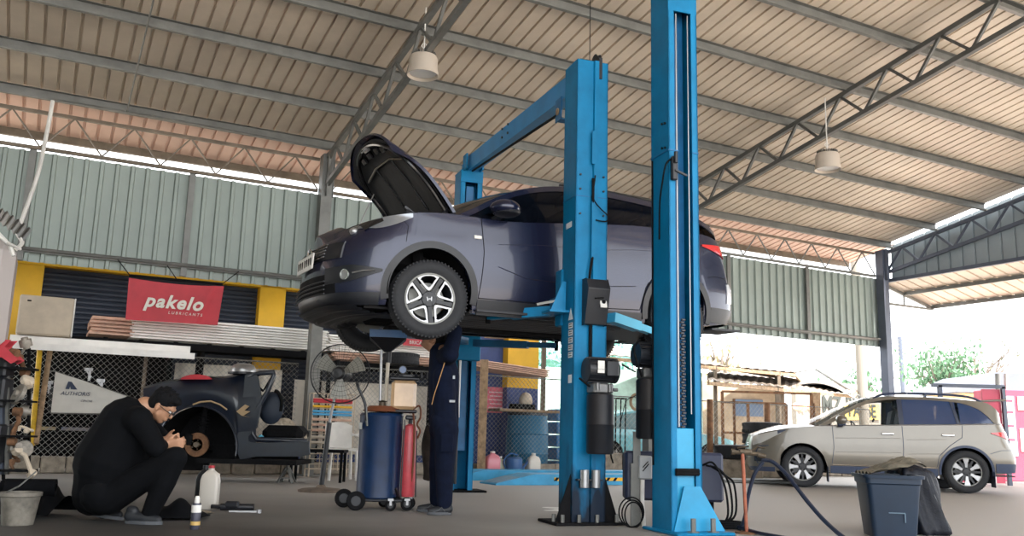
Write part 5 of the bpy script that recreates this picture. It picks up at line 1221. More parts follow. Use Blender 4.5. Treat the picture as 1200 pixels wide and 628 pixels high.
b = MB(); b.box(inv @ q(524, 520, -.215), (.1, .008, .14)).box(inv @ q(524, 511, -.22), (.105, .01, .04)); b.build('thigh_pocket', CLN, tr)
shoe(V((q(530, 600).x, ankL.y, .004)), V((q(502, 600).x, ankL.y - .05, .004)), .046, .08, man)
shoe(V((q(518, 600).x, ankR.y, .004)), V((q(486, 600).x, ankR.y - .02, .004)), .046, .08, man)
# ================================================================ WRECKED BODY on stands
WY = 11.9
t = thing('wrecked_car_body', 'dark blue cut-off front half of a car without wheels, on stands', 'car body', (at(260, 555, WY).x, WY, 0))
def w_(px, py, dy=0.): return at(px, py, WY + dy)
def L_(px, py, dy=0.): return INV[t.name] @ w_(px, py, dy)
NAVY = mat('dusty_navy_paint', (.006, .011, .024), .35, 0, .3, 5, 0, .4)
# wing with wheel arch: outline between top line and lower line
topx = curve([(150, 459), (170, 455), (200, 447.5), (240, 443), (262, 443), (276, 441), (290, 437), (300, 436)])
def arcz(px): d = (px - 231) / 46.; return 524 - 48 * math.sqrt(max(0, 1 - d*d)) if abs(d) < 1 else 524
b = MB(); xs = [168 + (300 - 168) * i / 56 for i in range(57)]
lowx = lambda px: 530 if px < 185 else (arcz(px) if px < 277 else 532)
b.grid(lambda a, c: (lambda px: L_(px, topx(px) + (lowx(px) - topx(px)) * c, -.05 * math.sin(PI * min(1, c * 1.1)) + .10 * (1 - c) ** 6))(168 + 132 * a), 66, 10)
b.grid(lambda a, c: (lambda px: L_(px, topx(px) - 2.5 * math.sin(PI * c * .5), .10 + .75 * c))(168 + 132 * a), 20, 4)
b.build('front_wing', NAVY, t, smooth=40)
b = MB(); b.tube([L_(231 + 46.5 * math.cos(a), 524 - 48.5 * math.sin(a), -.06) for a in [R(-12) + i * R(204) / 30 for i in range(31)]], .012, 6); b.build('arch_lip', NAVY, t)
b = MB(); b.lathe([(.53, .02), (.53, .75), (0, .75)], c=L_(231, 524, 0), axis='y', n=28, arc=(-.3, PI + .3)); b.build('wheel_housing', BLKM, t)
# hub and disc, strut
hb = L_(231, 521, .05)
b = MB(); b.lathe([(.03, -.02), (.155, -.02), (.155, .02), (.03, .02)], c=hb, axis='y', n=36); b.build('brake_disc', RUST, t, smooth=30)
b = MB(); b.lathe([(0, -.05), (.035, -.05), (.04, -.02), (.08, -.02), (.085, .0)], c=hb, axis='y', n=24)
for i in range(5): a = 2 * PI * i / 5; b.cyl(hb + V((.058 * math.cos(a), -.05, .058 * math.sin(a))), hb + V((.058 * math.cos(a), -.02, .058 * math.sin(a))), .008, 6)
b.build('wheel_hub', STEELW, t, smooth=30)
b = MB(); b.tube([hb + V((0, .1, 0)), hb + V((.02, .15, .5))], .04, 10).tube([hb + V((0, .08, -.05)), hb + V((.05, .7, -.12))], .03, 8).bbox(hb + V((-.1, .02, .06)), (.1, .1, .16), .02)
for i in range(6): b.lathe([(.06, 0), (.07, .008), (.06, .016)], c=hb + V((.012, .14, .2 + .04 * i)), n=14)
b.build('suspension_strut', BLKM, t, smooth=30)
# A pillar, door opening and sill
b = MB()
def plate(pts, d0=-.03, th=.05): 
    b = MB(); b.prism([(0, 0)], (0, 0, 0), (1, 0, 0), (0, 0, 1), (0, 0, 0)) if False else None
    ps = [L_(x, y, d0) for x, y in pts]; n = len(ps); b.v = ps + [p + V((0, th, 0)) for p in ps]
    b.f = [tuple(range(n)), tuple(reversed(range(n, 2*n)))] + [(i, (i+1) % n, (i+1) % n + n, i + n) for i in range(n)]; return b
plate([(288, 440), (300, 437), (306, 470), (300, 500), (290, 512), (291, 518), (300, 520), (361, 518), (362, 532), (352, 534), (300, 534), (282, 538), (276, 520), (282, 500)]).build('door_frame', NAVY, t, bevel=.01)
MB().tube([L_(291, 442), L_(305, 437), L_(321, 436), L_(321, 440), L_(313, 460), L_(301, 478), L_(297, 495), L_(296, 508), L_(301, 515), L_(330, 516), L_(360, 517)], .035, 8).build('pillar_tube', NAVY, t, smooth=True)
MB().tube([L_(294, 446, .1), L_(308, 458, .12), L_(314, 450, .14), L_(320, 440, .1)], .02, 6).build('window_frame', BLKM, t)
b = MB(); b.tube([L_(291, 520), L_(361, 521)], .02, 6); b.build('sill_ridge', NAVY, t)
MB().ball(L_(318, 478, .25), (.17, .10, .22), 16, 10).build('inner_panel', mat('dark_navy_trim', (.02, .03, .05), .6), t, smooth=True)
MB().tube(crom([L_(322, 458, .2), L_(326, 460, .2), L_(330, 470, .2), L_(329, 482, .2)], 4), .025, 8).build('door_hinge_arm', BLKM, t)
b = MB(); b.grid(lambda a, c: L_(316 + 44 * a, 482 + 22 * a + 16 * c * (1 - .3 * a) + 3 * math.sin(9 * a + 4 * c), .3 + .4 * (1 - c)), 20, 8); b.build('torn_carpet', mat('dusty_carpet', (.42, .36, .28), .9, 0, .5, 14, .4), t, smooth=True)
b = MB(); b.bbox(L_(335, 508, .4), (.55, .5, .22), .08); b.build('floor_tunnel', BLKM, t)
MB().tube([L_(303, 462), L_(302, 480), L_(303, 493)], .01, 5).bbox(L_(302, 464), (.06, .02, .06), .01).build('door_check', STEEL, t)
MB().bbox(L_(306, 512, .1), (.06, .06, .05), .01, (0, .5, 0)).build('blue_rag', mat('cyan_rag', (.1, .42, .6), .7), t)
MB().box(L_(260, 530, .55), (2.1, .06, .2)).box(L_(300, 540, .35), (1.3, .9, .06)).box(L_(205, 525, .9), (1.0, .06, .6)).build('under_frame', BLKM, t)
# bare patches
b = MB(); ps = [(277, 482), (287, 474), (292, 476), (286, 481), (293, 482), (285, 487), (293, 489), (283, 487)]; plate(ps, -.105, .02).build('primer_patch', mat('tan_primer', (.42, .30, .17), .8), t)
b = MB(); b.tube([L_(x, y, -.065) for x, y in ((226, 474), (235, 471), (247, 470), (258, 474), (266, 480))], .012, 5); b.build('primer_patch', MATS['tan_primer'], t)
# things on the cowl
MB().grid(lambda a, c: L_(204 + 72 * a, 447 - 6 * math.sin(PI * a) ** .7 + 2 * c, .1 + .5 * c), 20, 4).build('white_bonnet_edge', WHT, t, smooth=True)
o = MB().grid(lambda a, c: w_(211 + 38 * a, 444.5 - 6.0 * math.sin(PI * a) ** .6 * (1 - .3 * c), -.02 + .4 * c), 16, 4)
o.grid(lambda a, c: w_(211 + 38 * a, 444.5 - 6.0 * c * math.sin(PI * a) ** .6 , -.03), 16, 4); solo(o.build('red_cloth', RED, None, smooth=True), 'red cloth lying on the wing of the wrecked body', 'cloth')
t3 = thing('metal_bowl', 'upturned silver metal dome on the cowl of the wrecked body', 'bowl', w_(285, 437, .15))
MB().lathe([(.165, .0), (.17, .01), (.165, .05), (.14, .10), (.09, .125), (0, .13)], n=28).build('dome', SILV, t3, smooth=40); MB().lathe([(.19, -.02), (.2, -.02), (.2, .005), (.16, .01)], n=28).build('rim', BLK, t3)
# jack stand and trestles
t = thing('axle_stand', 'grey axle stand under the sill of the wrecked body', 'jack stand', (at(336, 560, 12.15).x, 12.15, 0))
for sx, sy in ((-1, -1), (1, -1), (-1, 1), (1, 1)): MB().bar((sx * .10, sy * .1, 0), (sx * .02, sy * .02, .2), .045, .008).build('leg', STEEL, t)
MB().cyl((0, 0, .16), (0, 0, .26), .02, 8).box((0, 0, .265), (.1, .04, .02)).build('post', STEEL, t); MB().box((0, 0, .06), (.14, .14, .01)).build('brace', STEEL, t)
t = thing('low_table', 'black low steel table right of the wrecked body', 'table', (at(372, 560, 12.6).x, 12.6, 0))
MB().box((0, 0, .42), (.75, .35, .04)).build('table_top', BLKM, t)
for x in (-.34, .34):
    for y in (-.14, .14): MB().bar((x, y, 0), (x, y, .4), .035, .035).build('leg', BLKM, t)

# ================================================================ FAN
FY = 10.6
t = thing('pedestal_fan', 'large black pedestal fan left of the blue oil drainer', 'fan', (at(376, 574, FY).x, FY, 0))
f_ = lambda px, py, dy=0.: INV[t.name] @ at(px, py, FY + dy)
MB().lathe([(0, 0), (.26, 0), (.265, .02), (.22, .035), (.06, .05), (.04, .08), (0, .08)], n=36).build('base', mat('dusty_iron', (.17, .13, .10), .7, .2, .3, 8), t, smooth=35)
MB().cyl((0, 0, .05), f_(386, 495), .030, 12).build('pole', BLK, t); MB().cyl(f_(386, 495), f_(393, 462), .016, 10).build('upper_pole', SILV, t)
hub = f_(399, 438, -.05); Mx = Euler((0, 0, R(12))).to_matrix()
def ring_(r, y, tr=.004, n=40): return [hub + Mx @ V((r * math.cos(a), y, r * math.sin(a))) for a in [2 * PI * i / n for i in range(n)]]
g_ = MB()
for r in (.10, .155, .21, .265, .315): g_.tube(ring_(r, -.10 - .03 * (1 - (r/.34)**2) * 1.5), .0018, 4, True)
for i in range(48):
    a = 2 * PI * i / 48; g_.tube([hub + Mx @ V((r * math.cos(a), y, r * math.sin(a))) for r, y in ((.06, -.15), (.2, -.135), (.315, -.09), (.345, -.03), (.34, 0))], .0014, 3)
g_.build('front_guard', BLK, t); g2 = MB()
for i in range(30):
    a = 2 * PI * i / 30; g2.tube([hub + Mx @ V((r * math.cos(a), y, r * math.sin(a))) for r, y in ((.08, .09), (.25, .07), (.34, 0))], .0014, 3)
g2.build('rear_guard', BLK, t); MB().tube(ring_(.345, -.01), .008, 6, True).build('guard_rim', BLK, t)
MB().lathe([(0, -.16), (.05, -.155), (.075, -.13), (.075, -.10), (0, -.10)], c=hub, axis='y', n=24).build('hub_cap', BLK, t, smooth=30)
for i in range(3):
    a = 2 * PI * i / 3 + .5
    MB().grid(lambda u_, v_: hub + Mx @ V(((.05 + .24 * u_) * math.cos(a + (v_ - .5) * (.9 - .2 * u_)), -.06 + .06 * (v_ - .5), (.05 + .24 * u_) * math.sin(a + (v_ - .5) * (.9 - .2 * u_)))), 8, 6).build('blade', mat('grey_blade', (.42, .42, .38), .4), t, smooth=True)
MB().caps(hub + V((0, .02, 0)), hub + V((.03, .22, 0)), .085, .07).build('motor', BLK, t, smooth=True); MB().bar(hub + V((.02, .12, 0)), f_(392, 464), .07, .05).build('tilt_bracket', BLK, t)

# ================================================================ WIRE RACK with hoses, chairs
t = thing('wire_rack', 'cream wire display rack with red, yellow and blue strips, left of the fan', 'rack', B(3.75, 13.5, 0), WA)
b = MB()
for x in (0, .22, .44, .66): b.tube([(x, 0, .1), (x, 0, 1.26)], .009, 6); b.tube([(x, .22, .1), (x, .22, 1.26)], .006, 5)
for i in range(16): b.tube([(0, 0, .12 + i * .076), (.66, 0, .12 + i * .076)], .005, 5)
for z in (.12, .7, 1.26): b.tube([(0, 0, z), (0, .22, z), (.66, .22, z), (.66, 0, z)], .007, 5)
for x in (0, .66): b.tube([(x, .0, 0), (x, 0, .12)], .012, 6).tube([(x, .22, 0), (x, .22, .12)], .012, 6)
b.build('wire_frame', mat('cream_wire', (.60, .50, .38), .5), t)
for z, m_ in ((1.16, RED), (1.13, RED), (1.06, YEL), (.985, mat('sky_blue_strip', (.06, .35, .62), .5)), (.94, MATS['sky_blue_strip']), (.86, WOODP), (.78, WOODP), (.70, WOODP), (.60, TARP), (.52, TARP)): MB().bbox((.30, -.03, z), (.62, .03, .035), .008).build('strip', m_, t)
def chair(px, py, Y, rz, label):
    t = thing('plastic_chair', label, 'chair', (at(px, py, Y).x, Y, 0), rz, 'plastic chairs by the fence')
    MB().bbox((0, 0, .43), (.42, .42, .03), .012).build('seat', WHT, t)
    for sx in (-1, 1):
        for sy in (-1, 1): MB().bar((sx * .2, sy * .2, 0), (sx * .18, sy * .18, .42), .035, .03).build('leg', WHT, t)
    b = MB(); b.grid(lambda a, c: V((-.2 + .4 * a, .2 + .05 * math.sin(PI * a) + .06 * c, .45 + .38 * c - .05 * c * (2*a-1)**2)), 10, 6); b.build('backrest', WHT, t, smooth=True)
    for sx in (-1, 1): MB().tube([(sx * .21, -.18, .43), (sx * .22, -.16, .62), (sx * .22, .1, .64), (sx * .19, .24, .66)], .014, 6).build('armrest', WHT, t)
chair(398, 560, 13.2, .4, 'white plastic chair standing behind the fan pole'); chair(424, 560, 13.6, -.3, 'white plastic chair partly hidden by the blue drum')

# ================================================================ OIL DRAINER
OX, OY = at(442, 590, 8.45).x, 8.45
t = thing('oil_drainer', 'wheeled blue oil drainer drum with funnel and clear reservoir', 'oil drainer', (OX, OY, 0), R(8))
DRM = mat('dark_blue_drum', (.005, .022, .07), .35, 0, .25, 6, 0, .3)
MB().lathe([(0, .10), (.185, .10), (.2, .115), (.2, .84), (.204, .85), (.19, .872), (.05, .885), (0, .885)], n=44).build('drum', DRM, t, smooth=35)
MB().bbox((0, .02, .09), (.46, .36, .03), .01).bar((.2, -.1, .1), (.16, -.22, .2), .02, .02).build('trolley_frame', BLK, t)
def cas(x, y, r, w_, nm, m_=BLKM):
    c_ = MB().lathe([(0, -w_/2), (r * .9, -w_/2), (r, -w_/4), (r, w_/4), (r * .9, w_/2), (0, w_/2)], c=(x, y, r), axis='y', n=26).build(nm, m_, t, smooth=35)
    MB().lathe([(0, -w_/2 - .004), (r * .5, -w_/2 - .004), (r * .55, -w_/2 + .002)], c=(x, y, r), axis='y', n=20).build('wheel_disc', BLK, c_)
cas(-.19, -.20, .085, .04, 'wheel'); cas(-.31, .12, .085, .04, 'wheel'); cas(.12, -.20, .05, .03, 'castor'); cas(.27, -.14, .06, .03, 'castor'); cas(.30, .1, .055, .03, 'castor'); cas(.06, .2, .05, .03, 'castor')
for x, y in ((.12, -.2), (.27, -.14), (.30, .1)): MB().box((x, y, .10), (.05, .05, .02)).bar((x, y - .02, .05), (x, y - .02, .1), .012, .02).build('castor_fork', SILV, t)
b = MB(); b.tube(crom([(-.14, -.16, .80), (-.16, -.17, .95), (-.24, -.17, 1.12), (-.235, .0, 1.135), (-.24, .14, 1.12), (-.16, .14, .95), (-.14, .13, .8)], 4), .012, 8); b.build('push_handle', BLK, t)
MB().bar((-.13, -.165, .75), (-.15, -.175, .93), .03, .008).box((-.19, -.1, .75), (.03, .06, .06)).build('handle_bracket', STEEL, t)
gl = lambda px, py, dy=0.: INV[t.name] @ at(px, py, OY + dy)
MB().cyl((-.02, 0, .88), gl(447, 410), .013, 10).build('riser_tube', SILV, t); MB().cyl((.03, 0, .88), gl(455, 418), .018, 10).build('riser_tube', mat('clear_riser', (.55, .48, .38), .35), t)
MB().cyl(gl(455, 425), gl(456, 409), .027, 14).build('funnel_neck', BLK, t)
fc = gl(455, 393)
fn_ = MB(); fn_.v = []; R4 = lambda w_, d_, z: [fc + V((sx * w_, sy * d_, z)) for sx, sy in ((-1, -1), (1, -1), (1, 1), (-1, 1))]
fn_.v = R4(.175, .17, .035) + R4(.172, .165, -.035) + R4(.03, .03, -.155) + R4(.16, .155, .035) + R4(.155, .15, -.03)
for i in range(4):
    j = (i + 1) % 4; fn_.f += [(i, j, 4 + j, 4 + i), (i, 12 + i, 12 + j, j), (12 + i, 16 + i, 16 + j, 12 + j)]
fn_.f += [(16, 17, 18, 19)]
fn_.build('funnel_pan', mat('pan_blue', (.01, .10, .27), .4, 0, .2, 5), t)
f2 = MB(); f2.v = R4(.171, .164, -.036) + R4(.028, .028, -.16); f2.f = [(i, (i+1) % 4, 4 + (i+1) % 4, 4 + i) for i in range(4)] + [(4, 5, 6, 7)]; f2.build('funnel_cone', BLK, t)
MB().lathe([(0, .0), (.04, .0), (.05, .02), (.035, .06), (.03, .09), (.045, .1), (0, .11)], c=(.0, -.02, .885), n=18).cyl((-.08, -.02, .93), (.08, -.02, .93), .012, 8).build('valve', mat('brass_dark', (.10, .075, .05), .5, .5), t, smooth=30)
rc = gl(473, 463, -.05)
MB().bbox(rc, (.235, .18, .27), .03).build('clear_reservoir', mat('amber_plastic', (.62, .40, .22), .25, 0, .15, 4, 0, .4), t, smooth=30)
MB().bbox(rc + V((0, 0, .15)), (.27, .21, .03), .01).bbox(rc + V((0, 0, -.15)), (.26, .2, .03), .01).cyl(rc + V((-.02, 0, .16)), rc + V((-.02, 0, .2)), .02, 10).build('reservoir_cap', BLK, t)
b = MB(); b.cyl(rc + V((-.02, -.02, .235)), rc + V((-.02, -.045, .235)), .038, 20); b.build('vacuum_gauge', BLK, t); MB().cyl(rc + V((-.02, -.046, .235)), rc + V((-.02, -.049, .235)), .031, 20).build('gauge_face', mat('gauge_blue', (.1, .16, .3), .3), t)
b = MB(); b.bbox(rc + V((.03, -.03, .18)), (.1, .03, .03), .006).tube([rc + V((.08, 0, .17)), rc + V((.26, 0, .17))], .008, 6)
for x in (.16, .21, .26): b.bbox(rc + V((x, 0, .19)), (.025, .03, .07), .008)
b.build('tap_manifold', BLK, t); MB().cyl((.1, -.02, .88), rc + V((0, 0, -.16)), .016, 8).build('reservoir_stem', BLK, t)
b = MB()
for k_ in range(4): b.tube([(.03 + (.20 - .015 * k_) * math.cos(a), -.02 + (.17 - .012*k_) * math.sin(a), .895 + .012 * k_) for a in [i * PI / 16 for i in range(32)]], .009, 6, True)
b.tube(crom([(.2, -.1, .9), (.27, -.12, .92), (.30, -.12, .8), (.31, -.12, .5), (.30, -.1, .25)], 6), .010, 6).tube(crom([(.25, -.1, .88), (.34, -.1, .95), (.36, -.1, .85), (.33, -.1, .78), (.36, -.1, .72), (.34, -.1, .65)], 6), .010, 6); b.build('oil_hose', mat('rust_red_hose', (.16, .05, .02), .45), t)
MB().lathe([(0, .12), (.06, .12), (.068, .14), (.068, .72), (.05, .765), (.02, .78), (0, .78)], c=(.27, -.05, 0), n=28).build('air_tank', mat('faded_red_tank', (.50, .06, .075), .45, 0, .2, 6, 0, .2), t, smooth=35)
MB().cyl((.27, -.05, .77), (.27, -.05, .84), .02, 10).bbox((.27, -.06, .84), (.1, .05, .04), .01).tube([(.33, -.1, .72), (.345, -.1, .12)], .006, 5).tube([(.215, -.1, .82), (.21, -.1, .12)], .006, 5).build('tank_valve', BLK, t)
o = MB().grid(lambda a, c: at(492 + 14 * (1 - .3 * c), 500 + 62 * c, 8.95) + V(((.06 + .02 * math.sin(5*c)) * math.cos(2 * PI * a) * (1 + .3 * c), .07 * math.sin(2 * PI * a), .01 * math.sin(14 * a))), 24, 14)
solo(o.build('hanging_jacket', mat('dark_brown_rag', (.03, .024, .02), .9, 0, .6, 9, .4), None, smooth=True), 'dark brown rag hung between the oil drainer and the standing person', 'rag')
# tyres on the rack behind
def tyre(loc, r, w_, label, group=None, rot=(0, 0, 0)):
    b = MB(); b.lathe([(r * .6, -w_/2), (r * .75, -w_ * .53), (r * .95, -w_ * .47), (r, -w_ * .3), (r * .985, -w_ * .05), (r * .985, w_ * .05), (r, w_ * .3), (r * .95, w_ * .47), (r * .75, w_ * .53), (r * .6, w_/2), (r * .63, 0), (r * .6, -w_/2)], n=40)
    for i in range(40):
        a = 2 * PI * i / 40
        for s_ in (-1, 1): b.box(((r - .002) * math.cos(a), (r - .002) * math.sin(a), s_ * w_ * .3), (.012, .02, w_ * .26), (0, 0, a + .2 * s_))
    o = b.build('spare_tyre', RUB, None, smooth=35); o.location = loc; o.rotation_euler = rot; return solo(o, label, 'tyre', group)
tyre(wall(470, 421, 14.25), .31, .2, 'black tyre lying on the rack behind the funnel of the oil drainer', rot=(0, 0, 0))
# red banner scrap
t = thing('banner', 'small red banner with white letters seen under the lifted front wheel', 'banner', wall(492, 402, 14.3), WA)
MB().bbox((0, 0, 0), (.62, .02, .12), .004).build('cloth', RED, t)
text('lettering', 'BRICANTS', .085, wall(492, 402, 14.27), UU, (0, 0, 1), WHT, t)

# ================================================================ LEFT SIDE items
# pennant
PN = 13.95
t = thing('pennant_banner', 'white triangular pennant banner with dark logo tied to the fence', 'banner', wall(65, 485, PN), WA)
A_, B_2, C_, D_ = wall(65, 435, PN), wall(59.5, 484, PN), wall(124, 485, PN), wall(165, 469, PN)
b = MB()
def pen(a, c):
    L0 = A_.lerp(B_2, c); top = A_.lerp(D_, a); 
    bot = B_2.lerp(C_, min(1, a / .62)) if a < .62 else C_.lerp(D_, (a - .62) / .38)
    return top.lerp(bot, c) - NN * (.02 * math.sin(6 * a + 2 * c) * a)
MB().grid(pen, 30, 12).build('cloth', mat('pennant_white', (.62, .60, .55), .6, 0, .08, 4), t, smooth=True, world=True)
dk = mat('navy_print', (.02, .035, .08), .6)
def pp(px, py): return INV[t.name] @ (wall(px, py, PN) - NN * .035)
b = MB()
for poly in ([(76.5, 456), (80, 447), (84, 447.5), (81, 456)], [(83, 456), (81, 450), (84, 447.5), (90.5, 456.5), (86.5, 456.5)]):
    ps = [pp(*p) for p in poly]; n = len(ps); o_ = len(b.v); b.v += ps + [p + V((0, .004, 0)) for p in ps]
    b.f += [tuple(o_ + i for i in range(n)), tuple(o_ + i + n for i in reversed(range(n)))] + [(o_ + i, o_ + (i+1) % n, o_ + (i+1) % n + n, o_ + i + n) for i in range(n)]
b.build('logo', dk, t)
text('lettering', 'AUTHORIS', .075, wall(88, 461.5, PN) - NN * .035, UU, (0, 0, 1), dk, t, shear=.2, spacing=1.02)
text('lettering', 'CENTRE', .04, wall(101, 470, PN) - NN * .035, UU, (0, 0, 1), dk, t, shear=.2)
b = MB(); b.tube([A_, D_], .006, 5).tube([B_2, C_], .010, 6).tube([A_, A_ + UU * -.12], .008, 5); b.build('tie_rod', STEEL, t, world=True)
for (x0, y0, x1, y1, m_, lb, nm) in ((47, 405, 37, 522, mat('yellow_pole', (.62, .38, .02), .5, 0, .3, 9), 'yellow painted pole leaning against the fence at far left', 'leaning_pole'), (59, 408, 42, 520, WOOD, 'weathered wooden pole leaning beside the yellow one', 'leaning_pole')):
    solo(MB().tube([wall(x0, y0, 13.95), wall(x1, y1, 13.4)], .035, 10).build(nm, m_, None), lb, 'pole')
# suspension parts heap on a steel trolley at the left edge
HY = 9.2
t = thing('parts_stand', 'dark steel stand loaded with greasy parts at the left edge', 'stand', (at(8, 560, HY).x, HY, 0))
l_ = lambda px, py, dy=0.: INV[t.name] @ at(px, py, HY + dy)
MB().bar(l_(2, 412), l_(1, 556), .05, .05).build('upright', STEELB, t); MB().bar(l_(9, 430), l_(8, 556), .03, .03).build('upright', STEEL, t)
MB().bbox(l_(2, 425), (.2, .2, .3), .02).bbox(l_(4, 460), (.1, .2, .3), .02).bbox(l_(-4, 520), (.2, .3, .4), .02).build('black_machine_head', BLK, t)
red_o = MB().prism([(0, 0), (.15, -.13), (.10, -.16), (.0, -.1), (-.16, -.1), (-.16, .06), (.05, .06)], at(4, 406, 9.0), (1, 0, 0), (0, 0, 1), (0, .12, 0)); solo(red_o.build('red_bracket', REDP, None, bevel=.01), 'bright red metal bracket at the far left edge', 'bracket')
rnd = random.Random(11); parts = []
GREY = mat('greasy_alloy', (.30, .27, .23), .5, .3, .4, 12); 
i = 0
for (px, py, s_, k_) in ((30, 402, .12, 0), (24, 424, .15, 1), (32, 446, .14, 2), (22, 462, .16, 3), (28, 482, .13, 0), (18, 500, .15, 1), (30, 505, .12, 4), (16, 522, .15, 2), (28, 526, .13, 3), (14, 541, .13, 4), (30, 541, .14, 1), (22, 412, .1, 4)):
    p = at(px, py, HY + .0 + rnd.uniform(-.1, .1)); b = MB(); r3 = (rnd.uniform(0, 3), rnd.uniform(0, 3), rnd.uniform(0, 3)); Mr = Euler(r3).to_matrix()
    def T(x, y, z): return Mr @ V((x * s_, y * s_, z * s_))
    if k_ == 0: b.cyl(T(0, -.3, 0), T(0, .3, 0), s_ * .5, 18).cyl(T(0, -.5, 0), T(0, .5, 0), s_ * .28, 14)
    elif k_ == 1: b.tube([T(-1, 0, 0), T(-.4, .2, .1), (T(.3, .1, -.1)), T(1, -.2, 0)], s_ * .16, 8).cyl(T(-1, 0, -.25), T(-1, 0, .25), s_ * .3, 12).cyl(T(1, -.2, -.25), T(1, -.2, .25), s_ * .26, 12)
    elif k_ == 2: b.bbox((0, 0, 0), (s_ * .9, s_ * .6, s_ * .7), .02, r3).cyl(T(0, 0, .2), T(0, 0, .7), s_ * .24, 12).cyl(T(.3, 0, .2), T(.3, 0, .55), s_ * .12, 8)
    elif k_ == 3: b.lathe([(s_ * .2, -.02), (s_ * .65, -.02), (s_ * .68, 0), (s_ * .65, .02), (s_ * .2, .02)], n=26, M=Mr).cyl(T(0, 0, -.3), T(0, 0, .3), s_ * .22, 12)
    else: b.tube(crom([T(-.8, 0, 0), T(-.2, .5, 0), T(.3, -.2, .3), T(.9, .1, 0)], 5), s_ * .12, 7).bbox(T(.1, 0, 0), (s_ * .5, s_ * .4, s_ * .4), .015, r3)
    o = b.build(['brake_drum', 'control_arm', 'engine_part', 'brake_disc', 'linkage'][k_], [GREY, RUST, BEIG, GREY][i % 4], None, smooth=35); o.location = p
    pos = ['top of the heap', 'just under the topmost parts', 'upper right of the heap', 'upper left of the heap', 'middle right of the heap', 'middle left of the heap', 'centre right of the heap', 'lower left of the heap', 'lower right of the heap', 'bottom left of the heap', 'bottom right of the heap', 'top left of the heap'][i]
    solo(o, ['greasy brake drum', 'greasy control arm', 'metal engine part', 'worn brake disc', 'bent linkage'][k_] + ', ' + pos + ' at left edge', 'car part', 'greasy car parts heaped at the left edge'); i += 1
MB().box(l_(18, 551), (.30, .3, .02)).box(l_(18, 511), (.30, .3, .02)).box(l_(18, 470), (.30, .3, .02)).box(l_(20, 432), (.30, .3, .02)).build('shelf', BLKM, t)
for px in (4, 34): MB().bar(l_(px, 408, .15), l_(px, 562, .15), .025, .025).build('leg', BLKM, t)
# kiosk corner at the top left
t = thing('site_cabin', 'pale cabin corner with a small corrugated awning at the left edge', 'cabin', (at(-60, 500, 8.6).x, 8.9, 0), WA)
c_ = lambda px, py, Y: INV[t.name] @ at(px, py, Y)
b = MB(); b.bbox(c_(-75, 345, 9.0), (1.36, 1.0, 1.15), .12); b.build('wall', mat('pale_cabin', (.50, .45, .43), .5), t, smooth=40)
b = MB(); 
def aw(a, c): p = at(-70 + 82 * a, 215 + 60 * a, 8.8 - .0 * c); return INV[t.name] @ (p + V((.35 * c, -.5 * c + .25, .0)) + V((0, 0, .012 * (1 if int(a * 26) % 2 else -1))))
b.grid(aw, 52, 1); b.build('awning', mat('awning_grey', (.25, .25, .23), .6, .1), t)
b = MB(); b.tube([c_(-60, 240, 8.4), c_(-5, 270, 8.45), c_(12, 288, 8.5), c_(16, 300, 8.5)], .02, 6).tube([c_(-20, 262, 8.4), c_(8, 284, 8.4), c_(24, 292, 8.6)], .015, 6); b.build('gutter_pipe', WHT, t)
b = MB(); b.bar(c_(-72, 400, 9.0), c_(-78, 600, 9.0), .1, .1); b.bar(c_(-30, 400, 9.4), c_(-34, 600, 9.4), .1, .1); b.build('support_legs', STEEL, t)

# ---- floor clutter, left
t = thing('bucket', 'dirty grey plastic bucket at the lower left corner', 'bucket', (at(20, 617, 6.4).x, 6.4, 0))
MB().lathe([(0, 0), (.10, 0), (.125, .19), (.135, .195), (.135, .22), (.125, .22), (.10, .02), (0, .02)], n=32).build('pail', mat('dirty_pail', (.16, .145, .12), .7, 0, .45, 10), t, smooth=35)
MB().tube([(-.13, 0, .2), (-.02, .0, .26), (.06, .05, .36)], .006, 5).build('bail_handle', STEEL, t)
o = MB().grid(lambda a, c: V((at(-6 + 74 * a, 600, 6.9).x, 6.75 + .5 * c, .03 + .17 * math.sin(PI * c) * (1 + .35 * math.sin(9 * a + 1) + .2 * math.sin(23 * a + 5 * c)) * (1 - .2 * a))), 40, 14)
solo(o.build('black_rags', CLB, None, smooth=True), 'heap of black rags on the floor behind the bucket', 'rag')
t = thing('rag_roll', 'rolled black mat with an open end lying on the black rags', 'mat', (at(62, 574, 6.9).x, 6.9, .22), .3)
MB().lathe([(.03, 0), (.065, 0), (.065, .34), (.03, .34), (.03, 0)], axis='x', n=24, c=(-.32, 0, 0)).build('roll', CLB, t, smooth=40)
o = MB().grid(lambda a, c: V((at(170 + 66 * a, 600, 7.3).x, 7.15 + .5 * c, .01 + .012 * math.sin(7 * a + 3 * c))), 20, 8)
solo(o.build('cardboard_sheet', mat('grubby_card', (.30, .24, .17), .8, 0, .5, 8, .2), None, smooth=True), 'grubby cardboard sheet on the floor in front of the squatting person', 'cardboard')
o = MB().grid(lambda a, c: V((at(150 + 76 * a, 600, 6.8).x, 6.92 + .3 * c, .02 + .11 * math.sin(PI * c) * math.sin(PI * a) ** .5 * (1 + .3 * math.sin(13 * a)))), 30, 10)
solo(o.build('black_cloth', CLB, None, smooth=True), 'crumpled black cloth between the shoes and the spray can', 'rag')
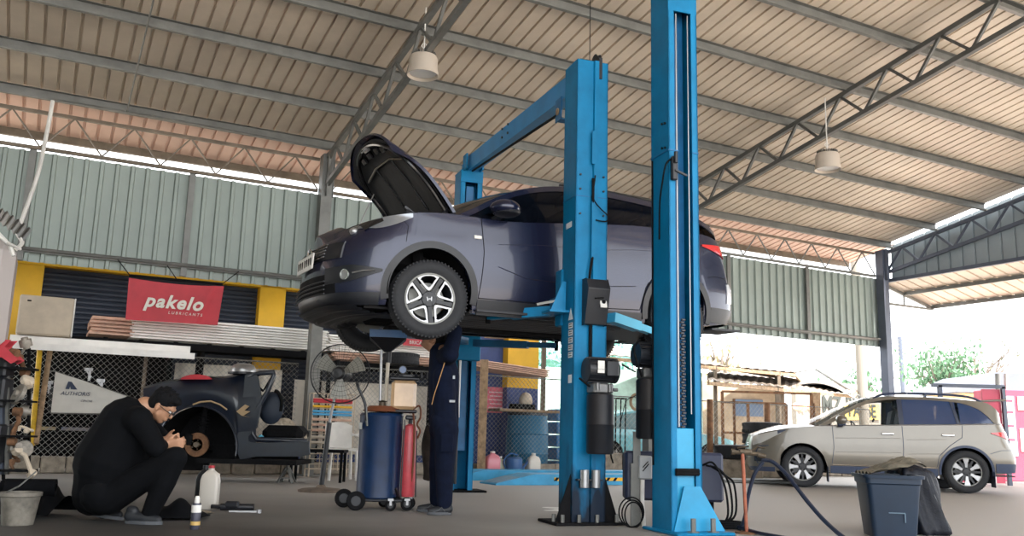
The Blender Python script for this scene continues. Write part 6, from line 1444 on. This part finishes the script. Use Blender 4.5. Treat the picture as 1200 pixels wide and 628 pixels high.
# jug + bottle
def jug(loc, h, w_, m_, capm, label, cat='jug', group=None, rz=0., name='plastic_jug'):
    t = thing(name, label, cat, loc, rz, group)
    def rr(z, s_): return [V((p.x, p.y, z)) for p in frust(z, w_ * s_, w_ * .62 * s_, w_ * .14, 4)]
    shell([rr(0, .94), rr(.02 * h, 1), rr(.66 * h, 1), rr(.78 * h, .86), rr(.87 * h, .5), rr(.90 * h, .32), rr(.95 * h, .32)]).build('body', m_, t, smooth=40)
    MB().cyl((0, 0, .94 * h), (0, 0, h), w_ * .17, 14).build('cap', capm, t); MB().tube([(w_ * .2, 0, .84 * h), (w_ * .42, 0, .80 * h), (w_ * .46, 0, .6 * h)], w_ * .07, 7).build('handle', m_, t); return t
JW = mat('milky_plastic', (.62, .58, .52), .4)
jug((at(244, 595, 8.0).x, 8.0, 0), .37, .16, JW, RED, 'tall white plastic jug on the floor by the wreck')
jug((at(235, 592, 8.2).x, 8.25, 0), .36, .14, BLK, BLK, 'black oil bottle just behind the white jug', 'bottle', name='oil_bottle')
t = thing('spray_can', 'small spray can with dark label right of the squatting person', 'can', (at(228, 621, 6.4).x, 6.4, 0))
MB().lathe([(0, 0), (.032, 0), (.033, .005), (.033, .16), (.028, .178), (0, .18)], n=24).build('can', mat('can_print', (.05, .05, .07), .3, .2, 0, 1), t, smooth=30)
MB().lathe([(.0335, .03), (.0338, .03), (.0338, .055), (.0335, .055)], n=24).build('label_band', mat('gold_band', (.5, .33, .1), .4), t); MB().lathe([(.0335, .115), (.0338, .115), (.0338, .165), (.0335, .165)], n=24).build('label_band', WHT, t)
MB().lathe([(0, .178), (.018, .178), (.018, .205), (.012, .225), (0, .225)], n=16).build('cap', WHT, t)
b = MB(); b.cyl((0, 0, .03), (.28, .03, .03), .03, 14).bbox((.1, .0, .05), (.12, .06, .06), .015).cyl((-.08, 0, .03), (0, 0, .03), .018, 10)
o = b.build('air_ratchet', BLK, None, smooth=30); o.location = (at(258, 600, 7.9).x, 7.9, 0); solo(o, 'black air tool on the floor right of the white jug', 'tool')
b = MB().bar((0, 0, .012), (.24, .04, .012), .022, .014).cyl((.24, .04, 0), (.24, .04, .03), .022, 12); o = b.build('wrench', SILV, None); o.location = (at(268, 603, 7.7).x, 7.7, 0); solo(o, 'silver wrench on the floor beside the black air tool', 'wrench')

# ================================================================ RAMPS, jugs, drum
def ramp(u0, n_, L, label, stripe=False):
    t = thing('alignment_ramp', label, 'ramp', B(u0, n_, 0), WA); W2 = .26
    MB().prism([(0, 0), (.12, 0), (.75, .0), (L, 0), (L, .155), (.62, .155), (.0, .02)], (0, -W2, .0), (1, 0, 0), (0, 0, 1), (0, 2 * W2, 0)).build('deck', mat('ramp_blue', (.015, .26, .48), .5, 0, .2, 4), t)
    MB().prism([(0.05, .01), (.4, .095), (.4, .11), (.04, .03)], (0, -W2 + .03, .004), (1, 0, 0), (0, 0, 1), (0, 2 * W2 - .06, 0)).build('approach_plate', mat('ramp_grey', (.12, .26, .38), .5, 0, .2, 6), t)
    if stripe:
        MB().box((L/2 + .15, -W2 - .006, .085), (L * .55, .012, .05)).build('hazard_band', YEL, t)
        b = MB()
        for i in range(9): x = .95 + i * .13; b.prism([(0, 0), (.05, 0), (.09, .05), (.04, .05)], (x, -W2 - .014, .06), (1, 0, 0), (0, 0, 1), (0, .006, 0))
        b.build('hazard_stripes', BLKM, t)
    return t
_a = G_ = None
def gnd(px, py, z=0.):
    d = ray(px, py); return V((0, 0, EYE)) + d * ((z - EYE) / d.z)
p = gnd(584, 569); ramp(p.dot(UU), 11.75, 3.6, 'front blue ramp with yellow and black stripes on the floor', True)
p = gnd(567, 560); ramp(p.dot(UU) - 1.0, 12.95, 4.4, 'rear blue ramp lying behind the striped one')
PK = mat('pink_fluid', (.62, .22, .27), .35); BJ = mat('blue_jug_plastic', (.03, .10, .26), .4)
kz = .2
def onk(px): return B(*wu(px, 545, 14.1)[:2], 0)
jug(onk(577), .42, .26, PK, WHT, 'jug of pink fluid at the kerb right of the rear lift post', rz=WA)
jug(onk(625), .40, .24, JW, WHT, 'white jug at the kerb right of the blue watering can', rz=WA)
jug(B(wu(589, 545, 14.1)[0], 14.2, 0), .33, .2, mat('pale_green_plastic', (.4, .42, .33), .5), WHT, 'pale green bottle between the pink jug and the watering can', rz=WA)
t = thing('watering_can', 'dark blue watering can with spout at the kerb', 'watering can', onk(602), WA)
MB().lathe([(0, 0), (.15, 0), (.16, .02), (.15, .30), (.10, .33), (0, .33)], n=24).build('body', BJ, t, smooth=40); MB().tube([(.14, 0, .08), (.26, 0, .22), (.33, 0, .33)], [.03, .02, .016], 8).build('spout', BJ, t); MB().tube(crom([(-.14, 0, .1), (-.2, 0, .25), (-.08, 0, .38), (.08, 0, .36)], 4), .014, 6).build('handle', BJ, t)
t = thing('plastic_drum', 'tall blue plastic drum behind the fence under the yellow pillar', 'drum', B(wu(619, 520, 14.95)[0], 15.0, 0), WA)
MB().lathe([(0, 0), (.36, 0), (.39, .04), (.40, .35), (.415, .37), (.40, .39), (.40, .72), (.415, .74), (.40, .76), (.38, 1.06), (.35, 1.10), (0, 1.10)], n=36).build('body', mat('drum_teal', (.015, .13, .24), .5, 0, .15, 4), t, smooth=35); MB().lathe([(.37, 1.08), (.39, 1.08), (.39, 1.13), (.37, 1.13)], n=36).build('rim', BLK, t)
t = thing('work_board', 'weathered board with oddments resting on the blue drum', 'board', B(wu(617, 480, 14.9)[0], 15.0, 1.135), WA)
MB().bbox((0, 0, .03), (1.3, .5, .05), .006).build('board', WOOD, t)
o = MB().ball((0, 0, 0), (.13, .12, .16), 14, 9).build('sack', BEIG, None, smooth=True); o.location = B(wu(619, 470, 14.9)[0], 15.0, 1.36); solo(o, 'small beige sack sitting on the board over the blue drum', 'sack')
o = MB().bbox((0, 0, .05), (.42, .3, .1), .01).build('crate', BLKM, None); o.location = B(wu(640, 475, 14.9)[0] - .5, 14.95, 1.19); o.rotation_euler = (0, 0, WA); solo(o, 'flat black tray on the board over the blue drum', 'tray')
for u_, lb in ((wu(566, 480, 14.1)[0], 'weathered wooden post left of the pink notice board'), (8.98, 'grey wooden post right of the yellow pillar')):
    solo(MB().bar(B(u_, 14.1, 0), B(u_ + .0, 14.1, 2.0), .14, .14).build('timber_post', WOOD), lb, 'post')
# dark scrap and blue crates behind the fence
t = thing('crate_stack', 'stack of blue crates behind the fence right of the drum', 'crate', B(9.3, 15.3, 0), WA)
for i in range(5): MB().bbox((0, 0, .12 + i * .25), (.5, .4, .23), .02).build('crate', mat('crate_blue', (.05, .2, .42), .5, 0, .2, 6), t)
t = thing('iron_gate', 'dark barred gate leaning behind the fence right of the blue crates', 'gate', B(9.7, 15.1, 0), WA)
for i in range(9): MB().bar((i * .12, 0, 0), (i * .12 + .02, 0, 1.5), .02, .02).build('bar', BLKM, t)
MB().bar((0, 0, 1.5), (1.0, 0, 1.5), .03, .03).build('rail', BLKM, t)
# ================================================================ BACKGROUND beyond the fence
RSH = mat('rusty_sheet', (.20, .155, .12), .7, 0, .45, 3, .1); PALE = mat('pale_sheet', (.36, .36, .35), .6, 0, .2, 2)
def shed(corners, label, m=RSH, posts=(), zt=.04):
    """lean-to roof from four surveyed corners, on posts"""
    t = thing('shed_roof', label, 'shed', (corners[0].x, corners[0].y, 0)); inv = INV[t.name]; A, Bc, C_, D_ = [inv @ c for c in corners]
    n = 40; v0 = [A.lerp(Bc, i / n) + V((0, 0, .03 * (i % 2))) for i in range(n + 1)]; v1 = [D_.lerp(C_, i / n) + V((0, 0, .03 * (i % 2))) for i in range(n + 1)]
    MB().band(v0, v1, (0, 0, .012)).build('roof_sheets', m, t); MB().bar(A - V((0, 0, .06)), Bc - V((0, 0, .06)), .08, .08).bar(D_ - V((0, 0, .06)), C_ - V((0, 0, .06)), .08, .08).bar(A - V((0, 0, .06)), D_ - V((0, 0, .06)), .06, .08).bar(Bc - V((0, 0, .06)), C_ - V((0, 0, .06)), .06, .08).build('rafters', WOOD, t)
    for s_ in posts:
        p = A.lerp(Bc, s_); MB().bar((p.x, p.y, 0), p, .08, .08).build('post', STEELW, t); p = D_.lerp(C_, s_); MB().bar((p.x, p.y, 0), p, .08, .08).build('post', STEELW, t)
    return t
# long shed: the near (lower) edge and the far edge
shed([at(700, 416, 20), at(932, 437, 24), at(938, 444, 27), at(700, 404, 24)], 'long rust-brown lean-to roof beyond the fence right of the near post', RSH, (.0, .55, .9))
shed([at(560, 390, 17.6), at(700, 396, 18.2), at(700, 384, 21), at(560, 375, 21)], 'pale patched lean-to roof seen under the lifted car', PALE, (.55, 1.))
shed([at(830, 446, 21), at(1000, 462, 26), at(1010, 452, 29), at(830, 436, 26)], 'lower pale lean-to roof behind the tyres', RSH, (.42,))
o = MB().grid(lambda a, c: at(930 + 70 * a + 12 * c, 452 + 14 * a - 9 * math.sin(PI * a) + 6 * c, 25 + 2 * c), 20, 6); solo(o.build('awning_sheet', mat('faded_blue_tarp', (.28, .33, .38), .7, 0, .2, 3), None, smooth=True), 'faded bluish tarp awning above the painted shop sign', 'awning')
o = MB().tube([at(925, 437, 26), at(955, 432, 26), at(1010, 466, 27)], .04, 6); solo(o.build('tent_pole', STEEL), 'thin bent pole ridge above the pale tarp awning', 'pole')
# sign wall
WL = mat('shop_wall_pale', (.24, .22, .19), .8, 0, .15, .8)
t = thing('roadside_wall', 'pale roadside shop wall with dark painted letters behind the beige car', 'wall', at(985, 520, 33)); t.location.z = 0; INV[t.name] = Matrix.Translation(-t.location)
q0, q1 = at(930, 470, 31), at(1075, 462, 36); dx = (V((q1.x, q1.y, 0)) - V((q0.x, q0.y, 0))); ax = dx.normalized()
b = MB(); b.bar(V((q0.x, q0.y, 1.35)), V((q1.x, q1.y, 1.35)), .2, 2.7); b.build('wall_face', WL, t, world=True)
b = MB(); b.bar(V((q0.x, q0.y - .12, .55)), V((q1.x, q1.y - .12, .55)), .05, 1.1); b.build('painted_dado', mat('slate_dado', (.2, .27, .3), .8), t, world=True)
fr = ax.cross(V((0, 0, 1)))
if fr.y > 0: fr = -fr
dkl = mat('faded_black_letter', (.03, .035, .03), .7); yl = mat('ochre_panel', (.70, .48, .12), .7)
def onw(px, py):
    d = ray(px, py); nrm = V((-ax.y, ax.x, 0)); c0 = V((q0.x, q0.y, 0)); return V((0, 0, EYE)) + d * ((c0 - V((0, 0, EYE))).dot(nrm) / d.dot(nrm)) + fr * .14
text('lettering', 'MZ', .85, onw(971, 475), ax, (0, 0, 1), dkl, t, bold=.02); text('lettering', 'PUSAT', .46, onw(1000, 468), ax, (0, 0, 1), dkl, t, bold=.02)
MB().bar(onw(985, 483) + fr * .03, onw(1026, 483) + fr * .03, .02, .56).build('ochre_panel', yl, t, world=True)
text('lettering', 'PAKSE', .66, onw(1005, 482) + fr * .06, ax, (0, 0, 1), dkl, t, bold=.02)
b = MB()
for i in range(5): p = onw(931 + i * 4.2, 476 + 2 * math.sin(i * 2)); b.ball(p, (.2, .02, .15), 10, 6)
b.build('painted_mural', mat('mural_coral', (.75, .35, .22), .7, 0, .4, 3), t, world=True)
# low roadside wall painted with pattern further left
t = thing('roadside_wall', 'sunlit cream roadside wall behind the teal car and fence', 'wall', (4.6, 27, 0))
MB().bbox((0, 0, 1.2), (7.4, .2, 2.4), .02).build('wall_face', mat('sunny_wall', (.42, .33, .24), .8, 0, .3, 1.6), t)
for i in range(3): MB().box((-2.6 + i * 2.6, -.12, 1.7), (.9, .04, .5)).build('window', mat('pale_blue_pane', (.12, .18, .28), .4), t)
t = thing('roadside_wall', 'sunlit pale green roadside wall seen between rear post and lift', 'wall', (2.0, 25, 0), R(6))  # another plain roadside wall
MB().bbox((0, 0, 1.3), (7, .2, 2.6), .02).build('wall_face', mat('green_wall', (.42, .58, .50), .8, 0, .35, 2), t)
# steel door frame
t = thing('doorway_framework', 'rusty steel door frame standing beyond the tyre stack', 'frame', (at(895, 520, 21).x, 21, 0))
for x in (-.95, -.35, .55, 1.15): MB().bar((x, 0, 0), (x, 0, 1.85 if abs(x) > .9 else 1.6), .06, .06).build('upright', RUST, t)
for z in (1.85, 1.6, .9): MB().bar((-.95, 0, z), (1.15 if z > 1.7 else .55, 0, z), .05, .05).build('rail', RUST, t)
for px, top_, Y, lb in ((832, 468, 17.5, 'dark round post just right of the near lift post'), (899, 472, 18.8, 'dark round post in front of the rusty door frame')):
    solo(MB().cyl((at(px, 540, Y).x, Y, 0), (at(px, top_, Y).x, Y, at(px, top_, Y).z), .06, 10).build('steel_post', RUST), lb, 'post')
solo(MB().bar((at(955, 540, 22).x, 22, 0), at(955, 460, 22), .2, .2).build('timber_post', WOOD), 'thick brown timber post left of the painted letters', 'post')
# tyres
for i in range(3): tyre((at(893, 500, 18.6).x, 18.6, .11 + .44 + .22 * i), .40, .22, ['bottom tyre of the stack at the nose of the beige car', 'middle tyre of the stack at the nose of the beige car', 'top tyre of the stack at the nose of the beige car'][i], 'stacked tyres beyond the fence')
solo(MB().bbox((at(893, 500, 18.6).x, 18.6, .22), (.9, .8, .43), .02).build('concrete_block', CONC), 'concrete block under the stack of three tyres', 'block')
tyre((at(861, 520, 17.6).x, 17.6, .5), .42, .26, 'fat tyre lying flat left of the tyre stack', 'stacked tyres beyond the fence')
solo(MB().bbox((at(861, 520, 17.6).x, 17.6, .18), (.9, .7, .37), .02).build('concrete_block', CONC), 'concrete block under the single fat tyre', 'block')
# teal car beyond
tp = dict(FP); tp['zs'] = [(-3.6, .85), (-3.2, .92), (-2.6, .93), (-1.6, .90), (-.6, .88), (.2, .80), (.7, .70), (.9, .62)]; tp['zr'] = [(-3.2, .93), (-2.9, 1.1), (-2.4, 1.30), (-1.8, 1.38), (-1.3, 1.35), (-.9, 1.2), (-.3, .885)]
tp.update(gh=(-.3, -3.2), hdr=-1.25, rhdr=-2.45, hoodz=lambda x: .90 - .08 * max(0, x) - .2 * max(0, x - .3), wz=.31, arch=.34, zin=.8, floor=.22)
tp['wtop'] = lambda x: tp_zr(x) - .05
tp_zr = curve(tp['zr']); tp['pillars'] = [(lambda t: -1.6, lambda t: -1.68), (lambda t: -2.6, lambda t: -3.2)]
tp['windows'] = [(lambda v: -.5, lambda v: -1.6, 'glass', None), (lambda v: -1.68, lambda v: -2.6, 'glass', None)]
tp['crown'] = curve([(-3.2, .02), (-1.6, .05), (-.3, .03)]); tp['bow'] = curve([(-3.2, -.04), (-1.6, 0), (-.3, .2)]); tp['bot'] = [(-3.6, .3), (-2, .22), (.9, .22)]
teal = mat('pale_teal_paint', (.16, .42, .48), .35, .1, 0, 1, 0, .6)
tcar = thing('sedan_car', 'pale teal sedan parked beyond the fence behind the near post', 'car', (at(868, 520, 21).x - .6, 23.2, 0), R(14))
TBd = Body(tp); build_body(TBd, tcar, dict(paint=teal, clad=BLK, glass=glass('sedan_glass', (.2, .3, .33), .8), glass2=MATS['sedan_glass'], seat=BLKM, screen=MATS['sedan_glass'], rearglass=MATS['sedan_glass']))
for (x, sd) in ((0, 1), (0, -1), (-2.64, 1), (-2.64, -1)): wheel(tcar, (x, sd * .785, .31), sd, .31, .21, .2, 'wedges')
# concrete pole, utility pole, far right
p = at(1015, 520, 27); solo(MB().cyl((p.x, 27, 0), (p.x - .1, 27, 7.5), .16, 16, .13).build('concrete_pole', mat('pale_concrete', (.20, .18, .15), .8)), 'thick pale concrete pole left of the blue grey column', 'pole')
t = thing('utility_pole', 'distant lattice utility pole with a cross arm above the beige car', 'pole', (at(1062, 520, 60).x, 60, 0))
MB().cyl((0, 0, 0), (-.05, 0, 8.0), .18, 10, .14).build('pole', STEELB, t); MB().bar((-1.0, 0, 5.2), (1.0, 0, 5.2), .1, .12).build('cross_arm', STEEL, t)
for i in range(9): MB().box((0, 0, 5.6 + i * .27), (.5 - .02 * i, .2, .1)).build('insulator', STEEL, t)
# trees
def tree(cx, cy, h, r, label, m, n=900, seed=1, bare=False, ht=2.0):
    rnd = random.Random(seed); t = thing('tree', label, 'tree', (cx, cy, 0))
    b = MB(); b.tube([(0, 0, 0), (.1, 0, ht), (.0, 0, h * .6), (.1, 0, h * .9)], [.22, .16, .1, .03], 8)
    tips = []
    for i in range(26):
        a = rnd.uniform(0, 6.28); z0 = rnd.uniform(ht * .8, h * .6); e = V((math.cos(a) * r * rnd.uniform(.5, 1), math.sin(a) * r * rnd.uniform(.5, 1), z0 + (h - z0) * rnd.uniform(.3, 1))); s_ = V((.05, 0, z0)); mid = s_.lerp(e, .5) + V((0, 0, .3))
        b.tube(crom([s_, mid, e], 3), [.06, .055, .05, .045, .035, .025, .012][:7], 5); tips += [mid, e]
        if bare:
            for k_ in range(5): f_ = e + V((rnd.uniform(-.6, .6), rnd.uniform(-.6, .6), rnd.uniform(0, .8))); b.tube([mid.lerp(e, rnd.random()), f_], [.02, .008], 4); tips.append(f_)
    b.build('trunk', mat('pale_bark', (.18, .15, .13), .9), t)
    lf = MB()
    for i in range(n):
        c = rnd.choice(tips) + V((rnd.gauss(0, .45), rnd.gauss(0, .45), rnd.gauss(0, .35))) * (.5 if bare else 1.); s_ = rnd.uniform(.06, .16) * (.7 if bare else 1.25); Mr = Euler((rnd.uniform(0, 3), rnd.uniform(0, 3), rnd.uniform(0, 6))).to_matrix()
        lf.add([c + Mr @ V(v_) * s_ for v_ in ((-1, 0, 0), (0, -.5, .1), (1, 0, 0), (0, .5, .1))], [(0, 1, 2, 3)])
    lf.build('foliage', m, t)
LFG = mat('pale_leaf', (.10, .20, .11), .7, 0, .3, 3); LFD = mat('olive_leaf', (.12, .13, .08), .8, 0, .3, 3)
p = at(1108, 520, 46); tree(p.x, 46, 5.4, 1.7, 'pale green leafy tree above the roof of the beige car', LFG, 1700, 2)
p = at(1148, 520, 51); tree(p.x, 51, 6.6, 2.8, 'sparse half bare tree right of the green tree', LFD, 700, 5, True)
p = at(1005, 520, 45); tree(p.x, 45, 4.3, 1.2, 'small green tree between the awning and concrete pole', LFG, 900, 7)
p = at(845, 520, 30); tree(p.x, 30, 4.1, .7, 'yellowish tree just right of the near blue post', mat('yellow_leaf', (.60, .55, .35), .8, 0, .2, 3), 260, 9)
p = at(660, 520, 30); tree(p.x, 30, 3.8, 2.2, 'teal green shrubby tree behind the lift seen under the car', mat('teal_leaf', (.16, .38, .32), .8, 0, .2, 3), 2400, 12)
# house and booth at the right
t = thing('house', 'cream bungalow with grey roof behind the red booth', 'building', (at(1185, 520, 36).x + 2.6, 37, 0))
MB().box((0, 2, 1.5), (7.6, 4, 3.0)).build('wall', mat('cream_wall', (.50, .37, .22), .8, 0, .1, 2), t); MB().prism([(-4.4, 2.95), (4.4, 2.95), (4.2, 3.1), (3.2, 3.8), (-2.6, 3.8), (-4.2, 3.1)], (0, -.3, 0), (1, 0, 0), (0, 0, 1), (0, 4.6, 0)).build('roof', mat('grey_roof', (.11, .12, .15), .7, 0, .1, 2), t)
MB().box((0, -.04, 2.85), (7.7, .06, .14)).build('fascia', mat('orange_fascia', (.72, .4, .2), .7), t)
b = MB(); b.box((2.2, -.03, 1.6), (1.0, .05, .9)); b.build('window', mat('grey_pane', (.3, .33, .36), .3), t)
PKB = mat('booth_pink', (.50, .06, .11), .5, 0, .1, 2)
t = thing('red_booth', 'pinkish red booth with white panels at the right edge', 'booth', (at(1192, 560, 19.5).x + .5, 20.2, 0))
MB().bbox((0, .0, 1.0), (1.5, .8, 2.0), .02).build('body', PKB, t)
b = MB(); b.box((-.45, -.41, 1.2), (.34, .02, 1.3)).box((.1, -.41, 1.7), (.6, .02, .3)).box((.1, -.41, .9), (.6, .02, .5)); b.build('white_panel', mat('booth_white', (.8, .7, .7), .6), t)
b = MB()
for z in (1.75, 1.5, 1.2, .9): b.box((-.45, -.425, z), (.26, .01, .05))
b.build('panel_lettering', PKB, t)
t = thing('entrance_gate', 'open steel gate frame with red panel beside the pink booth', 'gate', (at(1165, 560, 17.6).x, 17.6, 0))
for x in (-.95, .30): MB().bar((x, 0, 0), (x, 0, 1.9), .07, .07).build('upright', STEELB, t)
MB().bar((-1.1, 0, 1.9), (.33, 0, 1.9), .07, .07).build('top_rail', STEELB, t); MB().box((.08, .05, 1.2), (.36, .03, 1.3)).build('red_panel', PKB, t); MB().bbox((.12, -.02, 1.1), (.09, .05, .12), .01).build('lock', BLKM, t)
b = MB(); b.box((-.35, .0, .25), (1.1, .06, .42)); b = b.build('barrier_base', PKB, t); 
b2 = MB()
for i in range(3): b2.box((-.75 + i * .38, -.04, .25), (.02, .02, .42))
b2.box((-.35, -.04, .32), (1.1, .02, .02)); b2.build('barrier_joints', WHT, t)
for px, Y, lb in ((1169, 19, 'tall thin steel mast behind the beige car tail'), (1179, 20, 'tall thin steel mast beside the pink booth')):
    solo(MB().cyl((at(px, 520, Y).x, Y, 0), (at(px, 438, Y).x, Y, at(px, 438, Y).z), .05, 10).build('steel_mast', PALE), lb, 'mast')
# ground plate under the beige car
solo(MB().bbox((4.2, 16.0, .03), (1.5, .8, .05), .01).build('drain_cover', STEEL), 'flat grey steel plate on the floor under the beige car', 'plate')
solo(MB().grid(lambda a, c: V((.42 + .32 * a - .06 * math.sin(9 * c), 9.2 - .5 * c, .004 + .003 * math.sin(PI * a) * math.sin(PI * c))), 10, 10).build('white_powder_patch', WHT, None, smooth=True), 'small white spill on the floor left of the front lift post', 'spill')
# ================================================================ LIGHT
w = bpy.data.worlds.new('world'); SC.world = w; w.use_nodes = True; nt = w.node_tree
bg = nt.nodes['Background']; bg.inputs[0].default_value = (.93, .965, 1.0, 1); bg.inputs[1].default_value = 2.6
s = bpy.data.lights.new('sun', 'SUN'); s.energy = 9.0; s.angle = R(2); s.color = (1, .95, .88)
so = bpy.data.objects.new('sun', s); COL.objects.link(so); so.rotation_euler = Euler((R(28), R(22), 0))
SC.view_settings.view_transform = 'Standard'; SC.view_settings.look = 'None'; SC.view_settings.gamma = 1; SC.view_settings.use_curve_mapping = False
SC.view_settings.exposure = .9
SC.cycles.max_bounces = 8; SC.cycles.diffuse_bounces = 6; SC.cycles.sample_clamp_indirect = 6
